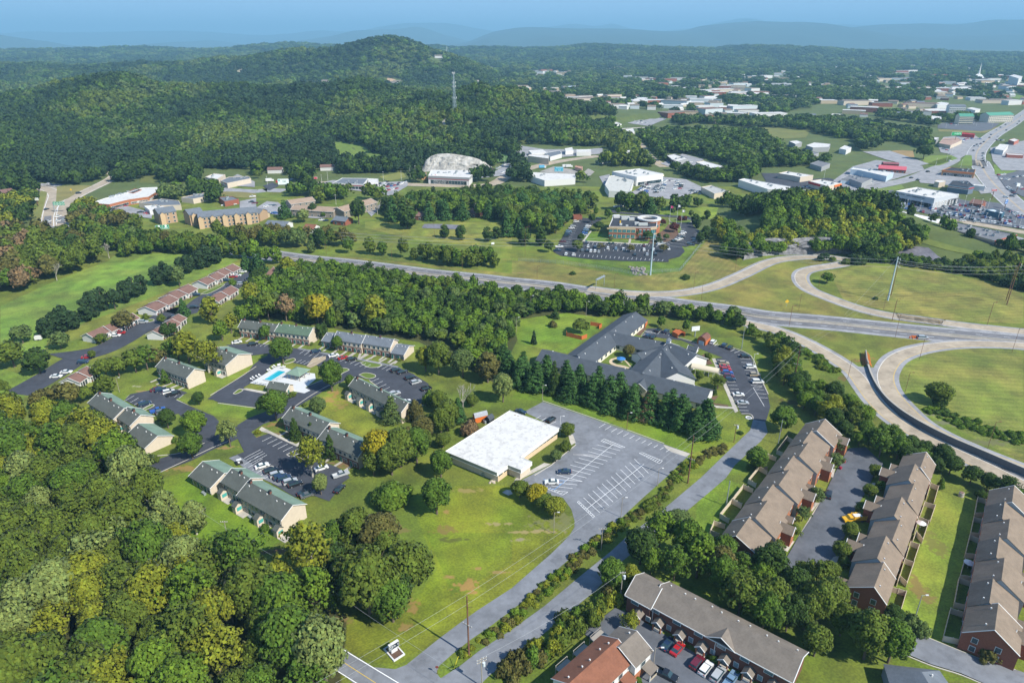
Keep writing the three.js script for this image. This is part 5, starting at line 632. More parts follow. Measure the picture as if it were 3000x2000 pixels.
flat('store','long white store with a wavy front left of the shopping lot','store','F',[172,205,200,170,585,187,583,226,300,245],6,{units:2});
{const r=flat('store','tall white superstore with orange lettering behind the shopping lot','store','S5',[[412,205],[1180,125],[1825,262],[1092,356]],9,{units:9,win:[[2,8,0.4,4,3]]}),a=G('S5',1450,345,6.4),an=Math.atan2(-(G('S5',1825,262,9).z-G('S5',1092,356,9).z),G('S5',1825,262,9).x-G('S5',1092,356,9).x);print(r.t,11,2.4,(c,W,H)=>scribble(c,W,H,'#f2efe6','#e07818',1,3,0.04,0.96,0.8),a.x-r.cx,6.4,a.z-r.cz+0.5,an);print(r.t,5.5,1.4,(c,W,H)=>scribble(c,W,H,'#f2efe6','#e0b818',1,9,0.04,0.96,0.8),a.x-r.cx+13,6.6,a.z-r.cz-3.6,an);const q=flat('store','lower store with a streaked pale grey roof left of the superstore','store','S5',[[335,330],[590,298],[1022,398],[890,765],[325,738],[215,570]],6,{roof:mat(0.5,0.5,0.46,0.9,{map:T_WHITE}),units:7,cap:M.white}),e=G('S5',640,752,4.4);print(q.t,4.4,1.8,(c,W,H)=>scribble(c,W,H,'#c02030','#f0c8c8',1,5),e.x-q.cx,4.6,e.z-q.cz+0.4,0);}
flat('store','white building above the shopping lot beside the curving road','store','F',[1418,12,1500,0,1622,42,1505,72],5,{wall:M.grey,units:2});flat('warehouse','long white warehouse right above the shopping lot','warehouse','F',[1692,76,1765,64,1980,122,1892,156],7,{wall:CR,units:2});flat('store','long white store with two billboards behind the dark trees','store','F',[2085,238,2140,226,2560,300,2540,335,2352,325],7,{units:4});flat('store','low grey-roofed store below the shopping lot','store','F',[1740,305,1835,288,2002,345,1862,366],5,{wall:CR,roof:mat(0.4,0.4,0.38,0.9,{map:T_WHITE}),units:2});flat('shed','pinkish shed in the gravel yard','shed','F',[576,118,590,108,650,116,642,138],4,{wall:mat(0.5,0.3,0.22,0.9),roof:mat(0.45,0.25,0.18,0.9)});
const BL=[['cream flat-roofed shop at the foot of the tower hill',[1284,1072,1300,1062,1432,1070,1430,1092],7,CR],['white-roofed shop behind the cream one below the tower hill',[1290,1037,1390,1030,1422,1048,1312,1056],5],['blue-grey long roof beside the shops below the tower hill',[1402,1052,1505,1035,1520,1058,1440,1080],5,M.white,M.roofBlue],['small white shop left of the tan lot below the tower hill',[1540,1022,1592,1014,1600,1034,1546,1040],5],['white store stretching below the wooded hill foot',[1620,1030,1722,1027,1722,1044,1622,1046],5],['white two-storey block by the bend of the far road',[1950,1045,1982,1034,2066,1040,2064,1066,1960,1068],8],['light blue hall left of the white two-storey block',[1836,1078,1872,1062,1952,1080,1902,1100],6,M.white,mat(0.3,0.42,0.5,0.8)],['small white shop left of the light blue hall',[1772,1085,1830,1078,1836,1100,1776,1108],4],['dark-walled shop right of the far road bend',[2240,1070,2292,1060,2352,1080,2282,1102],5,M.dark],['white office beside the far car yard',[1850,845,1902,840,1932,853,1862,864],5],['white cube shop at the far junction',[1960,890,2012,884,2022,906,1972,912],6],['long white warehouse in the far valley, left',[1660,685,1752,678,1818,684,1816,698,1666,702],6],['long light blue warehouse in the far valley, middle',[1832,682,1902,678,2002,682,2006,698,1836,702],6,mat(0.3,0.5,0.68,0.8)],['white warehouse in the far valley, right',[2020,672,2112,668,2112,688,2022,692],6,mat(0.3,0.5,0.55,0.8)],['white hall at the far valley edge by the hill',[1520,665,1592,659,1592,678,1522,684],6],['dark grey-roofed hall in the far valley',[1732,605,1832,599,1846,613,1742,624],9,CR,M.roofGrey],['bluish-white hall high in the far valley',[1516,590,1542,582,1618,587,1602,600],7,M.white,mat(0.6,0.72,0.8,0.8)],['low white shed high in the far valley',[1592,615,1652,611,1658,626,1592,630],5],['orange-tan house below the far valley halls',[1740,800,1770,792,1822,800,1800,815],5,mat(0.45,0.22,0.12,0.9),mat(0.4,0.22,0.13,0.9)],['brick house left of the orange-tan house',[1660,768,1690,762,1712,768,1690,776],6,M.brick,M.roofBlue],['white shed at the foot of the tower hill',[1310,660,1330,655,1352,660,1335,668],4]];
for(const[l,p,h,w,r]of BL)flat('far_building',l,'building','B',p,h,{wall:w||M.white,roof:r||M.whiteRoof,units:0,parapet:0.3,y0:0});
const CL=[['white hall at the far right valley edge',[146,662,232,655,240,672,152,680],6],['wide white hall far behind the valley trees',[0,602,62,594,106,613,22,625],8],['red and white store far in the town',[356,652,430,640,446,652,372,660],6,M.red],['long pale store far in the town',[446,632,572,629,606,643,452,648],5],['white shop left of the woods by the clearing',[735,972,790,966,826,978,780,992],6,M.grey],['wide white shop with grey walls by the clearing',[852,1000,910,980,1022,990,1010,1012,900,1016],6,M.grey],['blue-white gabled shop right of the clearing',[1082,1022,1120,1000,1166,1014,1130,1032],6],['grey flat roof half hidden beside the clearing',[820,1050,870,1035,942,1052,900,1066],4,M.grey,M.tar],['tan house deep in the woods left',[142,815,172,806,238,812,228,830],6,M.beige,M.beige],['orange-roofed church with a steep tower far in the town',[1262,618,1330,610,1372,622,1300,630],10,mat(0.5,0.24,0.14,0.9),mat(0.5,0.24,0.14,0.9)],['wide orange-roofed church hall far in the town',[1376,612,1470,598,1492,612,1400,626],9,mat(0.5,0.26,0.16,0.9),mat(0.5,0.26,0.16,0.9)],['white store beyond the strip road woods',[1690,620,1760,612,1802,630,1730,638],8],['long pale-green store along the far strip',[1830,605,1980,596,2040,606,1880,616],7],['white big box at the far strip right',[2230,600,2300,594,2352,606,2280,616],8],['white tower block at the right edge of the far town',[2255,520,2290,512,2345,525,2320,540],26],['white office at the far strip left',[1890,570,1950,564,1972,574,1905,582],8],['white roof near the far steeple',[1930,525,2000,518,2022,528,1950,535],8],['pale long roof among the far houses',[700,622,770,616,800,630,720,636],6],['pale store right of the pale long roof',[800,634,870,626,880,638,810,644],6],['white showroom beside the dark lot on the strip',[1708,805,1722,796,1788,802,1786,818,1715,822],8],['long white shop front below the pale hotel',[1648,750,1760,745,1860,755,1850,766,1700,762],5,M.brick],['pale flat shop left of the white hotel',[1740,708,1790,702,1838,708,1830,722,1760,724],8],['white shop row right of the white hotel',[1960,745,2000,738,2056,750,2020,760],6],['long pinkish store roof left of the green sign',[1676,955,1700,942,1770,946,1752,962],6,M.grey],['brown-roofed shop under the green sign',[1768,985,1800,950,1900,948,1930,965,1850,1000],5,CR,mat(0.36,0.24,0.19,0.9,{map:T_ASPHALT})],['white shop at the right edge beside the strip road',[2156,1025,2190,990,2250,995,2215,1036],6],['small white restaurant at the right edge of the strip',[2250,962,2290,952,2322,962,2290,975],5,mat(0.4,0.14,0.1,0.9)],['low white roof at the right edge lot',[2230,1055,2352,1062,2352,1070,2240,1064],4,mat(0.4,0.14,0.1,0.9)],['grey roof in the trees left of the pink-roofed store',[880,1125,940,1105,1020,1125,960,1150],5,M.grey,M.tar]];
for(const[l,p,h,w,r]of CL)flat('far_building',l,'building','C',p,h,{wall:w||M.white,roof:r||M.whiteRoof,units:0,parapet:0.3});
const grn=mat(0.07,0.26,0.18,0.85),ht=(lab,a,b,h,w,wall,roof,n,st)=>gab1('hotel',lab,'hotel',rframe('P8',a,b,h,w),h-4,4,{wall,gable:wall,roof,storeys:st,n,ww:2.6,glass:M.glass});ht('left green-roofed hotel behind the dark lot on the strip',[925,228],[1220,232],17,16,mat(0.6,0.56,0.42,0.9),grn,10,4);ht('long green-roofed hotel right of the first along the strip',[1490,212],[2000,195],16,18,mat(0.6,0.56,0.46,0.9),grn,13,4);ht('white hotel with a grey roof behind the strip',[720,35],[1060,40],18,16,M.white,M.roofBlue,9,4);
flat('store','long red shop roof behind the green sign','store','P8',[[955,628],[1000,620],[1272,650],[1262,672],[970,648]],5,{wall:M.red,roof:M.red});
{const r=flat('car_dealership','large white car showroom in the middle of the sales lot','dealership','S8',[[150,465],[515,398],[1243,518],[822,592]],9,{wall:mat(0.5,0.53,0.56,0.7),units:10,cap:M.white,win:[[3,12,0.5,3.6,3.4],[2,7,0.5,3,5]]});const p=G('S8',1060,585,5.5);sbox('portico_roof',M.tar,r.t,p.x-r.cx,5.2,p.z-r.cz,15,0.7,10,0.4);for(const[a,b]of[[-5,4],[5,4],[5,-3],[-5,-3]])sbox('portico_column',M.white,r.t,p.x-r.cx+a,0,p.z-r.cz+b,0.7,5.2,0.7);for(const u of[0.12,0.42,0.64]){const A=G('S8',150,465,9),B=G('S8',822,592,9),q=A.clone().lerp(B,u),an=Math.atan2(A.z-B.z,B.x-A.x);print(r.t,9,1.4,(c,W,H)=>scribble(c,W,H,'#9aa2a8','#3a4450',1,Math.round(u*100),0.05,0.95,0.7),q.x-r.cx+Math.sin(an)*0.3,7.2,q.z-r.cz+Math.cos(an)*0.3,an);}}
flat('store','long white flat-roofed store hidden behind the wooded hill','store','g',[935,490,1010,478,1645,608,1480,665],7,{wall:CR,units:9,roof:mat(0.74,0.74,0.72,0.85,{map:T_WHITE})});flat('store','small white roof left of the long hidden store','store','g',[600,395,640,380,775,430,700,440],5,{units:1});
flat('store','big grey-roofed store with tan end wall and red eave line','store','g',[1530,650,1650,612,2295,742,2088,798],9,{wall:mat(0.5,0.36,0.26,0.88,{map:T_WALL}),roof:M.tar,units:11,band:[[2,8.4,0.5,M.red],[3,0,7.5,mat(0.2,0.17,0.15,0.9,{map:T_WALL})]],cap:M.tar});
flat('store','cream shop with recessed corner on the dark lot','store','g',[95,178,180,160,420,196,300,215,230,200],5.5,{wall:CR,units:3});flat('store','white-roofed shop with a broad red and orange fascia','store','S7',[[215,345],[460,310],[872,385],[612,452]],6,{wall:CR,units:3,band:[[3,3.6,1.9,M.red,0.4,1.0,0.5],[2,3.6,1.9,M.orange,0,0.55,0.5]],win:[[2,3,0.4,3,2.4]]});flat('store','grey auto shop with pale blue bay doors on the strip','store','S7',[[880,292],[1010,228],[1500,292],[1290,392],[1050,300]],5.5,{wall:M.grey,roof:M.tar,units:2,win:[[4,3,0.3,4,3,mat(0.45,0.58,0.68,0.7)]]});flat('store','white long shop with a stepped white front along the strip','store','S7',[[1062,108],[1115,65],[1590,130],[1935,165],[1790,250],[1212,118]],6,{wall:mat(0.42,0.52,0.6,0.8),units:3});
gab1('store','pink metal-roofed restaurant beside the strip road','restaurant',rframe('g',[1025,105],[1275,122],6,15),3.6,2.6,{wall:M.brick,roof:M.pink});gab1('store','maroon flat shop behind the pink-roofed restaurant','store',rframe('g',[1060,72],[1200,78],6,12),4.6,1,{wall:M.brickDark,roof:mat(0.24,0.08,0.09,0.8)});
flat('store','dark-roofed restaurant with orange stripe in the road fork','restaurant','S8',[[948,100],[1090,55],[1530,95],[1512,150]],6,{wall:mat(0.5,0.28,0.14,0.9),roof:M.roofBlack,units:4,band:[[3,4.6,0.5,M.orange,0,1,0.4]],win:[[3,8,0.5,3,2.6]]});flat('store','navy-roofed store with red and white stripes above the sales lot','store','S8',[[1060,352],[1125,285],[1390,290],[1505,380],[1415,400]],7,{wall:mat(0.12,0.16,0.22,0.8),roof:M.roofBlack,units:3,band:[[4,5.4,0.7,M.white,0,1,0.3],[4,4.8,0.6,M.red,0,1,0.3],[4,4.1,0.7,M.white,0,1,0.3],[3,5.2,0.7,M.red,0,1,0.3]]});gab1('store','small brown-roofed shop at the right of the sales lot','store',rframe('S8',[1480,600],[1690,630],6,13),3.4,2.4,{wall:M.brick,roof:mat(0.18,0.1,0.08,0.9,{map:T_ROOF})});flat('kiosk','low blue-white sales office among the parked cars','office','S8',[[1700,788],[1835,770],[2030,830],[1985,855]],4.5,{wall:mat(0.04,0.12,0.18,0.5),roof:mat(0.5,0.56,0.6,0.8),units:2});flat('store','white awning shop beside the strip road above the sales lot','store','S8',[[1490,365],[1500,348],[1690,360],[1690,385]],5,{band:[[0,3.5,0.6,M.red]]});flat('store','cream kiosk shop left of the navy-roofed store','store','S8',[[820,300],[860,275],[1010,280],[1010,305],[900,318]],5,{wall:CR});
for(const p of[pl('B',1185,995,1500,1005,1830,1010,1900,1060,1860,1125,1440,1130,1200,1120),pl('F',120,55,420,60,800,90,830,260,560,260,130,240),pl('F',1380,-10,1700,20,2020,100,2010,190,1700,190,1400,130),pl('E',500,195,760,190,1440,180,1420,330,900,360,520,320),pl('D',1850,150,2352,150,2352,340,1850,330),pl('g',-100,130,400,120,760,60,1450,20,1480,240,760,380,-100,320),pl('C',1700,900,2352,770,2500,760,2500,1176,1650,1176,1700,1060),pl('C',1650,690,1960,680,2352,690,2352,800,2200,830,1660,800),pl('g',1150,300,1500,180,2352,20,2600,100,2600,760,2000,700,1300,520),pl('F',780,120,1400,120,1780,290,2010,330,2000,380,1460,430,1080,390,800,330),pl('D',820,280,1500,270,1500,500,1250,600,900,520),pl('B',1870,780,2260,770,2280,900,1960,940,2240,1130,2180,1176,2040,1020,1880,930),pl('E',-60,240,330,200,330,360,-60,380),pl('C',700,950,1200,960,1200,1080,800,1090)])block(p);
{
seed(4242);const W=[M.white,M.white,CR,M.brick,M.beige,mat(0.5,0.55,0.58,0.8)],RF=[M.whiteRoof,M.roofBlue,M.roofGrey,M.whiteRoof,M.roofBrown,M.roofTan];let n=0;
const spots=[];for(let i=0;i<16000&&spots.length<430;i++){const px=rr(1380,3020),py=172+175*rnd()**0.8;const p=G('Z',px,py);if(px<1500&&py>260||px<1850&&py>330)continue;if(blocked(p.x,p.z)||hgt(p.x,p.z)>12)continue;const clus=fbm(p.x/300,p.z/480,515,2)+(px>2500?0.08:0);if(clus<0.46)continue;if(spots.some((q)=>q.distanceTo(p)<24-p.z*0.006))continue;spots.push(p);}
for(const p of spots){const big=rnd()<0.36,L=big?rr(26,66):rr(12,20),w=big?rr(16,30):rr(9,13),he=big?rr(6,10):rr(4,7),wi=Math.floor(rnd()*W.length),ri=Math.floor(rnd()*RF.length),colour=['white','blue-grey','grey','white','brown','tan'][ri],t=thing(big?'far_store':'far_house',(big?'large ':'small ')+colour+'-roofed '+(big?'store':'house')+' among the trees of the far town',big?'store':'house',[p.x,hgt(p.x,p.z),p.z],rr(-0.6,0.6),big?'far stores':'far houses');if(big){sbox('wall',W[wi],t,0,0,0,L,he,w);sbox('roof',RF[ri===1?0:ri],t,0,he+0.02,0,L+0.4,0.3,w+0.4);}else gblock(t,0,0,L,w,he,2.2,{wall:W[wi],roof:RF[ri],over:0.3});const cl=w/2+clamp(-p.z*0.042,26,150),cs=4+clamp((-p.z-900)*0.006,0,14),box=[V(p.x-L/2-cs,0,p.z-w/2-3),V(p.x+L/2+cs,0,p.z-w/2-3),V(p.x+L/2+cs,0,p.z+cl),V(p.x-L/2-cs,0,p.z+cl)];if(p.z>-1600&&p.x<1000)block(box);else FIELDS_EXTRA.push(box);n++;}
block(pl('E',1440,250,1480,150,1560,120,2170,120,2352,50,2352,200,2000,245));
const far=[['B',670,400,'pale house high on the shoulder of the peaked hill'],['A',905,418,'white house on the crest of the second ridge'],['A',1525,1082,'house with a pinkish roof at the foot of the left hill'],['B',350,585,'white house below the bare cut under the peaked hill'],['B',390,580,'second white house below the bare cut under the peaked hill'],['A',2190,595,'white building on the pale clearing behind the hills'],['A',2250,575,'white building right of the pale clearing behind the hills'],['E',660,150,'tan house in the trees under the hill meadow'],['E',180,175,'brown house with a flag at the foot of the hill']];
for(const[f,x,y,l]of far){const p=onGround(f,x,y),D=-p.z,s=clamp(D/1000,1,1.8),t=thing('hill_house',l,'house',[p.x,p.y,p.z],0.1);gblock(t,0,0,15*s,9*s,4*s,2*s,{wall:M.white,roof:/brown|tan|pink/.test(l)?M.roofBrown:M.roofGrey});if(D<1650)block([V(p.x-14*s,0,p.z-8),V(p.x+14*s,0,p.z-8),V(p.x+14*s,0,p.z+30*s),V(p.x-14*s,0,p.z+30*s)]);else FIELDS_EXTRA.push([V(p.x-14*s,0,p.z-8),V(p.x+14*s,0,p.z-8),V(p.x+14*s,0,p.z+44*s),V(p.x-14*s,0,p.z+44*s)]);}
const sp=G('C',2035,545),st=thing('steeple_church','white pyramid-roofed church with a needle spire far right','church',[sp.x,0,sp.z]);const c1=put('roof',new THREE.ConeGeometry(34,18,4),M.white,st);c1.position.y=12;const c2=put('spire',new THREE.ConeGeometry(4,44,6),M.white,st);c2.position.y=34;sbox('wall',M.white,st,0,0,0,40,5,40);
}
// ---------------------------------------------------------------- vehicles
const PAINT={w:[0.78,0.78,0.77,'white'],s:[0.42,0.44,0.46,'silver'],g:[0.12,0.13,0.145,'grey'],k:[0.012,0.013,0.017,'black'],r:[0.4,0.012,0.016,'red'],b:[0.02,0.09,0.36,'blue'],n:[0.012,0.03,0.075,'dark blue'],t:[0.4,0.33,0.23,'tan'],m:[0.13,0.012,0.025,'maroon'],c:[0.16,0.26,0.38,'pale blue'],e:[0.02,0.06,0.05,'dark green']};
const paintOf=(c)=>mat(PAINT[c][0],PAINT[c][1],PAINT[c][2],0.35,{metalness:0.1,clearcoat:0.8,clearcoatRoughness:0.1});
function extr(pr,w,taper=1){
const ys=pr.map((p)=>p[1]),y0=Math.min(...ys),y1=Math.max(...ys),W=(y)=>w*lerp(1,taper,(y-y0)/(y1-y0||1)),b=mb(),n=pr.length;for(let i=0;i<n;i++){const a=pr[i],c=pr[(i+1)% n];b.face([[a[0],a[1],-W(a[1])],[c[0],c[1],-W(c[1])],[c[0],c[1],W(c[1])],[a[0],a[1],W(a[1])]].reverse());}
const tri=THREE.ShapeUtils.triangulateShape(pr.map((p)=>new THREE.Vector2(...p)),[]);for(const t of tri){b.face(t.map((i)=>[pr[i][0],pr[i][1],W(pr[i][1])]));b.face(t.map((i)=>[pr[i][0],pr[i][1],-W(pr[i][1])]).reverse());}return b.geo();
}
const CARS={
s:{n:'sedan',body:extr([[-2.3,0.26],[2.28,0.26],[2.36,0.55],[2.22,0.76],[1.05,0.93],[-1.5,0.97],[-2.22,0.93],[-2.36,0.7]],0.9,0.96),glass:extr([[-1.72,0.95],[1.12,0.92],[0.36,1.37],[-0.98,1.39]],0.84,0.78),roof:extr([[-1.0,1.37],[0.38,1.35],[0.3,1.43],[-0.92,1.45]],0.67,1),wx:[1.4,-1.42],hl:[2.26,0.64],tl:[-2.3,0.78]},
u:{n:'suv',body:extr([[-2.28,0.34],[2.25,0.34],[2.34,0.7],[2.2,0.94],[1.02,1.08],[-2.2,1.12],[-2.34,0.8]],0.93,0.96),glass:extr([[-2.16,1.1],[1.08,1.07],[0.36,1.62],[-1.96,1.66]],0.87,0.82),roof:extr([[-2.02,1.63],[0.4,1.6],[0.28,1.7],[-1.92,1.74]],0.74,1),wx:[1.42,-1.4],hl:[2.24,0.8],tl:[-2.26,0.95]},
v:{n:'minivan',body:extr([[-2.5,0.3],[2.4,0.3],[2.5,0.66],[2.3,0.9],[1.5,1.06],[-2.42,1.1],[-2.55,0.8]],0.95,0.97),glass:extr([[-2.4,1.08],[1.55,1.05],[0.6,1.66],[-2.15,1.7]],0.89,0.82),roof:extr([[-2.22,1.66],[0.64,1.64],[0.5,1.74],[-2.1,1.78]],0.76,1),wx:[1.5,-1.55],hl:[2.38,0.78],tl:[-2.46,0.95]},
p:{n:'pickup truck',body:extr([[-2.75,0.42],[2.7,0.42],[2.8,0.8],[2.68,1.02],[1.3,1.14],[-0.72,1.14],[-0.74,0.7],[-2.62,0.7],[-2.64,1.12],[-2.78,1.1]],0.96,0.98),glass:extr([[-0.7,1.12],[1.36,1.11],[0.66,1.68],[-0.6,1.7]],0.88,0.82),roof:extr([[-0.66,1.66],[0.7,1.64],[0.58,1.75],[-0.6,1.77]],0.75,1),wx:[1.75,-1.75],hl:[2.7,0.86],tl:[-2.74,0.95]},
};
const WHEEL=new THREE.CylinderGeometry(0.34,0.34,0.24,12).rotateX(Math.PI/2),RIM=new THREE.CylinderGeometry(0.2,0.2,0.26,8).rotateX(Math.PI/2),LAMP=boxOf(0.1,0.16,0.4),BEDSIDE=mb().box(-1.9,0.7,0.84,0,1.12,0.95,true).geo(),HEADL=mat(0.8,0.8,0.78,0.2),TAILL=mat(0.4,0.01,0.01,0.3);
const carProto=new Map();
function carAt(x,z,turn,type,col,where,group,y){
const D=Math.hypot(x,z),full=D<340,k=type+col+full,c=CARS[type];let o;
if(!carProto.has(k)){o=new THREE.Group();const P=paintOf(col);put('body',c.body,P,o);put('windows',c.glass,M.glass,o);put('roof',c.roof,P,o);if(type==='p')for(const s of[0,Math.PI]){const b=put('bed_side',BEDSIDE,P,o);b.rotation.y=s;if(s){b.position.x=-2.68;}else b.position.x=-0.75;}if(full){for(const wx of c.wx)for(const s of[-1,1]){const w=put('wheel',WHEEL,M.dark,o);w.position.set(wx,0.34,s*0.82);put('rim',RIM,M.metal,w);}for(const s of[-0.62,0.62]){put('headlight',LAMP,HEADL,o).position.set(c.hl[0],c.hl[1],s);put('taillight',LAMP,TAILL,o).position.set(c.tl[0],c.tl[1],s);}}else{for(const wx of c.wx)for(const s of[-1,1])put('wheel',WHEEL,M.dark,o).position.set(wx,0.34,s*0.82);}carProto.set(k,o);}else o=carProto.get(k);
o=o.clone();o.name=numbered('parked_'+c.n.replace(' ','_'));o.position.set(x,y??0.1,z);o.rotation.y=turn;scene.add(o);tag(o,PAINT[col][3]+' '+c.n+' '+where,type==='p'?'pickup':type==='s'?'car':type==='u'?'suv':'minivan',group);return o;
}
const deg=Math.PI/180;
function cars(where,group,f,ang,list,y){for(let i=0;i<list.length;i+=3){const p=G(f,list[i],list[i+1]),s=list[i+2],a=s.length>2?+s.slice(2):ang;carAt(p.x,p.z,a*deg,s[0],s[1],where,group,y);}}
cars('parked in the white-striped bays of the big grey lot','cars in the big grey lot','P5',180,[1885,1322,'sw',2090,1150,'sn'],0.12);
cars('beside the white-roofed building','cars by the white-roofed building','P5',52,[1870,305,'uk',1380,165,'sn-30'],0.12);
cars('in the row below the plain cream gable','cars below the plain cream gable','H',33,[1435,765,'sm',1477,772,'un',1550,790,'uw',1595,808,'pk'],0.1);cars('in the far left apartment lot','cars in the far left lot','H',38,[1330,900,'vn',1450,960,'pb',1490,975,'ug'],0.1);
cars('by the half green-roofed apartments','cars by the half green roof','H',25,[2175,330,'sw',2325,350,'uk'],0.1);cars('by the lawns of the blue-grey roofed apartments','cars by the blue-grey roofs','I',32,[550,418,'un',712,452,'sw',798,473,'sr',880,488,'uk'],0.1);
cars('in the shade at the right end of the apartment lot','cars at the right end of the apartment lot','I',35,[1285,590,'uk',1345,605,'sk',1415,660,'uk',1470,700,'us',1565,760,'uk',1275,805,'us',1375,880,'sw',1400,895,'uk'],0.1);
cars('in the lot beside the nearest apartment block','cars beside the nearest apartments','I',33,[55,1470,'sw',135,1515,'uk',190,1550,'us',225,1575,'un'],0.1);cars('in the lot beside the nearest apartment block','cars beside the nearest apartments','M',33,[215,15,'un',262,40,'us',300,60,'uk',370,125,'sk',395,140,'sg'],0.1);cars('under the pale lot tree by the stepped apartments','cars under the pale lot tree','I',32,[780,1550,'ps',600,1490,'sw'],0.1);cars('in the pool house lot','cars by the pool house','M',70,[640,95,'sk'],0.1);
cars('outside the cottages','cars at the cottages','H',8,[1315,145,'us',1060,268,'sw',1105,245,'ur',800,465,'sr20',762,515,'un',608,605,'sw',515,645,'sw',1590,100,'pk30'],0.1);cars('outside the upper cottages','cars at the upper cottages','D',8,[2230,1092,'sw',2180,1125,'sw',2145,1138,'sr',2080,1172,'un',2215,1205,'us',1800,1305,'un',1940,1328,'un',1785,1420,'uk',2300,1150,'sn'],0.12);
cars('in the kerbside bays at the nursing home awning','cars at the nursing home awning','J',0,[1945,525,'ut',1955,555,'sr',1965,583,'ur',1980,612,'ub',1990,643,'um',2005,675,'un',2080,812,'sw',2120,888,'ss'],0.1);cars('along the outer bays of the nursing home lot','cars along the nursing home outer bays','J',2,[2145,462,'uk',2195,560,'uw',2230,630,'ut',2258,695,'vw'],0.1);cars('in the rear bays of the nursing home','cars behind the nursing home','J',55,[1345,222,'uk',1418,232,'un',1248,275,'un',1300,285,'sk',1848,330,'vw',1950,360,'un',2003,378,'sk'],0.1);
cars('on the townhouse drive','cars at the townhouses','O',62,[463,140,'uk'],0.1);cars('at the front of the nearest townhouses','cars at the nearest townhouses','P7',-12,[735,1360,'uk'],0.1);
cars('before the brick apartments','cars before the brick apartments','P6',48,[565,1040,'sn',705,1110,'sr',985,1310,'um',1115,1395,'uw',1290,1480,'vs',1470,1560,'pc'],0.12);cars('at the white-sided townhouse','cars at the white-sided townhouse','P6',-35,[540,1480,'pk'],0.12);
cars('on the near carriageway of the interstate','cars on the interstate','K',-6,[1425,290,'vs'],0.12);
cars('in the front row of the bank lot','cars in the bank front row','F',78,[498,930,'uw',566,935,'uw',1130,935,'sk',1242,935,'us',1320,932,'uk'],0.12);cars('in the second row of the bank lot','cars in the bank second row','F',82,[648,898,'ug',692,900,'uk',725,902,'uw',763,903,'uw',798,908,'us',700,858,'sw',765,865,'un',882,875,'uw',955,880,'uc',1024,886,'uw',1213,890,'uw',1300,890,'uw',1440,880,'sw'],0.12);cars('at the kerb below the bank lawn','cars at the bank lawn kerb','F',84,[682,822,'un',895,832,'sk',928,832,'sk',1038,840,'sk',1212,848,'sm'],0.12);
cars('on the left arm of the bank lot','cars on the bank left arm','F',4,[590,630,'uw',560,672,'us',548,690,'sw',520,722,'uc',508,748,'un',498,765,'sk',466,812,'sm',435,862,'pw',415,897,'pn',700,672,'uw',692,690,'us',680,706,'uc',675,722,'un',668,738,'ub',660,754,'ss',795,605,'uk'],0.12);cars('on the right arm of the bank lot','cars on the bank right arm','F',30,[1355,838,'uw',1385,830,'ss',1490,812,'uk',1515,802,'uw',1545,792,'uw',1562,778,'uk',1575,732,'uw0',1560,745,'sw0',1630,838,'uk0',1650,845,'sk0',1680,800,'un0',1672,820,'sn0'],0.12);
cars('driving on the highway by the green gantry','cars on the left highway','D',80,[425,515,'sk',532,585,'pw',535,625,'uw',445,628,'sw',590,615,'us',720,368,'vk30',1050,195,'un60',1025,228,'sw60',340,270,'sk0',450,285,'uw0'],0.15);
cars('on the strip road','cars on the strip road','P8',40,[2020,405,'un',1970,435,'sw',1905,468,'sk',1800,525,'sn',1725,580,'uw',1920,585,'sk',1600,680,'sn',1570,740,'sk',1755,720,'uw',1450,828,'sn',1385,868,'sm',1305,885,'sk',1250,918,'sn',1340,920,'uw',1230,1008,'sk70',1430,1068,'sk80',1435,1122,'uw80',1437,1180,'us80',1462,1220,'uw80',1440,1372,'sk',2215,290,'uw',2150,455,'sg',2190,400,'sk'],0.15);cars('on the diagonal town road','cars on the diagonal road','g',25,[1675,72,'uw',1472,170,'vk',1318,226,'sk',1380,245,'sk',640,348,'uw',660,352,'sr',695,340,'uk',425,355,'vm',320,340,'us',330,322,'uk',220,326,'sn',375,310,'sw',935,275,'uw',960,268,'us',2185,405,'uw-40',2245,395,'ug-40',1790,622,'uw-10',1920,633,'us-10'],0.15);
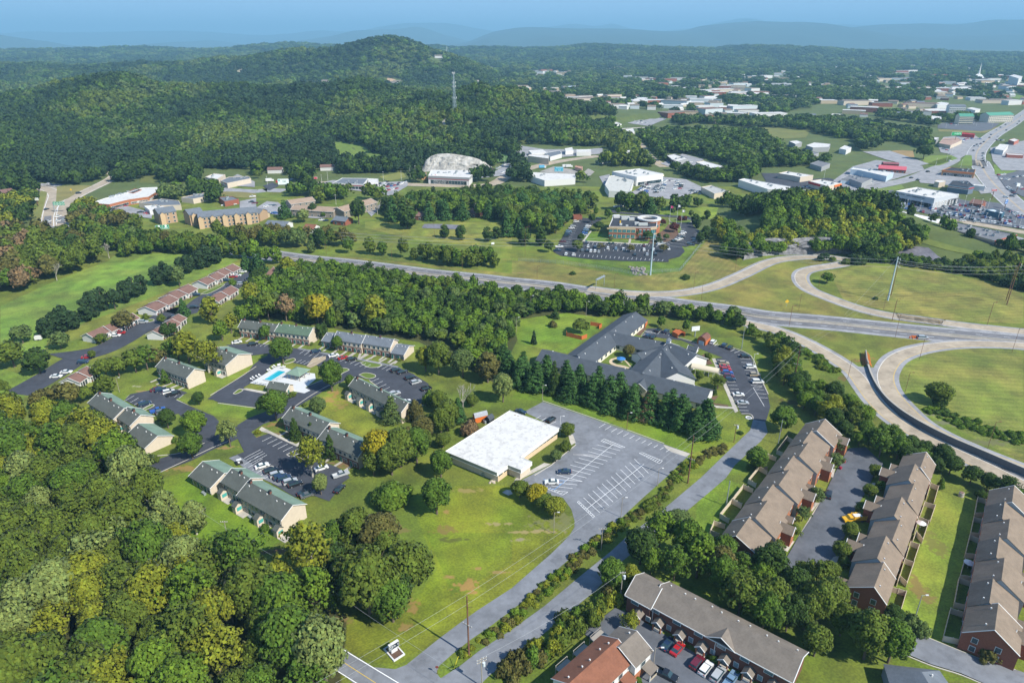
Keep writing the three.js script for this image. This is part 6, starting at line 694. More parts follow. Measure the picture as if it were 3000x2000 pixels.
{
seed(777);const cols='wwwsskgknrbwmw',rowOf=(where,group,f,a,b,n,ang,types='ssup',miss=0.12)=>{for(let i=0;i<n;i++){const p=G(f,...a).lerp(G(f,...b),n>1?i/(n-1):0);const t=types[Math.floor(rnd()*types.length)],c=cols[Math.floor(rnd()*cols.length)];if(rnd()<miss)continue;carAt(p.x,p.z,ang*deg+(rnd()<0.5?Math.PI:0)+rr(-0.04,0.04),t,c,where,group,0.12);}};
const SL='in the sales lot round the large white showroom',g1='cars for sale round the large white showroom';for(const[a,b,n,an]of[[[235,690],[610,735],12,60],[[130,735],[620,840],13,60],[[690,775],[980,800],7,60],[[790,815],[1170,870],10,60],[[900,860],[1190,905],8,60],[[960,740],[1080,750],4,60],[[1020,770],[1130,785],4,60],[[1150,715],[1380,735],8,60],[[1390,735],[1640,760],8,60],[[1160,800],[1400,830],7,60],[[1300,800],[1560,835],8,60],[[1230,880],[1440,915],7,60],[[1460,860],[1600,890],5,60],[[1290,935],[1640,1000],9,60],[[1640,870],[1800,895],5,60],[[1650,930],[1990,975],9,60],[[1470,960],[1900,1035],10,60],[[1980,990],[2180,1010],6,60],[[2000,920],[2160,945],5,60],[[2050,795],[2330,910],9,10],[[2150,830],[2300,940],6,10],[[1990,1030],[2120,1050],4,60],[[2200,1090],[2340,1110],4,60],[[1580,800],[1680,815],4,60]])rowOf(SL,g1,'S8',a,b,n,an);
for(const[a,b,n]of[[[1130,650],[1190,670],2],[[1300,705],[1420,730],5],[[1410,675],[1530,700],5],[[1490,640],[1650,650],5],[[1560,690],[1680,710],5],[[1620,730],[1700,745],3],[[1720,745],[1860,755],5]])rowOf('at the left end of the sales lot','cars at the left end of the sales lot','S7',a,b,n,60);
for(const[a,b,n]of[[[1110,570],[1240,590],3],[[1150,740],[1290,620],5],[[1240,740],[1420,570],7],[[1340,790],[1420,620],6],[[1560,720],[1660,610],4],[[1620,800],[1670,660],5],[[1790,520],[1870,470],5],[[1770,760],[1850,560],8],[[2040,470],[2230,500],5],[[2140,700],[2230,520],6],[[2270,690],[2330,560],4]])rowOf('in the shopping lot before the superstore','cars in the shopping lot','S5',a,b,n,10);
for(const[a,b,n]of[[[1110,290],[1200,265],5],[[1150,300],[1380,265],8],[[1120,325],[1330,285],8],[[1180,345],[1290,325],4],[[790,298],[840,296],2]])rowOf('at the grey-roofed showroom','cars at the grey-roofed showroom','E',a,b,n,60);for(const[a,b,n]of[[[2010,155],[2170,150],6],[[2070,180],[2190,200],6],[[2220,140],[2340,75],8],[[2260,180],[2350,130],5]])rowOf('beside the big white showroom','cars beside the big white showroom','E',a,b,n,60);
for(const[a,b,n]of[[[2120,200],[2200,190],4],[[2140,235],[2230,245],5],[[2260,220],[2345,210],4],[[2190,300],[2290,390],8],[[2290,280],[2345,330],4]])rowOf('in the car parks right of the strip road','cars right of the strip road','g',a,b,n,30);for(const[a,b,n]of[[[570,960],[720,1020],7],[[640,900],[740,960],4],[[940,850],[1060,780],6],[[1110,760],[1370,770],7],[[960,380],[1280,390],10],[[580,410],[860,480],4],[[1720,790],[1850,800],4],[[2060,860],[2130,890],3]])rowOf('in the small lots along the strip','cars in the small lots along the strip','P8',a,b,n,30,'ssu');
for(const[a,b,n]of[[[1650,140],[1760,165],5],[[1760,130],[1860,155],4],[[1650,345],[1720,355],4],[[1660,365],[1730,375],4],[[1530,75],[1640,80],5],[[960,495],[1010,488],3],[[1090,520],[1140,475],4]])rowOf('at the warehouses above the shopping lot','cars at the warehouses','F',a,b,n,20);for(const[a,b,n]of[[[970,490],[1050,530],4],[[1100,490],[1150,485],2],[[1290,545],[1370,555],4],[[2240,430],[2340,460],4],[[2060,480],[2150,470],4],[[2320,400],[2350,405],2]])rowOf('at the school and tan apartments','cars at the school','D',a,b,n,20);for(const[a,b,n]of[[[90,490],[170,480],4],[[130,550],[190,555],3],[[570,550],[700,555],3],[[600,615],[720,630],4]])rowOf('at the motel','cars at the motel','E',a,b,n,20);for(const[a,b,n]of[[[1940,800],[2080,795],6],[[1990,830],[2100,850],5],[[2040,850],[2120,810],4],[[2150,800],[2230,820],4]])rowOf('in the far car yard beyond the hill','cars in the far car yard','B',a,b,n,30,'vpu');
}
{
const p=G('O',650,330),t=thing('work_truck','bright yellow flatbed truck with side racks parked on the townhouse drive','truck',[p.x,0.1,p.z],Math.PI+0.08),Y=mat(0.75,0.42,0.01,0.4,{clearcoat:0.6,clearcoatRoughness:0.2});put('cab',extr([[0.5,0.5],[3,0.5],[3.1,1.05],[2.0,1.3],[1.5,2.0],[0.6,2.05],[0.5,1.9]],1,0.92),Y,t);put('windows',extr([[0.62,1.3],[1.95,1.3],[1.52,1.92],[0.64,1.96]],1.0,0.9),M.glass,t);sbox('bed',Y,t,-1.6,0.8,0,4,0.3,2.1);for(const z of[-1.05,1.05])for(let i=0;i<4;i++)sbox('rack_rail',Y,t,-1.6,1.2+i*0.3,z,4,0.14,0.08);for(const x of[-3.5,-2.2,-0.9,0.3])for(const z of[-1.05,1.05])sbox('rack_post',Y,t,x,1.1,z,0.12,1.3,0.14);sbox('load',M.white,t,-1.2,1.1,0.1,2.4,0.9,1.5);for(const x of[2.2,-2.4])for(const z of[-0.9,0.9]){const w=put('wheel',WHEEL,M.dark,t);w.position.set(x,0.42,z);w.scale.setScalar(1.25);}
const c=G('P3',1150,140),g=thing('golf_cart','golf cart with a white roof beside the apartment sidewalk','golf cart',[c.x,0.1,c.z],0.6);sbox('body',M.dark,g,0,0.2,0,2.2,0.5,1.1);sbox('roof',M.white,g,0,1.75,0,1.6,0.08,1.15);for(const x of[-0.7,0.7])for(const z of[-0.5,0.5]){sbox('roof_post',M.dark,g,x,0.7,z,0.05,1.05,0.05);const w=put('wheel',WHEEL,M.dark,g);w.position.set(x,0.22,z);w.scale.setScalar(0.6);}sbox('seat',M.white,g,-0.2,0.7,0,0.6,0.3,1);
const tr=G('H',355,300),w=thing('utility_trailer','small white enclosed trailer on the meadow lawn','trailer',[tr.x,0,tr.z],0.3);sbox('box_body',M.white,w,0,0.5,0,3,1.7,1.8);sbox('drawbar',M.dark,w,-2.2,0.5,0,1.4,0.1,0.1);for(const z of[-0.95,0.95])put('wheel',WHEEL,M.dark,w).position.set(0,0.34,z);
const w2=G('H',8,425),v=thing('utility_trailer','white trailer cut by the left edge beside the olive tree','trailer',[w2.x,0,w2.z],0.3);sbox('box_body',M.white,v,0,0.5,0,3,1.8,1.8);put('wheel',WHEEL,M.dark,v).position.set(0,0.34,0.95);put('wheel',WHEEL,M.dark,v).position.set(0,0.34,-0.95);
[[700,1430,'upper'],[665,1490,'lower']].forEach(([x,y,n])=>{const q=G('K',x,y),b=thing('waste_bin',n+' of two maroon bins at the townhouse kerb','bin',[q.x,0,q.z],0.5);put('bin_body',extr([[-0.3,0],[0.3,0],[0.4,1],[-0.4,1]],0.34,1.15),mat(0.3,0.02,0.05,0.6),b);sbox('lid',mat(0.25,0.015,0.04,0.5),b,0,1,0,0.86,0.08,0.84);});
[['S2',345,385,0.5,'white and teal rental truck on the dark forecourt'],['B',1385,1160,0.2,'light blue box truck in the gravel yard'],['B',1545,1155,0.2,'white box truck left of two in the gravel yard'],['B',1568,1155,0.2,'white box truck right of two in the gravel yard'],['B',1810,1095,0,'white semi trailer by the light blue hall']].forEach(([f,x,y,r,l])=>{const q=G(f,x,y),b=thing('box_truck',l,'truck',[q.x,0.1,q.z],r),m=/blue/.test(l)?mat(0.12,0.4,0.62,0.6):M.white;sbox('cargo_box',m,b,-0.8,0.9,0,6,2.6,2.4);sbox('cab',M.white,b,3.2,0.5,0,1.9,1.8,2.2);sbox('windscreen',M.glass,b,4.02,1.4,0,0.3,0.8,2);for(const a of[-2.5,2.9])for(const z of[-1,1])put('wheel',WHEEL,M.dark,b).position.set(a,0.4,z);});
}
// ---------------------------------------------------------------- trees
function leafCloud(sd,o){
seed(sd);const p=[],n=[],col=[],idx=[],R=o.R,cs=o.clumps();let gy=0;for(const c of cs)gy+=c[1]/cs.length;
for(const[cx,cy,cz,cr,fl=1]of cs){
const cnt=Math.max(4,Math.round(o.leaves*(cr/o.cr)**2)),tone=rr(0.86,1.14);
for(let i=0;i<cnt;i++){
let dx,dy,dz,l;do{dx=rr(-1,1);dy=rr(-0.75,1);dz=rr(-1,1);l=Math.hypot(dx,dy,dz);}while(l>1||l<0.1);dx/=l;dy/=l;dz/=l;const q=cr*rr(0.78,1.08),x=cx+dx*q,y=cy+dy*q*fl,z=cz+dz*q;
const ox=x,oy=(y-gy)*0.8+0.2*R,oz=z,ol=Math.hypot(ox,oy,oz)||1;let nx=dx*0.75+ox/ol*0.35+rr(-0.35,0.35),ny=dy*0.75+oy/ol*0.35+0.12+rr(-0.3,0.3),nz=dz*0.75+oz/ol*0.35+rr(-0.35,0.35);const nl=Math.hypot(nx,ny,nz)||1;nx/=nl;ny/=nl;nz/=nl;
let gx=nx+rr(-0.65,0.65),gyy=ny+rr(-0.65,0.65),gz=nz+rr(-0.65,0.65);const gn=Math.hypot(gx,gyy,gz)||1;gx/=gn;gyy/=gn;gz/=gn;
let tx=gyy*0.3-gz,ty=gz*0.2-gx*0.3,tz=gx-gyy*0.2;const tl=Math.hypot(tx,ty,tz)||1;tx/=tl;ty/=tl;tz/=tl;const bx=gyy*tz-gz*ty,by=gz*tx-gx*tz,bz=gx*ty-gyy*tx,s=o.leaf*rr(0.65,1.25),a=rr(0,6.28),ca=Math.cos(a)*s,sa=Math.sin(a)*s,k=p.length/3,v=tone*rr(0.62,1.4),yl=rr(-0.08,0.08);
for(const[e,f]of[[-0.55,-0.5],[0.5,-0.4],[0.62,0.5],[-0.42,0.56]]){const E=e*ca-f*sa,F=e*sa+f*ca;p.push(x+tx*E+bx*F,y+ty*E+by*F,z+tz*E+bz*F);n.push(nx,ny,nz);col.push(v*(1+yl),v,v*(1-yl));}
idx.push(k,k+1,k+2,k,k+2,k+3);
}
}
const g=new THREE.BufferGeometry();g.setAttribute('position',new THREE.Float32BufferAttribute(p,3));g.setAttribute('normal',new THREE.Float32BufferAttribute(n,3));g.setAttribute('color',new THREE.Float32BufferAttribute(col,3));g.setIndex(idx);return g;
}
const FORM={
round:(n,cr)=>()=>{const c=[];for(let i=0;i<n;i++){const u=rr(-0.75,1),t=rr(0,6.283),q=Math.sqrt(1-u*u)*rr(0.62,1);c.push([Math.cos(t)*q*3.9,7.3+u*3.6,Math.sin(t)*q*3.9,cr*rr(0.75,1.2)]);}for(let i=0;i<n/5;i++)c.push([rr(-1.8,1.8),rr(6,9.6),rr(-1.8,1.8),cr*1.2]);return c;},
wide:(n,cr)=>()=>{const c=[];for(let i=0;i<n;i++){const u=rr(-0.5,1),t=rr(0,6.283),q=Math.sqrt(1-u*u)*rr(0.55,1),lob=1+0.22*Math.sin(t*3+1);c.push([Math.cos(t)*q*5*lob,7+u*3.2+rr(-0.6,0.6),Math.sin(t)*q*5*lob,cr*rr(0.7,1.25),0.8]);}for(let i=0;i<n/5;i++)c.push([rr(-2.5,2.5),rr(6.4,8.6),rr(-2.5,2.5),cr*1.2]);return c;},
tall:(n,cr)=>()=>{const c=[];for(let i=0;i<n;i++){const u=rr(0,1),t=rr(0,6.283),q=Math.sin(Math.PI*(0.12+0.86*u))**0.7*rr(0.5,1);c.push([Math.cos(t)*q*3.1,2.6+u*9.6,Math.sin(t)*q*3.1,cr*rr(0.7,1.1)]);}return c;},
open:(n,cr)=>()=>{const c=[];for(let i=0;i<n;i++){const t=rr(0,6.283),u=rr(-0.5,1),q=Math.sqrt(1-u*u*0.9)*rr(0.3,1),a=Math.floor(i/3);const w=0.75+0.45*hash2(a,sdx,3);c.push([Math.cos(t)*q*4.5*w,7.6+u*4*w,Math.sin(t)*q*4.5*w,cr*rr(0.55,1)]);}return c;},
pine:(n,cr)=>()=>{const c=[];const tiers=9;for(let k=0;k<tiers;k++){const f=k/(tiers-1),rad=lerp(4.2,0.5,f**0.9)*rr(0.85,1.1),m=Math.max(2,Math.round(n/tiers*lerp(1.5,0.4,f)));for(let i=0;i<m;i++){const t=i/m*6.283+rr(-0.4,0.4)+k,q=rad*rr(0.5,1);c.push([Math.cos(t)*q,lerp(2,12,f)-q*0.16+rr(-0.3,0.3),Math.sin(t)*q,cr*lerp(1.15,0.6,f)*rr(0.8,1.15),0.55]);}}return c;},
cone:(n,cr)=>()=>{const c=[];for(let i=0;i<n;i++){const u=rr(0,1)**1.25,t=rr(0,6.283),q=(1-u)**0.75*2.6*rr(0.75,1);c.push([Math.cos(t)*q,1+u*10.4,Math.sin(t)*q,cr*lerp(1,0.55,u)*rr(0.8,1.1)]);}return c;},
oval:(n,cr)=>()=>{const c=[];for(let i=0;i<n;i++){const u=rr(-1,1),t=rr(0,6.283),q=Math.sqrt(1-u*u)*rr(0.8,1);c.push([Math.cos(t)*q*2.5,6.2+u*4.8,Math.sin(t)*q*2.5,cr*rr(0.8,1.1)]);}return c;},
bush:(n,cr)=>()=>{const c=[];for(let i=0;i<n;i++){const u=rr(0,1),t=rr(0,6.283),q=Math.sqrt(1-u*u)*rr(0.3,1);c.push([Math.cos(t)*q*4.6,1.4+u*4*rr(0.6,1.1),Math.sin(t)*q*4.6,cr*rr(0.7,1.25)]);}return c;},
};
let sdx=0;
function crownGeo(form,level,v){sdx=v;const q={hi:[84,1.2,68,0.43],mid:[40,1.6,30,0.85],low:[15,2.5,13,1.75]}[level],k=form==='wide'?1.25:form==='pine'||form==='cone'?1.15:1,cr=(form==='cone'||form==='oval'?0.8:form==='tall'?0.85:form==='pine'?0.95:1)*q[1];return leafCloud(1000+v*77+form.length*13+level.length,{R:5,cr,leaves:q[2]*(form==='open'?0.62:1),leaf:q[3]*(form==='pine'||form==='cone'?0.8:1),clumps:FORM[form](Math.round(q[0]*k),cr)});}
const crownCache=new Map();const crownOf=(form,level,v)=>{const k=form+level+v;if(!crownCache.has(k))crownCache.set(k,crownGeo(form,level,v));return crownCache.get(k);};
function trunkGeo(sd,form){seed(sd);const b=mb(),pine=form==='pine'||form==='cone'||form==='oval';b.tube([0,-0.3,0],[rr(-0.15,0.15),pine?11:4.6,rr(-0.15,0.15)],0.34,pine?0.08:0.24,6,false);if(!pine)for(let i=0;i<6;i++){const t=i/6*6.283+rr(-0.4,0.4),h0=rr(2.6,4.6),e=[Math.cos(t)*rr(1.6,3),rr(6.6,9.6),Math.sin(t)*rr(1.6,3)];b.tube([0,h0,0],e,0.17,0.05,5,false);b.tube(e.map((k,j)=>k*(j===1?0.8:0.55)),[e[0]*1.3+rr(-1,1),e[1]+rr(0,1.4),e[2]*1.3+rr(-1,1)],0.09,0.03,4,false);}return b.geo();}
const trunkCache=new Map();const trunkOf=(v,form)=>{const k=v+form;if(!trunkCache.has(k))trunkCache.set(k,trunkGeo(300+v,form));return trunkCache.get(k);};
const TONES=[[0.048,0.09,0.016],[0.085,0.152,0.018],[0.105,0.148,0.02],[0.19,0.215,0.02],[0.185,0.235,0.065],[0.055,0.128,0.03],[0.12,0.115,0.03],[0.115,0.19,0.018],[0.032,0.064,0.022],[0.1,0.026,0.022],[0.3,0.265,0.015],[0.22,0.15,0.075],[0.105,0.155,0.042]];
const TONE_WORD=['dark green','mid green','olive green','yellow-green','pale silvery green','blue-green','brownish green','bright green','blackish green','maroon','golden','tan-brown','grey-green'];
const leafMats=TONES.map((c)=>{const m=new THREE.MeshPhysicalMaterial({roughness:0.75,vertexColors:true,side:THREE.DoubleSide,transmission:0.25,thickness:0,specularIntensity:0.25});m.roughness=0.95;m.color.setRGB(...c);return m;});
const planted=[];
const crowded=(x,z,r)=>planted.some((p)=>(p[0]-x)**2+(p[1]-z)**2<(0.55*(p[2]+r))**2);
let treeNo=0;
function tree(x,z,h,r,tone,form,label,group,o={}){
const D=Math.hypot(x,z),level=o.level||(D<300?'hi':D<700?'mid':'low'),v=treeNo++%(level==='hi'?4:3),y=o.y??hgt(x,z),name=o.name||(form==='pine'||form==='cone'||form==='oval'?'conifer_tree':form==='bush'?'shrub':'broadleaf_tree');
const base={round:[5.2,12],wide:[6.4,11.6],tall:[3.8,12.8],open:[5,12.4],pine:[4.6,12.6],cone:[3,12],oval:[3.2,11.7],bush:[5.6,6]}[form],t=thing(name,label,form==='bush'?'shrub':'tree',[x,y,z],(treeNo*2.399)% 6.283,group);t.scale.set(r/base[0],h/base[1],r/base[0]);
put('crown',crownOf(form,level,v),leafMats[tone],t);if(form !=='bush')put('trunk',trunkOf(v,form),o.trunk||M.trunk,t);planted.push([x,z,r]);return t;
}
function bare(f,x,y,h,label,m=M.trunkPale,spread=0.35){const p=G(f,x,y),t=thing('bare_tree',label,'bare tree',[p.x,0,p.z]),b=mb();seed(Math.round(x+y));const grow=(a,d,len,r,n)=>{const e=[a[0]+d[0]*len,a[1]+d[1]*len,a[2]+d[2]*len];b.tube(a,e,r,r*0.62,n>2?5:4,false);if(!n)return;const k=n>3?4:3;for(let i=0;i<k;i++){const s=spread*1.5,q=[d[0]+rr(-s,s),d[1]+rr(-0.12,0.3),d[2]+rr(-s,s)],l=Math.hypot(...q);grow(e,q.map((c)=>c/l),len*rr(0.62,0.86),r*0.58,n-1);}};const tr=mb();grow([0,-0.3,0],[0.04,1,0.02],h*0.3,h*0.022,4);b.add('branches',m,t);void tr;planted.push([p.x,p.z,2]);return t;}
const TL=[
['M',430,800,19,7.5,3,'open','tall yellow-green sycamore with pale forked trunk at the roadside wood',{trunk:M.trunkPale}],['M',870,1040,20,9.5,2,'wide','huge dark olive oak above the corner lawn, right of the pale-trunked sycamore'],['M',1050,1100,13,6,1,'round','lower green tree at the front foot of the huge oak'],['M',1180,860,15,7.4,2,'round','broad olive tree on the right flank of the huge oak'],['M',960,600,14,7,6,'round','greyish olive tree behind the huge oak'],['M',780,560,14,6.5,2,'round','olive tree between the sycamore and the oak'],['M',700,900,12,5.5,0,'round','shaded dark tree under the roadside sycamore'],['M',620,780,11,5,0,'round','shaded dark tree left under the roadside sycamore'],
['M',1385,275,12.5,5.4,1,'round','round green tree alone on the lawn below the white-roofed building'],['M',1050,190,6,8,7,'bush','low spreading bright green thicket beside the lone lawn tree'],['M',1010,210,7,5,1,'bush','green thicket edge above the huge oak'],
['I',1140,1480,15,6.2,10,'round','golden-topped tree left of the white-roofed building'],['I',1330,1470,15,6.6,2,'round','olive tree right of the golden-topped tree'],['I',1480,1440,14,5.4,1,'round','green tree nearest the white roof corner'],['I',1250,1540,13,6,2,'round','lower olive tree under the golden-topped tree'],['I',1540,1250,11,4.6,6,'round','brownish tree behind the white-roofed building'],['I',1620,1150,8,3.6,2,'round','small olive tree behind the white-roofed building'],['I',1760,1130,12,4.6,2,'tall','tall olive tree left of the bare pale tree'],['I',1860,1060,11,3,5,'cone','dark blue-green cedar beside the bare pale tree'],['I',1720,1290,6,3.2,2,'round','small tree touching the white roof edge'],['I',1960,1170,5.4,4,11,'bush','orange-brown shrub by the orange barn shed'],['I',1700,1560,10,4.6,1,'round','green tree in front of the left end of the white-roofed building'],
['I',700,770,14,5.4,1,'round','tall round green tree at the corner of the pool court'],['I',250,520,13,5.8,1,'round','round green tree above the pool between two lots'],['I',190,1045,13,6.3,1,'wide','spreading green tree over the drive below the pool house'],['I',580,990,7.5,4,12,'round','grey-green tree on the slope beside the apartment drive'],['I',870,740,6,2.4,1,'round','small green tree at the corner of the sloping-lawn apartments'],['I',95,300,7.5,3.4,1,'round','green tree in front of the half green-roofed apartments'],['I',750,400,7.5,3,1,'round','green tree in front of the blue-grey roofed apartments'],['I',610,300,9,3.4,0,'round','dark tree between the two apartment blocks behind the pool'],
['I',1250,1050,11,4.8,12,'pine','full pine on the slope hiding the sloping-lawn apartments'],['I',365,1215,9.5,2.3,0,'cone','leftmost of three small conifers before the stepped apartments'],['I',515,1215,7.5,1.8,0,'cone','middle of three small conifers before the stepped apartments'],['I',690,1390,10,2.3,0,'cone','rightmost of three small conifers before the stepped apartments'],['I',520,1560,15,5.6,3,'open','tall pale yellow-green tree in the apartment lot',{trunk:M.trunkPale}],['M',500,130,8,3,4,'round','small silvery tree behind the pale yellow-green lot tree'],
['H',1545,1110,8,3.6,0,'round','dark round tree right of the far left apartments'],['H',1800,1190,10.5,5.4,7,'round','bright green tree over the far left lot exit'],['H',1770,1390,10,4.8,1,'round','round green tree leaning over the apartment drive'],['H',2115,1280,10.5,3.6,4,'open','thin silvery tree at the apartment drive fork'],['H',1830,895,5.6,2.8,0,'round','dark small tree beside the far left lot'],['H',1520,700,7,2,1,'cone','small green conifer in front of the plain cream gable'],['H',1920,600,15,7,3,'open','big yellowish sycamore before the half hidden cream gable',{trunk:M.trunkPale}],['H',1740,520,15,6.4,3,'round','big yellow-green tree left of the sycamore by the cream gable'],['H',1640,480,11,5,7,'round','green tree on the left of the big yellow-green tree'],
['H',1160,215,10,5.8,6,'round','round brownish tree in front of the cottages'],['H',935,330,4.6,3.2,2,'round','small olive tree at the end of the cottage row'],['H',560,385,9,4.6,12,'round','grey-green tree on the lawn near the white trailer'],['H',130,550,12,6.6,2,'round','large olive tree at the left edge of the cottage drive'],['H',370,610,11.5,6.2,0,'round','dark green tree at the cottage drive bend'],['H',210,330,9,5,12,'round','grey-green tree by the white trailer'],['H',430,280,10,3.2,8,'oval','dark evergreen in the meadow, lowest of its row'],['H',600,220,13,4,8,'oval','dark evergreen in the meadow, second of its row'],['H',690,200,10,3,8,'oval','dark evergreen in the meadow, third of its row'],['H',520,240,11,3.6,8,'oval','dark evergreen in the meadow between the lowest two'],['H',850,470,4,1.8,2,'round','small round tree by the red car on the cottage drive'],['H',1490,150,5,2.4,2,'round','small tree in the middle of the cottage drive'],['H',1340,110,3,2,2,'bush','clipped shrub in the cottage drive island'],['H',1530,290,8,2.6,0,'round','dark round tree beside the cottage across the drive'],['H',1600,270,7.5,2.4,0,'round','second dark round tree beside the cottage across the drive'],
['D',800,1540,12,3.6,8,'oval','dark evergreen at the left of the middle meadow clump'],['D',870,1500,14,3.8,8,'oval','tall dark evergreen of the middle meadow clump'],['D',950,1440,13,3.6,8,'oval','dark evergreen at the right of the middle meadow clump'],['D',1060,1430,11,4.4,8,'round','broad dark evergreen beside the middle meadow clump'],['D',1160,1370,12.5,3.4,8,'oval','dark evergreen in front of the cottage row end'],['D',1240,1320,12,3.6,8,'oval','dark evergreen left of the meadow pair'],['D',1310,1290,11,3.4,8,'oval','dark evergreen right of the meadow pair'],['D',1450,1210,11.5,3.6,8,'oval','left dark evergreen above the nearer cottages'],['D',1540,1190,14,4,8,'oval','tall dark evergreen above the nearer cottages'],['D',1650,1215,12,5,12,'round','grey-green tree above the nearer cottages'],['D',1660,1100,10,3,8,'oval','dark evergreen between the cottage rows and meadow'],['D',1735,1100,12.5,3.6,8,'oval','taller dark evergreen between the cottage rows and meadow'],['D',1840,1060,12,4,8,'oval','dark evergreen at the left of the far meadow clump'],['D',1910,1040,13.5,4.4,8,'oval','dark evergreen in the middle of the far meadow clump'],['D',1990,1010,12.5,4,8,'oval','dark evergreen at the right of the far meadow clump'],
['D',1690,1490,10,3.6,5,'pine','blue-green pine beside the cottage drive'],['D',2140,1230,5,2.4,7,'round','small bright tree in the upper cottage lot'],['D',2260,1070,12,4,5,'pine','left blue-green pine beyond the farthest cottages'],['D',2352,1080,12,4,5,'pine','right blue-green pine beyond the farthest cottages'],['D',1950,1560,14,5,3,'tall','yellow-green tree above the pines by the cottages'],['D',2320,1400,14,5,3,'round','yellow-green tree at the edge of the upper cottage lot'],
['E',120,1530,15,6,2,'round','olive tree behind the left end of the half green-roofed apartments'],['E',280,1540,14,5.6,11,'open','tan-brown thin tree behind the apartments'],['E',575,1565,16.5,7.4,10,'round','large golden tree behind the apartments'],['E',900,1568,13,5.4,1,'tall','green tree right of the large golden tree'],['E',1100,1600,17,6.4,3,'tall','tall yellow-green tree behind the blue-grey roofed apartments'],['E',300,1150,14,5.6,3,'round','yellow-green tree by the lone brown roof'],['E',40,1100,13,5,5,'pine','blue-green pine by the lone brown roof'],['E',40,1320,12,5.6,7,'round','bright tree left of the tan-brown tree'],
['I',1680,620,15.5,7,2,'round','large olive tree right of the apartment lot'],['I',1560,590,12,5,3,'round','yellow-green tree at the right corner of the blue-grey roofed apartments'],['I',1900,640,13,6,12,'round','grey-green tree behind the bare pale tree'],['I',2130,690,14,5.4,6,'tall','brownish tree left of the pine row'],['I',2270,870,12.5,5,4,'round','pale silvery tree at the left end of the pine row'],['I',1990,910,5,3,2,'round','small tree by the bare pale tree'],['I',2280,560,12,4,5,'pine','blue-green pine left of the pine row'],['I',1590,900,6,3.2,7,'bush','bright green bush at the right corner of the apartment lot'],['I',1680,960,9,4.4,2,'round','olive tree behind the sloping-lawn apartments'],['I',1470,1040,8,4,6,'bush','brownish thicket behind the sloping-lawn apartments'],
['J',395,100,5.4,2.4,0,'cone','small dark tree on the lawn left of the nursing home'],['J',375,180,3,2.4,6,'bush','brown bush on the lawn left of the nursing home'],['J',200,340,7.6,1.5,8,'cone','slim dark conifer alone on the mown lawn'],['J',625,240,7.4,4.4,2,'wide','olive tree inside the orange fence corner'],['J',1070,460,6.2,3.4,6,'round','brownish tree in the nursing home courtyard'],['J',1720,680,4.6,2.1,2,'round','small tree on the lawn before the nursing home'],['J',1890,750,6,3.6,2,'open','thin tree at the corner of the nursing home lawn'],['J',1860,805,4.6,1.1,0,'cone','small dark cone shrub by the nursing home end wall'],['J',1800,500,4.4,2.2,2,'round','small tree by the entrance awning'],['J',1600,230,6.5,2.2,1,'round','green tree behind the dumpster screen'],['J',1370,185,6,2.4,1,'round','green tree above the small rear lot of the nursing home'],['J',510,1185,5.6,3.2,2,'round','round olive tree at the right corner of the white-roofed building'],['J',400,1420,4.6,2.6,12,'round','grey-green round tree in the strip before the white-roofed building'],['J',490,1310,3.4,2.6,2,'bush','low olive shrub in the strip before the white-roofed building'],
['N',60,150,6,3.6,2,'round','olive shrub tree at the left of the car park island'],['N',190,200,6.8,4.2,10,'round','yellowing tree in the middle of the car park island'],['N',330,290,6.2,4.2,3,'round','yellow-green tree at the right of the car park island'],['N',250,240,5.6,3.6,2,'round','olive tree between the two yellow island trees'],['N',750,850,10,4.3,1,'round','round green tree shading the lane'],['N',980,660,12,5.2,0,'round','dark green tree at the bend of the lane'],['N',1060,740,9,3.6,7,'round','bright green tree right of the lane tree'],['N',900,830,7,3,3,'round','yellow-green tree behind the utility transformer'],['N',1265,400,6.4,4.8,12,'round','flowering grey-green tree on the lane verge'],['N',905,1165,5.4,2.6,3,'open','small yellowing tree at the brick apartments'],
['P7',500,590,9,4.3,1,'round','round green tree between the lane and the nearest townhouses'],['J',2200,1490,2,2.2,2,'bush','low weeds by the lane verge'],['K',120,1140,10.5,5.6,1,'round','broad green tree at the top of the lane'],['K',1550,880,9,6,2,'round','lone spreading tree inside the loop ramp'],['K',1570,910,4,3.4,0,'bush','dark bush at the foot of the loop ramp tree'],
['O',720,290,4.6,2.9,2,'round','small round tree just above the yellow truck'],['O',625,460,5.2,3,2,'round','small round tree just below the yellow truck'],['O',565,620,5.6,3.3,2,'round','round street tree left of the middle townhouses, second from below'],['O',470,760,5,3,2,'round','lowest round street tree left of the middle townhouses'],['O',275,780,5.4,3.4,2,'round','round tree at the foot of the townhouse drive'],['O',580,690,3.4,1.9,2,'round','smallest tree beside the middle townhouses'],['O',770,140,4.4,2.6,2,'round','street tree high on the townhouse drive'],['O',860,100,3.6,2,1,'round','little tree near the top of the middle townhouses'],['O',360,190,5.4,3,12,'open','thin grey-green tree in a front yard, above the dark drive car'],['O',260,330,5,2.6,12,'open','thin grey-green tree in a middle front yard'],['O',190,460,4.6,2.4,2,'open','thin tree in a lower front yard'],['O',60,590,4.8,2.8,2,'open','thin tree at the lowest front yard'],['K',640,1330,5.4,2.9,12,'open','thin grey-green tree at the upper townhouse end'],['K',610,1480,5.6,3,12,'open','thin grey-green tree by the red bins'],['K',980,1560,4.6,2.8,2,'round','round tree at the head of the townhouse drive'],
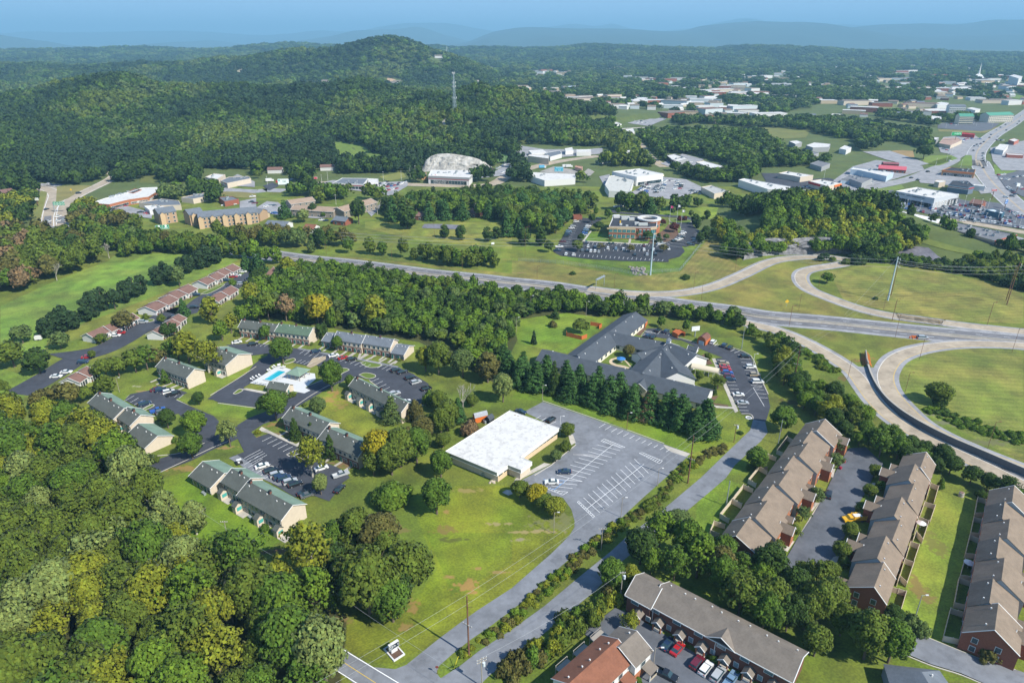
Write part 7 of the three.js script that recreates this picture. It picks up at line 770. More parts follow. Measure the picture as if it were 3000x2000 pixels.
['O',1320,80,4.2,1.3,1,'cone','clipped dark conifer at the head of the grass strip'],['O',1630,160,3,2.4,0,'bush','dark bush at the top right of the grass strip'],['O',960,1100,4.6,3,0,'round','dark shrub tree at the foot of the middle townhouses'],['O',1080,1150,4,3,12,'bush','grey-green shrubs by the streetlight pole'],['O',1160,1190,3.6,2.6,12,'bush','grey-green shrub at the lane end of the grass strip'],['O',772,1060,1.8,0.9,3,'bush','round yellow-green bush against the brick end wall'],['O',1680,1390,3.4,3.2,6,'bush','reddish brown shrubs along the right brick end wall'],
['F',1480,566,7,2.5,12,'round','left small tree on the lawn behind the bank'],['F',1645,585,6,2.4,12,'round','right small tree on the lawn behind the bank'],['F',1680,650,9,3,0,'oval','upper dark evergreen beside the bank drive'],['F',1705,685,7.5,2.4,0,'oval','lower dark evergreen beside the bank drive'],['F',1790,600,7,2.6,0,'oval','dark tree high on the bank lawn'],['F',1755,620,4,2.2,0,'round','small dark tree high on the bank lawn'],['F',1775,790,10,3.2,0,'oval','tall dark evergreen at the fence right of the bank'],['F',1725,830,8.5,2.8,0,'oval','lower dark evergreen at the fence right of the bank'],['F',1490,720,7,4,9,'round','maroon tree right of the bank entrance'],['F',1385,660,5,2.6,9,'round','small maroon tree behind the bank rotunda'],['F',1540,615,3.4,2.4,9,'bush','maroon shrub left in the bank drive island'],['F',1590,612,3.4,2.4,9,'bush','maroon shrub right in the bank drive island'],['F',1245,805,7.4,4.3,0,'round','dark round tree before the bank windows'],['F',1152,780,9,2.2,0,'oval','slim dark evergreen beside the bank entrance'],['F',910,800,3.4,2.2,6,'round','small brown tree on the bank front lawn'],['F',1345,815,7,2.8,0,'cone','dark conifer in the bank garden'],['F',1415,800,5,2.6,12,'round','grey-green tree in the bank garden'],['F',600,895,8,4.6,2,'wide','spreading olive tree in the bank lot at lower left'],['F',635,810,6,2.9,0,'round','dark tree at the left lot corner of the bank'],['F',815,890,5,3,6,'open','thin brown tree left in the bank lot island'],['F',1085,905,5.4,3.4,6,'open','thin brown tree in the middle of the bank lot island'],['F',1395,905,5.6,3.6,6,'open','thin brown tree right in the bank lot island'],['F',795,710,7,4.4,0,'wide','dark tree left of the bank'],['F',735,640,8,3,0,'round','dark tree at the top of the bank left drive'],['F',770,575,7.5,2.3,1,'round','green tree above the bank left drive'],['F',880,600,8,3.6,1,'round','green tree behind the left corner of the bank'],['F',975,560,6,2.2,1,'round','small green tree behind the bank drive'],['F',560,1110,2,2.2,0,'bush','dark bush on the verge below the bank'],['F',1600,1150,2.4,3.4,0,'bush','dark bush on the dry slope beside the ramp'],
['F',340,905,8,3.6,0,'round','dark tree at the left rim of the bank lot'],['F',260,845,14,4,0,'oval','tall dark evergreen left of the bank lot'],['F',110,840,12,4.4,0,'oval','dark evergreen on the field left of the bank'],['F',60,760,15,5.4,5,'pine','large pine left of the bank'],['E',1730,775,9.5,3.4,0,'oval','leftmost rounded tree of four on the dry field'],['E',1885,790,10.5,3.8,0,'oval','second rounded tree of four on the dry field'],['E',2130,805,10.5,3.4,0,'oval','third rounded tree of four on the dry field'],['E',2210,780,8.5,3.2,0,'oval','rightmost rounded tree of four on the dry field'],['E',945,645,19,7,0,'round','big dark tree on the field left of the motel'],['E',1390,690,24,7,0,'oval','tallest dark tree beside the ball courts'],['E',1260,620,20,7,5,'pine','pine left of the tallest field tree'],['E',530,570,10,4,0,'round','dark tree in front of the motel'],['E',270,590,15,6.4,5,'pine','blue-green pine left of the motel'],['E',440,630,10,6,4,'round','pale silvery tree below the motel'],['E',620,585,4.6,2.6,1,'round','little green tree on the motel drive'],
['E',1590,610,16,6,5,'pine','pine behind the left ball court'],['E',1740,605,17,6.4,5,'pine','pine between the ball courts'],['E',1900,610,15,6,5,'pine','pine behind the right ball court'],['E',2140,600,16,5.6,5,'pine','pine right of the ball courts'],['E',2300,760,20,6,5,'pine','tall pine at the right end of the dry field'],
['g',540,1190,6.4,4.2,1,'round','green tree at the inner bend of the loop ramp'],['g',990,1340,1.6,1.8,0,'bush','bush by the steel pole'],['P8',180,1190,17,10,0,'wide','great dark tree by the strip road lawn'],
];
for(const[f,x,y,h,r,tone,form,label,o]of TL){const p=G(f,x,y);tree(p.x,p.z,h,r,tone,form,label,undefined,o);}
bare('I',1900,955,13,'pale leafless tree with fanned branches behind the white-roofed building');bare('D',520,1165,11,'leafless grey tree at the meadow edge');bare('D',760,960,13,'leafless grey tree among the meadow wood',M.trunkPale,0.5);bare('D',1000,960,12,'grey half-bare tree at the corner of the meadow',M.trunkPale,0.5);bare('N',1830,860,8,'leafless grey tree behind the brick apartments',M.trunkPale,0.5);bare('I',1130,30,10,'x',M.trunkPale);scene.remove(scene.children[scene.children.length-1]);taken.set('bare_tree',taken.get('bare_tree')-1);bare('E',1115,560,14,'bare grey tree beside the motel yard',M.trunkPale,0.5);
{const back=pl('J',-40,640,120,690,300,730,480,780,640,820,800,850,960,900,1120,960,1280,1010,1440,1060,1600,1110,1740,1150),front=pl('J',60,722,230,760,400,800,560,850,720,890,880,930,1080,1000,1240,1000,1390,1060,1540,1120,1690,1165,1800,1175);seed(5);back.concat(front).forEach((p,i)=>{const dk=i===14,red=i===19;tree(p.x+rr(-1,1),p.z+rr(-1,1),red?11:rr(12,15.5),dk?3.2:rr(5,6.3),red?11:dk?0:5,'pine',dk?'narrow darker pine standing out in the pine row':red?'dead reddish pine in the pine row':'dense blue-green pine in the row before the nursing home',dk||red?undefined:'pines before the nursing home');});}
const MASS=new Map();
function mass(key,form,level,v,x,y,z,r,h,tone,ry){const k=key+'|'+form+level+v;if(!MASS.has(k))MASS.set(k,{key,form,level,v,list:[]});MASS.get(k).list.push([x,y,z,r,h,tone,ry]);}
const BASE={round:[5.2,12],wide:[6.4,11.6],tall:[3.8,12.8],open:[5,12.4],pine:[4.6,12.6],cone:[3,12],oval:[3.2,11.7],bush:[5.6,6]};
let singles=0;
function wood(key,poly,gap,hh,rrg,tones,forms,o={}){
seed(o.seed||77+key.length);let x0=1e9,x1=-1e9,z0=1e9,z1=-1e9;for(const p of poly){x0=Math.min(x0,p.x);x1=Math.max(x1,p.x);z0=Math.min(z0,p.z);z1=Math.max(z1,p.z);}
const cell=gap,own=[];for(let z=z0;z<=z1;z+=cell)for(let x=x0+((Math.round((z-z0)/cell)% 2)*cell)/2;x<=x1;x+=cell){
const X=x+rr(-0.36,0.36)*cell,Z=z+rr(-0.36,0.36)*cell,n=vnoise(X/24,Z/24,91),kk=rnd(),r=lerp(rrg[0],rrg[1],kk),h=lerp(hh[0],hh[1],clamp(kk+rr(-0.25,0.25),0,1)),tone=tones[Math.floor(clamp(n*1.4-0.2+rr(-0.25,0.25),0,0.999)*tones.length)],form=pick(forms);
if(!inside(poly,X,Z)||blocked(X,Z)||(!o.free&&planted.some((p)=>(p[0]-X)**2+(p[1]-Z)**2<(o.pack??0.45)**2*(p[2]+r)**2)))continue;
if(o.label){tree(X,Z,h,r,tone,form,TONE_WORD[tone]+' '+o.label,key,o.opt);singles++;planted[planted.length-1][2]=r*0.8;}else{const D=Math.hypot(X,Z);mass(key,form,D<330&&!o.lowres?'mid':o.lowres?'low':D<560?'mid':'low',Math.floor(rnd()*3),X,hgt(X,Z)-0.2,Z,r,h,tone,rr(0,6.28));own.push([X,Z,r*0.7]);}
}
if(!o.free)planted.push(...own);
}
const BROAD=['round','round','wide','open','round'];
wood('trees of the near wood at the lower left',[...pl3('H',-260,1000,9,100,960,9,330,960,8,560,1020,6,760,1090,5,960,1180,5,1100,1330,4),...pl3('L',1050,40,3,1160,180,3,1190,360,3,1330,520,3,1560,620,4),...pl3('M',60,700,6,220,760,7,420,900,7,560,960,5,660,1080,3,680,1300,2,620,1480,2,560,1800,0),...pl3('L',-500,2300,0)],7.6,[12,19],[4.8,7.6],[2,1,4,2,3,1,7,2,1,3],BROAD,{label:'tree in the dense lower left wood',seed:21,pack:0.36});
wood('trees of the wood behind the brick apartments',[...pl3('N',1130,440,5,1400,420,5,1560,520,5,1800,600,6,1960,620,6),...pl3('O',0,660,6,200,740,6,400,740,6,560,850,5,700,990,3,830,1130,2,930,1290,1,950,1560,0,480,1560,0,320,1390,0),...pl3('N',1960,1230,0,1560,1010,0,1250,850,0,1130,790,0,1050,760,0,1060,560,3)],6.4,[9,14],[3.8,5.6],[2,0,1,2,0,7,6,1],BROAD,{label:'tree in the wood behind the brick apartments',seed:31,pack:0.36});
wood('trees along the ramp above the townhouses',[...pl3('K',-20,250,5,230,320,4,280,560,4,420,640,5,640,720,6,800,850,6,950,980,5,1200,1130,6,1500,1260,6,1750,1380,6,2352,1630,6,2500,1700,6,2700,1960,0,1900,1700,0,1500,1530,0,1100,1450,0,780,1330,0,600,1180,0,480,1060,0,330,960,0,260,820,0,100,700,0)],4.8,[5.5,9.5],[2.9,4.4],[0,1,1,7,2,0,1,3],BROAD,{label:'tree between the ramp and townhouses',seed:41,pack:0.38});
wood('thicket below the interstate',[...pl3('E',240,1010,5,600,985,5,1250,1075,5,1900,1140,5,2352,1240,6),...pl3('F',300,1268,1,700,1320,1,1200,1392,1,1700,1462,1,2200,1552,1),...pl3('J',2200,190,2,2300,330,2,2190,250,0,1900,150,0,1560,120,0,1230,85,0,900,85,0,500,45,0,130,70,0,30,150,0,20,290,0),...pl3('I',2330,380,0,2200,640,0,2000,640,0,1820,330,0,1500,300,0,1000,220,0,560,170,0,0,90,0),...pl3('D',2250,1420,0,2340,1130,0)],4.7,[4,9],[2.6,4.2],[1,0,7,1,12,0,7,2,1],['round','bush','tall','round','open'],{seed:51,pack:0.3});
wood('hedge between the field and the interstate',[...pl3('D',1100,850,8,1500,800,9,1900,790,9,2352,770,9),...pl3('E',300,800,9,900,790,9,1400,850,8,1900,910,6,2200,930,4,2260,1050,0,1850,1050,0,1250,950,0,650,915,0,200,890,0),...pl3('D',2352,960,0,2000,940,0,1500,905,0,1110,890,0)],5.2,[8,13],[3,4.4],[2,1,0,2,1,12],['round','tall','round','tall'],{seed:61,pack:0.3});
wood('wood behind the hedge',[...pl3('D',640,640,10,1000,600,10,1380,640,10,2352,660,10),...pl3('E',100,690,9,800,700,9,1000,760,9,900,800,6,200,840,3),...pl3('D',2300,880,3,1500,880,3,1100,880,3,900,800,3)],6.5,[9,14],[3.6,5],[2,1,6,2,0,12],BROAD,{seed:63,pack:0.3});
wood('wood left of the meadow',[...pl3('D',-400,700,12,0,620,12,300,660,12,640,690,12,900,800,11,1090,890,9,1090,965,0,960,975,0,780,1080,0,500,1165,0,220,1265,0,0,1325,0,-300,1400,0)],7.4,[11,17],[4.6,6.6],[2,6,2,0,6,11,1,2],BROAD,{seed:71,pack:0.3});
wood('wood left of the highway',[...pl3('D',-500,420,8,0,420,8,120,330,10,330,320,8,340,460,0,240,540,0,330,640,0,0,700,0,-500,800,0)],8,[9,14],[4,5.6],[2,1,0,2,3],BROAD,{seed:73,pack:0.3});
wood('shrubs between apartments and cottages',[...pl3('H',250,820,4,480,760,6,740,720,6,1000,720,5,900,860,0,620,900,0,300,960,0),...pl3('H',200,900,0)],5,[6,10],[3,4.8],[2,6,0,6,7,2],BROAD,{seed:81,pack:0.32});
wood('trees between apartments and cottages',[...pl3('H',880,560,7,900,480,8,1250,370,9,1500,330,8,1600,480,0,1400,600,0,1050,660,0,900,680,0)],5.6,[7,11],[3.6,5.4],[2,6,1,7,2,12],BROAD,{label:'tree between the cottages and apartments',seed:83,pack:0.32});
wood('trees above the apartments',[...pl3('H',1950,160,10,2150,60,10),...pl3('D',2100,1500,10,2330,1300,9),...pl3('E',20,1440,0,60,1560,0),...pl3('H',2150,130,0,2040,300,0,1900,300,4)],5.8,[9,13],[3.8,5.4],[1,0,7,3,2],BROAD,{label:'tree in the belt above the apartments',seed:85,pack:0.36});
wood('trees left of the white roof',[...pl3('I',1300,1200,7,1600,960,7,1800,900,6,1850,1060,0,1640,1290,0,1560,1520,0,1000,1568,0,1060,1300,3)],5.4,[7,12],[3.2,4.8],[2,6,1,2],BROAD,{label:'tree behind the white-roofed building',seed:87,pack:0.4});
wood('dark understorey by the street',[...pl3('M',420,420,6,900,420,8,1100,520,6,1260,740,3,1140,1080,0,960,1120,0,560,760,0)],5.2,[7,12],[3.2,5],[0,2,0,2,1],BROAD,{label:'low tree round the huge roadside oak',seed:89,pack:0.34});
wood('trees along the right of the near wood',[...pl3('L',1120,200,8,1280,160,9,1560,260,10,1640,420,5,1560,560,0,1300,520,0)],6.2,[10,15],[3,4.4],[4,4,12,4],['open','tall'],{label:'thin tree at the right rim of the wood',seed:93,pack:0.3,opt:{trunk:M.trunkPale}});
function row(key,pts,wd,gap,hh,rg,tones,sd,forms=['bush']){wood(key,edges(smooth(pts,4),-wd/2,wd/2),gap,hh,rg,tones,forms,{seed:sd,free:1});}
row('hedge along the lane at the brick apartments',pl('N',-60,1560,100,1420,260,1300,430,1170,600,1040,760,920,860,850),5,2.3,[2.6,4.6],[1.6,2.5],[2,2,3,1,6],3);
row('weeds between drive and lane',[...pl('M',1580,1380,1760,1240,1960,1090),...pl('N',0,1085,200,905,420,700,620,530,860,350,1050,220,1180,110),...pl('J',1560,1500,1750,1400,1960,1280)],3.4,1.7,[0.6,1.7],[0.9,1.7],[2,6,2,7,3,6],5);
row('hedge beside the drive at the near wood',pl('H',-20,690,60,790,160,890),2.6,1.8,[1.6,2.2],[1.3,1.7],[2,0],7);
row('bushes beside the ramp',[...pl('K',300,380,480,500,640,600)],10,2.6,[1,2.2],[1.4,2.4],[7,1,2],8);
row('bushes on the loop slope',pl('K',1480,930,1600,990,1760,1050,2000,1130,2352,1230),9,2.6,[0.8,1.8],[1.2,2.2],[1,0,7],9);
row('dark bushes at the loop head',[...pl('g',520,1010,800,990,1150,985,1500,1040,1900,1100,2352,1240,2800,1340)],14,3.8,[3.4,6],[2.6,3.8],[0,1,0,2,8],10,['round','bush']);
row('trees right of the loop',[...pl('g',1900,1080,2150,1090,2500,1180)],30,5.6,[6,9],[3.6,5],[1,7,0,2],11,['round','bush']);
for(const[f,x,y,r,h,tone,lab]of[['H',1350,1310,1.9,2.2,2,'clipped shrub at the corner of the single-storey apartment end'],['H',1370,1430,2,2.6,1,'round clipped shrub left at the apartment drive mouth'],['H',1425,1420,2,2.2,2,'round clipped shrub right at the apartment drive mouth'],['H',2175,265,2,2,2,'round shrub by the half green-roofed apartments'],['I',330,820,1.8,2,2,'round shrub behind the pool house'],['I',445,905,1.2,1.1,2,'little round shrub by the drive kerb'],['I',498,345,1.8,1.5,2,'round shrub between the apartment blocks'],['I',1140,435,1.4,1,0,'dark low shrub before the blue-grey roofs'],['I',1315,490,1.3,1,2,'low shrub at the right low wing'],['I',15,1160,1.5,1.5,3,'yellow-green shrub beside the apartment sidewalk'],['P3',1680,1520,1.7,2,1,'round clipped shrub by the patios'],['N',1545,1415,1.5,1.8,1,'clipped round shrub before the brick apartments'],['N',1720,1515,1.3,1.2,1,'low shrub before the brick apartments'],['H',1595,1240,1.4,2.2,1,'small round shrub at the cream single-storey gable'],['J',2100,1160,1.5,0.9,0,'low dark shrub by the transformer pole'],['N',960,1560,1.3,1.3,1,'shrub at the porch of the grey roof']]){const p=G(f,x,y);tree(p.x,p.z,h*1.0,r,tone,'bush',lab);}
wood('wood on the hill behind the ramp',[...pl3('Z',2085,690,4,2110,620,14,2220,620,24),...pl3('g',0,520,14,400,480,14,800,510,14,1000,560,14,1200,640,12,1300,720,8,1500,800,5,1300,850,5,1050,790,14,700,755,15,300,750,15,0,760,15),...pl3('F',2200,950,0,2050,1000,0,1900,940,0,2000,760,6)],6,[8,13],[3.6,5.4],[1,7,3,3,0,7,1],BROAD,{seed:101,pack:0.3});
wood('dark wood on the far side of the hill',[...pl3('Z',2140,600,10,2260,560,16,2420,560,18,2560,590,16,2650,640,14,2560,640,10,2400,620,10,2240,640,8)],6.6,[9,14],[3.8,5.2],[0,0,1,0],BROAD,{seed:103,pack:0.24});
row('trees behind the big box store',[...pl('g',1300,690,1500,740,1800,830,2100,900,2352,960,2700,1060)],14,5,[5,9],[3,4.4],[0,1,2,0],12,['round','bush']);
row('bushes on the rock face',pl('g',100,860,300,850,500,845,750,870),14,7.5,[1.6,3],[1.4,2.4],[0,2,1],13);
wood('trees behind the bank',[...pl3('E',1250,340,16,1500,270,17,2000,250,17,2352,240,17),...pl3('F',300,270,16,700,300,16,1000,390,15,1400,410,13,1440,460,6,1200,490,0,930,520,0,800,500,0,640,560,0,560,620,0,380,760,0,100,720,0),...pl3('E',2200,600,0,1980,590,0,1480,600,0,1200,600,0,1180,480,3)],8.2,[11,16],[4.8,6.6],[0,1,0,2,1,5,7],['round','round','wide','tall','pine'],{label:'tree in the grove behind the bank',seed:111,pack:0.34,opt:{name:'grove_tree'}});
wood('trees beside the shopping lot',[...pl3('F',1480,440,10,1700,390,10,2000,370,10,2352,340,10),...pl3('g',200,370,10,500,400,10,600,440,8,300,500,0,0,520,0),...pl3('F',2000,500,0,1500,480,0)],7,[8,13],[3.8,5.4],[0,0,1,8],['round','round','tall'],{seed:113,pack:0.3});
wood('trees round the motel',[...pl3('E',280,280,8,560,260,10,900,300,10,1200,320,9,1180,450,0,1080,440,0,980,400,0,520,470,0,500,400,0,280,400,0)],7.4,[9,15],[4.4,6],[0,0,1,2],BROAD,{seed:115,pack:0.34});
wood('trees round the school',[...pl3('D',1480,280,9,1660,270,9,1660,420,0,1480,440,0)],6.4,[9,12],[4.4,5.6],[4,12,7],BROAD,{seed:117,pack:0.3});wood('trees right of the school',[...pl3('D',1740,230,9,1980,240,9,2040,400,2,2000,470,0,1780,450,0,1760,330,0)],7,[9,13],[4.4,5.6],[0,0,1],BROAD,{seed:119,pack:0.3});
wood('hedge below the school',[...pl3('D',620,480,8,760,380,8,860,400,6,860,500,2,1000,570,2,1250,600,4,1350,640,6,1000,620,8,640,640,4)],6,[6,10],[3,4.6],[2,6,1,3],BROAD,{seed:121,pack:0.3});
row('tree belt before the interstate',[...pl('D',640,690),...pl('D',900,780,1110,868,1500,890,1800,910,2000,930,2200,945,2352,955),...pl('E',120,975,280,990,430,985)],15,4.6,[10,14],[3.4,4.8],[2,1,0,2,1,7],14,['round','tall','round']);
// ---------------------------------------------------------------- far woods: hills, ridges and the leafy town
const FIELDS=FIELDS_EXTRA;
function field(name,runs,m,lift=0.35,sub=14){
const[T,B]=runs.map((r)=>new THREE.CatmullRomCurve3(gl(...r),false,'centripetal')),b=mb(),n=sub;for(let i=0;i<=n;i++)for(let k=0;k<=n;k++){const p=T.getPoint(i/n).lerp(B.getPoint(i/n),k/n);b.p.push(p.x,hgt(p.x,p.z)+lift,p.z);b.u.push(p.x,p.z);}
for(let i=0;i<n;i++)for(let k=0;k<n;k++){const a=i*(n+1)+k,c=a+n+1;b.i.push(a,a+1,c+1,a,c+1,c);}b.n=new Array(b.p.length).fill(0);const g=b.geo();g.computeVertexNormals();tag(put(name,g,m),null,null,null,'structure');FIELDS.push([...T.getPoints(12),...B.getPoints(12).reverse()]);
}
const MEAD=mat(0.13,0.2,0.03,0.98,{map:T_GRASS}),DRY=mat(0.2,0.18,0.06,0.98,{map:T_GRASS}),CLAY=mat(0.42,0.3,0.19,0.98,{map:T_ASPHALT});
field('hill_meadow',[['B',-40,965,60,990,200,1040,365,1120],['B',-60,1080,60,1140,200,1150,365,1145]],MEAD);
field('hill_meadow',[['B',900,1030,1000,1040,1100,1060,1200,1090],['B',960,1090,1010,1110,1100,1120,1200,1115]],mat(0.07,0.14,0.025,0.98,{map:T_GRASS}));field('bare_slope',[['B',600,1060,700,1005,800,1015,950,1060],['B',610,1085,700,1040,800,1045,960,1085]],CLAY,0.45);
field('bare_slope',[['A',1930,515,2000,508,2110,540],['A',1960,530,2040,535,2110,548]],CLAY);field('bare_slope',[['A',2000,598,2100,570,2220,575],['A',2060,612,2140,612,2200,600]],mat(0.6,0.55,0.48,0.95));field('bare_slope',[['B',315,535,350,540,400,565],['B',315,600,350,605,410,600]],CLAY);field('hill_meadow',[['B',555,500,600,515,660,540],['B',545,535,600,550,655,548]],DRY);field('bare_slope',[['A',1620,495,1660,475,1720,455],['A',1640,520,1670,495,1710,475]],mat(0.34,0.3,0.2,0.97));field('bare_slope',[['A',1420,545,1460,535,1520,530],['A',1425,562,1460,552,1510,545]],mat(0.42,0.34,0.24,0.97));field('hill_meadow',[['A',1815,385,1850,375,1885,370],['A',1820,392,1850,386,1880,380]],DRY);
field('open_field',[['C',420,890,560,880,700,885,880,900],['C',460,930,600,945,700,955,850,950]],mat(0.15,0.16,0.04,0.98,{map:T_GRASS}));field('open_field',[['C',1270,710,1450,700,1640,715],['C',1280,755,1450,770,1680,780]],mat(0.15,0.17,0.06,0.98,{map:T_GRASS}));field('open_field',[['C',2130,630,2240,630,2352,660],['C',2120,665,2240,670,2352,690]],MEAD);field('lawn',[['C',1650,1090,1740,1070,1860,1070],['C',1680,1140,1760,1140,1850,1110]],mat(0.16,0.22,0.035,0.98,{map:T_GRASS}),0.12);field('lawn',[['C',1410,1045,1500,1035,1590,1040],['C',1430,1065,1500,1075,1600,1085]],mat(0.3,0.2,0.09,0.98,{map:T_GRASS}),0.12);field('lawn',[['P8',1080,1100,1150,1100,1200,1110],['P8',900,1310,1080,1320,1210,1330]],MEAD,0.12);field('lawn',[['C',1760,890,1980,895,2190,870],['C',1770,905,1980,912,2090,915]],DRY,0.12);
field('lawn',[['E',1130,210,1250,185,1340,160],['E',1200,250,1280,240,1380,215]],mat(0.2,0.21,0.05,0.98,{map:T_GRASS}),0.12);field('lawn',[['D',1990,350,2180,350,2352,365],['D',2000,375,2180,400,2352,410]],DRY,0.1);field('lawn',[['D',520,300,700,290,850,292],['D',510,450,600,420,720,350]],DRY,0.1);field('lawn',[['D',370,345,400,345,430,360],['D',250,600,310,600,365,610]],mat(0.17,0.18,0.045,0.98,{map:T_GRASS}),0.1);field('scrub_field',[['D',1250,130,1450,115,1640,125],['D',1200,190,1450,180,1650,170]],DRY,0.1);field('scrub_field',[['D',1300,215,1400,200,1480,210],['D',1280,270,1380,270,1470,280]],mat(0.12,0.14,0.03,0.98,{map:T_GRASS}),0.1);
field('lawn',[['F',150,130,60,60,0,100],['F',160,160,80,110,20,150]],MEAD,0.1);field('lawn',[['g',720,375,900,345,1230,285],['g',800,385,950,370,1260,320]],mat(0.14,0.19,0.04,0.98,{map:T_GRASS}),0.12);field('lawn',[['g',1450,95,1560,60,1700,20],['g',1500,120,1600,90,1750,45]],MEAD,0.12);field('lawn',[['g',2075,100,2180,110,2260,130],['g',2090,190,2180,190,2280,160]],MEAD,0.12);
field('grassy_slope',[['g',1330,745,1600,820,2000,920],['g',1340,800,1650,890,2050,960]],mat(0.13,0.16,0.03,0.98,{map:T_GRASS}),0.3);field('shale_bank',[['g',1050,850,1300,850,1480,870],['g',1100,905,1350,960,1640,1000]],mat(0.16,0.155,0.18,0.95,{map:T_ROCK}),0.5);
const FB=FIELDS.map((f)=>[Math.min(...f.map((p)=>p.x)),Math.max(...f.map((p)=>p.x)),Math.min(...f.map((p)=>p.z)),Math.max(...f.map((p)=>p.z)),f]),inField=(x,z)=>FB.some((b)=>x>b[0]&&x<b[1]&&z>b[2]&&z<b[3]&&inside(b[4],x,z));
{
const face=(name,low,top,h,m,rough,label)=>{const B=new THREE.CatmullRomCurve3(low).getPoints(60),T=new THREE.CatmullRomCurve3(top).getPoints(60),K=14,b=mb();for(let i=0;i<=60;i++)for(let k=0;k<=K;k++){const t=k/K,p=B[i].clone().lerp(T[i],t),n=fbm(i*0.35,k*0.5,71,3)-0.5,led=(Math.floor(t*5+n)/5-t)*rough*0.9;p.z+=(n*2.2*rough+led)*Math.sin(Math.PI*clamp(t,0.05,0.95));p.x+=n*rough*0.7;b.p.push(p.x,p.y+n*0.5*rough*(k&&k<K?1:0),p.z);b.u.push(p.x,p.y*1.3);}
for(let i=0;i<60;i++)for(let k=0;k<K;k++){const a=i*(K+1)+k,c=a+K+1;b.i.push(a,c,c+1,a,c+1,a+1);}b.n=new Array(b.p.length).fill(0);const g=b.geo().toNonIndexed();g.computeVertexNormals();tag(put(name,g,m),null,null,null,'structure');};
face('rock_cutting',[...pl('F',2130,980),...pl('g',0,935,200,930,450,925,700,920,920,925)],[...pl3('F',2160,820,8),...pl3('g',0,775,10,200,780,10,450,765,10.5,700,785,10,900,845,7)],10,mat(0.24,0.235,0.24,0.95,{map:T_ROCK}),2.6);
const q=(x,y,D)=>atDist('E',x,y,D);const lo=[[1525,168],[1560,165],[1650,160],[1800,160],[1950,160],[2080,155],[2160,150]].map(([x,y])=>{const p=G('E',x,y);return p;}),tp=[[1528,120],[1570,50],[1640,10],[1740,-2],[1880,12],[2060,55],[2165,118]].map(([x,y],i)=>{const s=lo[i],p=atDist('E',x,y,-s.z+22);return p;});
face('quarry_face',lo,tp,30,mat(0.4,0.385,0.35,0.95,{map:T_ROCK}),3);
}
{
seed(909);const far=(x,z,D)=>{const c=Math.hypot(x,z);return c;};
const keep=(x,z)=>!blocked(x,z)&&!inField(x,z);
const pushTree=(x,z,r,h,tone,form)=>mass(far1(z),form,'low',Math.floor(rnd()*3),x,hgt(x,z)-0.4,z,r,h,tone,rr(0,6.28));const far1=(z)=>(z>-1500?'woodland on the hills':z>-3000?'forest on the second ridge':'far forest');
const tHill=[8,8,0,0,0,1,12,2],tTown=[0,1,0,0,12,1,8];
for(let D=640;D<5600;D*=1+lerp(0.0098,0.0105,sstep(640,3000,D))){
const sp=lerp(7.4,36,sstep(640,5600,D)**0.85),half=D*0.8;
for(let x=-half;x<half;x+=sp){
const X=x+rr(-0.4,0.4)*sp,Z=-D+rr(-0.4,0.4)*D*0.0098,hill=hgt(X,Z),town=X>lerp(150,520,sstep(700,2600,D))-(D>1300?420:0)&&hill<9;
if(D<690&&X>-430&&X<420)continue;if(!keep(X,Z))continue;
const open=fbm(X/130+7,Z/190,303,3);if(town&&D<1500&&open>0.62)continue;if(town&&D>=1500&&D<2600&&open>0.66)continue;
const k=sp/7.4,n=town?vnoise(X/60,Z/60,95):fbm(X/130,Z/200,95,3)*1.5-0.25,set=town?tTown:tHill,tone=set[Math.floor(clamp(n*1.3-0.15+rr(-0.2,0.2),0,0.999)*set.length)],s=rr(0.62,1.3);
pushTree(X,Z,5.4*k**0.9*s,(town?10:12.5)*k**0.45*s,tone,pick(['round','wide','round','tall','open','wide']));
}
}
}
const ROCKS=[1,2,3].map((k)=>{const g=new THREE.IcosahedronGeometry(1,1),a=g.attributes.position;for(let i=0;i<a.count;i++){const n=0.75+0.5*fbm(a.getX(i)*1.3+k*7,a.getY(i)*1.3+a.getZ(i),k,2);a.setXYZ(i,a.getX(i)*n,a.getY(i)*n*0.7,a.getZ(i)*n);}g.computeVertexNormals();return g;});
// ---------------------------------------------------------------- poles, wires, signs, walls
function upole(label,f,x,y,h,o={}){const p=o.at||G(f,x,y),t=thing('utility_pole',label,'utility pole',[p.x,p.y||0,p.z],o.turn||0);mb().tube([0,-0.3,0],[0,h,0],o.r||0.19,(o.r||0.19)*0.65,7).add('pole',o.m||M.pole,t);for(const[hh,w]of o.arms||[]){const a=sbox('crossarm',o.arm||M.poleLight,t,0,h-hh,0.2,w,0.14,0.12);for(const k of[-0.46,-0.16,0.16,0.46])sbox('insulator',M.white,t,k*w,h-hh+0.14,0.2,0.12,0.25,0.12);}if(o.can){const c=put('transformer',new THREE.CylinderGeometry(0.32,0.32,1,10),mat(0.55,0.6,0.64,0.5),t);c.position.set(0.5,h-o.can,0.2);}for(const s of o.brace||[])mb().tube([0,h-s,0.15],[s % 2?1.6:-1.6,h-s+0.7,0.15],0.05,0.05,4).add('brace',M.pole,t);return V(p.x,h+(p.y||0),p.z);}
function wire(label,a,b,sag=1.2,r=0.024,m=M.wire){const n=14,t=thing('power_line',label,'cable',[a.x,a.y,a.z]),g=mb();for(let i=0;i<n;i++){const P=(k)=>{const s=k/n;return[lerp(0,b.x-a.x,s),lerp(0,b.y-a.y,s)-sag*4*s*(1-s),lerp(0,b.z-a.z,s)];};g.tube(P(i),P(i+1),r,r,4,false);}g.add('wire',m,t);}
const tall={arms:[[8.6,2.6]],brace:[1,3],turn:-0.6};
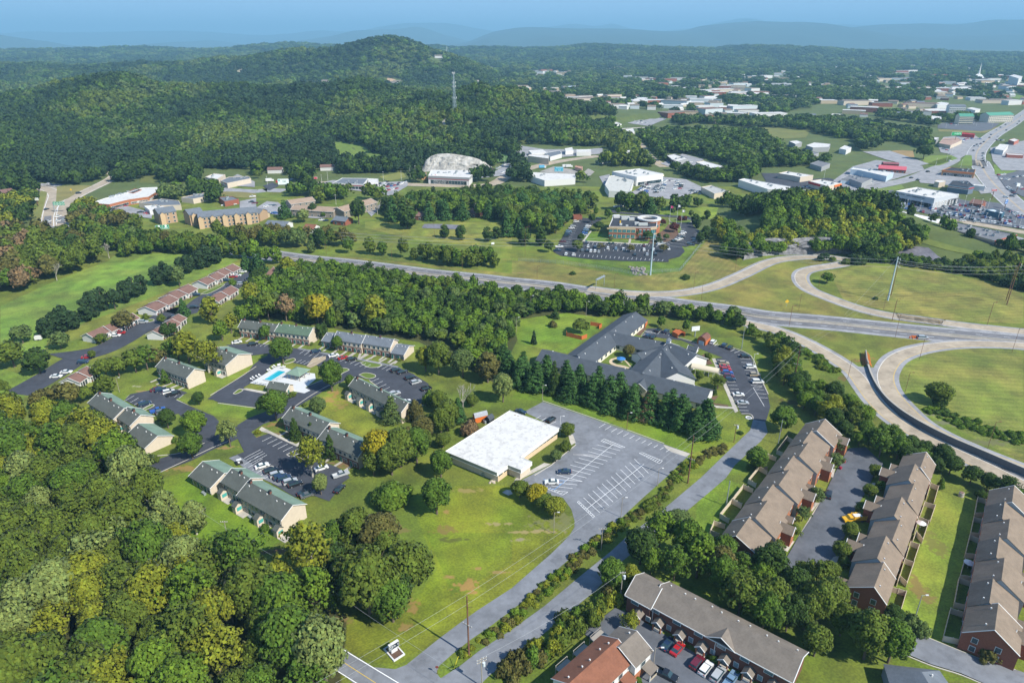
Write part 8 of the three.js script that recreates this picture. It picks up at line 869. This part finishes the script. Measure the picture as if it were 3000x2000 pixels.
const U1=upole('tall brown utility pole on the grass wedge between drive and lane','M',1630,1365,18.5,{...tall,r:0.24}),U2=upole('tall brown utility pole at the top of the weedy strip','N',1347,40,18,{...tall,r:0.24}),U3=upole('tall brown utility pole beside the ramp trees','K',235,710,18,{...tall,r:0.22}),U0=V(U1.x-62,17,U1.z+47);
for(const[k,d]of[[0,0],[-2.4,1]]){const o=V(-0.6,k,d*0.5);wire('upper power line from the street corner to the grass wedge pole'.replace('upper',k?'lower':'upper'),U0.clone().add(o),U1.clone().add(o),1);wire((k?'lower':'upper')+' power line between the grass wedge pole and the weedy strip pole',U1.clone().add(o),U2.clone().add(o),1.6);wire((k?'lower':'upper')+' power line between the weedy strip pole and the ramp tree pole',U2.clone().add(o),U3.clone().add(o),1.6);wire((k?'lower':'upper')+' power line leaving the ramp tree pole to the right',U3.clone().add(o),V(U3.x+70,18+k,U3.z-70),1.4);}
const X1=upole('slim pole with one crossarm on the weedy strip','N',683,555,8.2,{m:M.poleLight,arms:[[0.6,2.2]],r:0.13});const X2=upole('pole with a transformer can behind the yellow-green lane tree','N',828,960,10.5,{m:M.poleLight,can:1.6,arms:[[0.3,1.4]],r:0.15});const X3=upole('pale pole with a bright crossarm at the bottom edge','M',1730,1600,9,{m:M.poleLight,arms:[[0.3,2.4],[1.1,2.4]],can:2,turn:0.5,r:0.16});wire('service cable along the lane hedge',X2,X3,1.4);
upole('grey steel pole on the lane verge by the nearest townhouses','N',1640,215,9.4,{m:M.galv,r:0.2});upole('grey pole at the far corner of the nearest townhouses','K',95,1255,10,{m:M.galv,r:0.16});upole('slim pole with a transformer at the top of the lane','J',2040,1240,7.5,{m:M.pole,can:1.2,arms:[[0.4,1.6]],r:0.13});const Y1=upole('short pole with crossarm between street wood and oak','M',497,985,9,{m:M.pole,arms:[[0.4,2.6],[1.2,2.2]],turn:-0.5});const Y2=upole('pale pole with a crossarm on the apartment back lawn','L',1745,478,7,{m:M.poleLight,arms:[[0.3,2]],r:0.13});wire('cable across the street wood',Y1,V(Y1.x-40,9.6,Y1.z-26),0.8);wire('cable from the short pole towards the street corner',Y1,V(Y1.x+44,9,Y1.z+32),1);
function lightPole(label,f,x,y,h,o={}){const p=o.at||G(f,x,y),t=thing('light_pole',label,'light pole',[p.x,p.y||0,p.z],o.turn||0,o.group);mb().tube([0,0,0],[0,h,0],o.r||0.11,0.07,6).add('pole',o.m||M.poleLight,t);if(o.arm !==0){mb().tube([0,h-0.15,0],[o.arm||1,h+0.1,0],0.05,0.05,5).add('arm',o.m||M.poleLight,t);sbox('lamp_head',o.head||M.white,t,(o.arm||1)+0.2,h,0,0.7,0.16,0.3);}else sbox('lamp_head',M.white,t,0,h,0,0.9,0.2,0.5);return t;}
for(const a of[['wooden light pole on the dry grass left of the drive','N',320,425,7.6],['wooden light pole on the verge right of the striped bays','N',835,300,7.2],['light pole at the right corner of the big grey lot','N',1113,65,7],['light pole on the lawn edge of the big grey lot, middle','J',1055,1125,7.2,{m:M.pole}],['light pole on the lawn edge of the big grey lot, far corner','J',280,860,7],['white light pole at the right corner of the white-roofed building','J',440,1175,8,{m:M.white}],['left light pole on the nursing home lawn','J',40,232,8],['light pole on the nursing home lawn by the thicket','J',680,88,8.5],['light pole high in the thicket left of the nursing home','J',172,40,9],['tall double-headed light pole at the nursing home drive','J',2110,385,11,{m:M.galv,r:0.2}],['light pole at the outer bays of the nursing home','J',2212,560,7,{m:M.white}],['light pole by the patch of gravel left of the apartments','H',1095,780,6.7],['curved light pole in the brick apartment car park','N',1080,1470,7,{arm:1.4}],['light pole with a bright lamp beside the grass strip','O',1115,1110,9,{r:0.16,m:M.galv,head:M.white}]])lightPole(...a);
[['g',282,1450,10],['g',465,1230,8],['g',1060,1445,9],['g',1145,1535,12],['g',2020,1565,12],['g',200,1565,10],['K',195,175,11],['K',1140,125,11],['K',1170,278,12],['K',2015,165,12],['K',2245,412,12],['K',1395,475,10],['K',735,655,9],['K',1262,780,9],['K',2020,1300,11],['F',1670,1240,10],['F',1740,1345,10],['F',940,1240,9],['F',1285,1290,1],['F',230,1150,8],['E',1250,1000,12],['E',1895,1070,9],['E',645,925,10],['F',120,945,20],['F',2050,1085,9],['E',1640,775,13]].forEach(([f,x,y,h])=>{if(h>2)lightPole('slender brown lamp post along the interstate and ramps',f,x,y,h,{m:M.pole,r:0.075,arm:1.2,head:M.pole,group:'lamp posts along the interstate'});});
function mast(label,f,x,y,h,m,r,arms){const p=G(f,x,y),t=thing('transmission_pole',label,'transmission pole',[p.x,0,p.z]);mb().tube([0,0,0],[0,h,0],r,r*0.55,8).add('pole',m,t);for(const[hh,w]of arms){sbox('davit_arm',m,t,w/2,h-hh,0,Math.abs(w),0.14,0.14);sbox('insulator',M.white,t,w,h-hh-0.9,0,0.16,0.9,0.16);}return V(p.x,h,p.z);}
const T1=mast('tall blue-grey steel pole on the grass loop','g',1103,1348,25,mat(0.4,0.5,0.55,0.6),0.5,[[1,1.6],[3,1.6],[5,1.6]]),T2=mast('brown wooden pole beside the steel pole on the grass loop','g',1133,1300,19,M.pole,0.22,[[0.6,-1.2],[2,1.2]]),T3=mast('left brown pole of the far pair on the grass loop','g',2190,1350,20,M.pole,0.24,[[0.6,1.2]]),T4=mast('right brown pole of the far pair on the grass loop','g',2197,1388,24,M.pole,0.26,[[0.6,1.2],[2,1.2]]),T5=mast('tall pale blue steel pole below the bank lot','F',1272,1115,26,mat(0.42,0.55,0.62,0.6),0.5,[[1,1.4],[3,1.4]]);
[['upper',-1],['middle',-3],['lower',-5]].forEach(([n,k])=>{const o=V(1.4,k-0.9,0);wire(n+' transmission cable between bank pole and grass loop pole',T5.clone().add(o),T1.clone().add(o),2.5,0.05);wire(n+' transmission cable right of the grass loop pole',T1.clone().add(o),T4.clone().add(o),2,0.05);wire(n+' transmission cable leaving at the right edge',T4.clone().add(o),V(T4.x+120,23+k,T4.z+6),2,0.05);wire(n+' transmission cable left of the bank pole',T5.clone().add(o),V(T5.x-190,25+k,T5.z-10),3,0.05);});wire('guy wire from the grass loop pole down to the left',T1,V(T1.x-34,0,T1.z+22),0.5,0.03);wire('cable between the wooden loop pole and the far pair',T2,T3,1.6,0.04);
{
const W=smooth(pl('K',918,545,950,640,1010,760,1110,890,1250,1010,1420,1120,1650,1240,1950,1370,2352,1545,2700,1690),10),t=thing('retaining_wall','long dark retaining wall curving between the two ramps','wall',[W[0].x,0,W[0].z]),dk=mat(0.12,0.13,0.15,0.9,{map:T_ASPHALT});for(let i=0;i<W.length-1;i++){const a=W[i].clone().sub(W[0]),b=W[i+1].clone().sub(W[0]),h=lerp(1.2,2.7,sstep(0,60,i));const L=a.distanceTo(b);sbox('wall_panel',dk,t,(a.x+b.x)/2,0,(a.z+b.z)/2,L+0.02,h,0.6,Math.atan2(a.z-b.z,b.x-a.x));sbox('coping',M.concrete,t,(a.x+b.x)/2,h+0.005,(a.z+b.z)/2,L+0.02,0.14,0.7,Math.atan2(a.z-b.z,b.x-a.x));}block(edges(W,-1.5,1.5));
const S=pl('K',895,430,900,470,905,510,918,548),s=thing('wall_formwork','unfinished wall end in timber formwork with orange props','formwork',[S[0].x,0,S[0].z]);for(let i=0;i<S.length-1;i++){const a=S[i].clone().sub(S[0]),b=S[i+1].clone().sub(S[0]),r=Math.atan2(a.z-b.z,b.x-a.x),L=a.distanceTo(b),n=4;for(let k=0;k<n;k++){const c=a.clone().lerp(b,(k+0.5)/n);sbox('form_board',M.poleLight,s,c.x,0,c.z,L/n-0.06,2.2,0.5,r);for(const d of[-1,1]){const q=mb().tube([c.x+Math.sin(r)*d*0.3,1.7,c.z+Math.cos(r)*d*0.3],[c.x+Math.sin(r)*d*1.9,0,c.z+Math.cos(r)*d*1.9],0.09,0.09,4).add('prop',M.orange,s);}}}
}
{
const p=G('P5',0,0),b=[[330,900],[790,610],[1330,1040],[980,1270]].map(([x,y])=>{const q=[1100+x/15.68,1850+y/15.68];return G('Z',...q);}),c=b.reduce((s,v)=>s.add(v),V(0,0,0)).multiplyScalar(0.25),t=thing('monument_sign','white lettered monument sign in a framed bed at the street corner','sign',[c.x,0,c.z],Math.atan2(-(b[1].z-b[0].z),b[1].x-b[0].x));const L=b[0].distanceTo(b[1]),w=b[0].distanceTo(b[3]);sbox('bed',M.mulch,t,0,0,0,L,0.3,w);for(const[x,z,sx,sz]of[[0,-w/2,L+0.3,0.3],[0,w/2,L+0.3,0.3],[-L/2,0,0.3,w-0.3],[L/2,0,0.3,w-0.3]])sbox('border',M.white,t,x,0,z,sx,0.42,sz);sbox('base',M.white,t,0,0.3,0,L*0.6,1.3,0.5);sbox('sign_cabinet',M.white,t,0,1.6,0,L*0.95,1.5,0.7);print(t,L*0.9,1.3,(k,W,H)=>{scribble(k,W,H,'#2a3440','#e8ecef',1,14,0.27,0.95,0.42);k.strokeStyle='#e8ecef';k.lineWidth=H*0.09;k.beginPath();k.arc(W*0.14,H*0.5,H*0.3,0,7);k.stroke();k.fillStyle='#e8ecef';k.fillRect(W*0.12,H*0.36,W*0.04,H*0.28);},0,2.36,0.37);
const gantry=(label,f,x,y,h,w,n,turn)=>{const q=G(f,x,y),g=thing('gantry_sign',label,'road sign',[q.x,0,q.z],turn);mb().tube([0,0,0],[0,h+2,0],0.4,0.35,8).add('mast',M.galv,g);mb().tube([0,h+1,0],[w,h+1,0],0.22,0.22,6).tube([0,h+2,0],[w,h+2,0],0.22,0.22,6).add('truss',M.galv,g);for(let i=0;i<n;i++){const pw=w/n-0.25,b2=sbox('sign_panel',M.signGreen,g,(i+0.5)*w/n+0.4,h-0.2,0.4,pw,3,0.14);print(g,pw,3,(k,W,H)=>{k.fillStyle='#0d8a5c';k.fillRect(0,0,W,H);k.strokeStyle='#e8f4ee';k.lineWidth=W*0.03;k.strokeRect(W*0.04,H*0.04,W*0.92,H*0.92);k.fillStyle='#eef6f2';k.beginPath();k.arc(W*0.5,H*0.28,W*0.17,0,7);k.fill();k.fillRect(W*0.14,H*0.56,W*0.72,H*0.09);k.fillRect(W*0.2,H*0.74,W*0.55,H*0.09);},(i+0.5)*w/n+0.4,h+1.3,0.49,0,'lettering',128);}};
gantry('green overhead highway signs on a cantilever at the far left','S3',885,900,6,9.4,4,0.05);gantry('green overhead sign poking out of the hedge by the interstate','Z',462,705,8.5,9,2,0.25);
const gt=G('F',770,1250),ga=thing('sign_gantry_back','grey lattice sign bridge seen from behind over the interstate','road sign',[gt.x,0,gt.z],0.9);for(const x of[0,9])mb().tube([x,0,0],[x,6.5,0],0.2,0.2,6).add('mast',M.galv,ga);for(let i=0;i<9;i++)mb().tube([i,i % 2?6:7,0],[i+1,i % 2?7:6,0],0.09,0.09,4).add('lattice_bar',M.galv,ga);sbox('walkway',M.galv,ga,4.5,5.9,0,9,0.2,1.6);
const board=(label,f,x,y,h,w,hh,turn,bg,fg,rows,sd,o={})=>{const q=G(f,x,y),s=thing('billboard',label,'billboard',[q.x,0,q.z],turn);mb().tube([0,0,0],[0,h,0],0.3,0.3,8).add('post',o.m||M.pole,s);sbox('panel',M.white,s,0,h,0,w,hh,0.5);print(s,w*0.97,hh*0.94,(k,W,H)=>scribble(k,W,H,bg,fg,rows,sd),0,h+hh/2,0.27,0);};
board('green oval-ended billboard on a tall brown post over the strip','P8',830,860,11,14,4.6,0,'#0f9a55','#e0f6ea',1,3);board('small red sign on a post left of the grey-roofed showroom','S2',1950,420,4,3.4,2,0,'#c22036','#f6d8dc',2,5);board('blue billboard in the gravel yard','F',430,190,3,9.6,5,0,'#2aa0c0','#e8f6fa',2,7,{m:M.galv});board('white nursing home billboard with three panels','J',1680,270,3.2,4.2,2.2,0.25,'#e9ecec','#9aa6ae',2,9,{m:M.galv});board('olive billboard left of two before the long white store','F',2148,300,2.5,6.4,3.6,-0.1,'#8a8a2c','#c9c45a',1,11);board('blue billboard right of two before the long white store','F',2220,315,2.5,6.4,3.6,-0.1,'#274a80','#a8c0e0',1,13);board('white sign on a post by the highway at far left','S3',150,590,4,3.2,2.2,0,'#dfe6e0','#c8d0ca',1,15);board('red and white pylon sign above the strip road wall','S8',1805,600,7,4.8,1.6,0,'#b04048','#f0e0e0',1,17);board('blue and white pylon sign in the sales lot corner','S8',2020,770,4,3.6,4,0.4,'#2f6ab0','#d8e6f4',2,19);board('white square sign in the far right car park','S8',2230,470,4.5,3.6,3,0.2,'#e8ecee','#c8ccd0',1,21);board('white tilted field sign by the dry field','E',2175,840,0.6,2.2,1.4,0.3,'#e4e8e8','#c0c8c8',2,23);
{const q=G('S2',830,490),s=thing('banner_wall','big white truck-shaped sign wall with black letters','sign',[q.x,0,q.z],0.12);sbox('panel',M.white,s,0,0.4,0,10.6,5.6,0.8);print(s,10.3,5.3,(k,W,H)=>{k.fillStyle='#e6f2f2';k.fillRect(0,0,W,H);k.fillStyle='#39484a';k.font='bold '+Math.round(H*0.5)+'px serif';k.textAlign='center';k.textBaseline='middle';k.fillText('EWC',W*0.62,H*0.46,W*0.36);k.fillStyle='#4fb0a8';k.fillRect(W*0.04,H*0.1,W*0.16,H*0.3);},0,3.2,0.45);sbox('cab',M.red,s,-6.2,2.6,0,1.7,2,1.2);}
const stop=G('M',1388,1500),st=thing('sign_post','small brown sign post at the tip of the grass wedge','sign',[stop.x,0,stop.z]);mb().tube([0,0,0],[0,2.3,0],0.06,0.06,5).add('post',M.pole,st);const so=put('sign_plate',new THREE.CylinderGeometry(0.4,0.4,0.05,8).rotateX(Math.PI/2),mat(0.2,0.05,0.04,0.7),st);so.position.y=2.2;const ys=G('M',1515,1460),y2=thing('guy_guard','slanted yellow guy-wire guard on the grass wedge','guard',[ys.x,0,ys.z]);mb().tube([0,0,0],[1,2.6,-1.2],0.07,0.07,5).add('sleeve',mat(0.7,0.6,0.02,0.6),y2);
for(const[f,x,y]of[['D',655,360],['g',170,1405]]){const q=G(f,x,y),w=thing('warning_sign',f==='D'?'yellow warning sign on the highway verge':'small yellow warning sign by the interstate verge','sign',[q.x,0,q.z]);mb().tube([0,0,0],[0,3,0],0.08,0.08,5).add('post',M.galv,w);const d=put('sign_plate',boxOf(1.6,1.6,0.08),mat(0.8,0.5,0.02,0.6),w);d.position.y=3;d.rotation.z=Math.PI/4;}
const wk=G('K',1345,285),cr=thing('traffic_barrels','orange work barrier beside the silver minivan on the interstate','barrier',[wk.x,0.06,wk.z],-0.1);for(let i=0;i<4;i++){const k=put('barrel',new THREE.CylinderGeometry(0.28,0.34,1,8),M.orange,cr);k.position.set(-2+i*1.1,0.5,(i % 2)*0.6);}sbox('barrier_board',M.orangeBrown,cr,0.4,0.3,-0.6,3.2,0.9,0.12);
}
{
const p=onGround('B',782,812),top=atDist('B',782,500,-p.z).y,h=top-p.y,t=thing('radio_tower','tall guyed lattice radio tower on the wooded hill','tower',[p.x,p.y,p.z]);const m=mat(0.34,0.42,0.44,0.5,{metalness:0.3}),w=3.2,sec=14;for(const[a,b]of[[-1,-0.6],[1,-0.6],[0,1.1]])mb().tube([a*w,0,b*w],[a*0.7,h,b*0.7],0.32,0.2,6).add('tower_leg',m,t);for(let i=0;i<sec;i++){const s0=lerp(w,0.7,i/sec),s1=lerp(w,0.7,(i+1)/sec),y0=h*i/sec,y1=h*(i+1)/sec,C=[[-1,-0.6],[1,-0.6],[0,1.1]];const b=mb();for(let k=0;k<3;k++){const a=C[k],d=C[(k+1)% 3];b.tube([a[0]*s0,y0,a[1]*s0],[d[0]*s1,y1,d[1]*s1],0.14,0.14,4,false).tube([d[0]*s0,y0,d[1]*s0],[a[0]*s1,y1,a[1]*s1],0.14,0.14,4,false).tube([a[0]*s1,y1,a[1]*s1],[d[0]*s1,y1,d[1]*s1],0.12,0.12,4,false);}b.add('lattice_section',m,t);}for(const f of[0.45,0.7,0.78,0.99])for(const[a,b]of[[-1,-0.6],[1,-0.6],[0,1.1]]){const s=lerp(w,0.7,f)+1;sbox('antenna_panel',M.white,t,a*s,h*f-1,b*s,0.8,2.6,0.8);}sbox('equipment_hut',mat(0.5,0.3,0.2,0.9),t,-5,0,4,5,3,4);
const q=onGround('B',728,402),t2=thing('radio_mast','thin white mast on the shoulder of the peaked hill','tower',[q.x,q.y,q.z]),hh=atDist('B',728,322,-q.z).y-q.y;mb().tube([0,0,0],[0,hh,0],1.6,1.2,6).add('pole',M.white,t2);sbox('antenna_ring',M.white,t2,0,hh-3,0,5,3,5);
[[82,630],[305,680],[690,740],[715,720],[325,780],[560,800],[745,860],[945,790],[965,880],[1200,930],[1285,850],[1330,710],[1460,750],[1430,970],[1590,890],[1660,830],[1730,770],[1680,1020],[1905,960],[1970,1070],[2000,800],[2110,890],[2210,1010],[2275,1080],[1190,700],[1610,770]].forEach(([x,y])=>lightPole('white light mast in the sales lot','S8',x,y,8,{m:M.white,arm:0,r:0.14,group:'light masts of the sales lot'}));[[1110,655],[1290,615],[1475,600],[1235,705],[1385,735],[1570,790],[1690,700],[1890,745],[520,540],[515,290],[1260,390]].forEach(([x,y])=>lightPole('white light mast at the road fork by the sales lot','S7',x,y,8,{m:M.white,arm:0,r:0.14,group:'light masts at the road fork'}));[[650,540],[915,475],[1235,470],[1290,500],[1625,500],[745,390],[440,1330],[670,1220],[780,1080],[965,1360]].forEach(([x,y])=>lightPole('pale light mast along the far strip','P8',x,y,8.5,{m:M.white,arm:0,r:0.16,group:'light masts along the far strip'}));[[105,290],[605,275],[660,250],[860,330],[935,330],[1170,245],[1335,240],[1415,210],[1463,185],[2205,190],[2285,100],[735,470]].forEach(([x,y])=>lightPole('pale light mast at the upper left shops','E',x,y,8.5,{m:M.white,arm:0,r:0.15,group:'light masts at the upper left shops'}));
}
{
const P=[...pl('F',60,985,400,1005,700,1040,1000,1085,1140,1120),...pl('F',1300,1090,1540,1080,1640,960,1740,830,1840,710,1930,620)],t=thing('chain_link_fence','long pale chain-link fence round the bank grounds','fence',[P[0].x,0,P[0].z]);for(let i=0;i<P.length-1;i++){const n=Math.max(1,Math.round(P[i].distanceTo(P[i+1])/5));for(let k=0;k<n;k++){const a=P[i].clone().lerp(P[i+1],k/n).sub(P[0]),b=P[i].clone().lerp(P[i+1],(k+1)/n).sub(P[0]),m=mb().tube([a.x,0,a.z],[a.x,2,a.z],0.06,0.06,4);for(const y of[0.15,0.6,1.05,1.5,1.95])m.tube([a.x,y,a.z],[b.x,y,b.z],0.035,0.035,3,false);m.add('fence_bay',M.galv,t);}}
const r=G('F',1165,1080),o=thing('rock_outfall','pile of pale rocks in the ditch below the bank lot','rocks',[r.x,0,r.z]);seed(66);for(let i=0;i<60;i++){const g=put('boulder',ROCKS[i % 3],mat(0.22,0.2,0.19,0.95),o);g.position.set(rr(-4.5,4.5),0.1,rr(-8,8));g.scale.setScalar(rr(0.5,1.1));g.rotation.set(rr(0,3),rr(0,3),0);}
const s=G('P5',910,1300),q=thing('rock_pile','small heap of pale stones on the lawn corner of the white-roofed building','rocks',[s.x,0,s.z]);for(let i=0;i<9;i++){const g=put('stone',ROCKS[i % 3],mat(0.45,0.38,0.3,0.95),q);g.position.set(rr(-0.9,0.9),0.1,rr(-0.6,0.6));g.scale.setScalar(rr(0.3,0.6));}
const mh=G('O',1480,140),w=thing('concrete_manhole','grey concrete cylinder standing at the head of the grass strip','manhole',[mh.x,0,mh.z]);const c=put('riser',new THREE.CylinderGeometry(0.75,0.8,1.4,14),M.concrete,w);c.position.y=0.7;const l=put('lid',new THREE.CylinderGeometry(0.55,0.55,0.16,14),mat(0.2,0.12,0.1,0.8),w);l.position.y=1.48;const mw=G('J',2175,1016),m2=thing('manhole_cover','white-rimmed manhole on the lawn by the lane','manhole',[mw.x,0.02,mw.z]);put('rim',new THREE.TorusGeometry(1,0.28,6,16).rotateX(Math.PI/2),M.white,m2);put('cover',new THREE.CylinderGeometry(0.8,0.8,0.1,14),M.tar,m2);
}
// ---------------------------------------------------------------- tree masses that nobody could count, each one object
{
const white=new THREE.MeshPhysicalMaterial({roughness:0.95,vertexColors:true,side:THREE.DoubleSide,transmission:0.2,thickness:0,specularIntensity:0.2}),byKey=new Map(),m4=new THREE.Matrix4(),q=new THREE.Quaternion(),up=V(0,1,0),c=new THREE.Color();
for(const e of MASS.values()){const im=new THREE.InstancedMesh(crownOf(e.form,e.level,e.v),white,e.list.length),b=BASE[e.form];e.list.forEach(([x,y,z,r,h,tone,ry],i)=>{m4.compose(V(x,y,z),q.setFromAxisAngle(up,ry),V(r/b[0],h/b[1],r/b[0]));im.setMatrixAt(i,m4);const k=0.82+0.36*hash2(Math.round(x*10),Math.round(z*10),5);c.setRGB(TONES[tone][0]*k,TONES[tone][1]*k,TONES[tone][2]*k);im.setColorAt(i,c);});im.name='foliage';im.castShadow=im.receiveShadow=true;if(!byKey.has(e.key)){const g=new THREE.Group();g.name=numbered(/hedge|bushes|weeds|shrubs/.test(e.key)?'shrubbery':'woodland');tag(g,e.key,/hedge/.test(e.key)?'hedge':/bush|weeds|shrub/.test(e.key)?'shrubs':'woods',null,'stuff');scene.add(g);byKey.set(e.key,g);}im.userData.kind='stuff';byKey.get(e.key).add(im);}
}
// ---------------------------------------------------------------- labels: things alike in look are told apart by their order across the view
{
const by=new Map();for(const o of scene.children)if(o.userData.label&&o.userData.kind !=='stuff'){const k=o.userData.label;if(!by.has(k))by.set(k,[]);by.get(k).push(o);}
const nth=(n)=>n+(n % 100>10&&n % 100<14?'th':['th','st','nd','rd'][n % 10]||'th');
for(const[k,l]of by){if(l.length<2)continue;l.sort((a,b)=>project(a.position)[0]-project(b.position)[0]);l.forEach((o,i)=>{o.userData.label=(i===0?'leftmost ':i===l.length-1?'rightmost ':nth(i+1)+' from left ')+k;if(!o.userData.group)o.userData.group=k;});}
}
renderer.render(scene,camera);
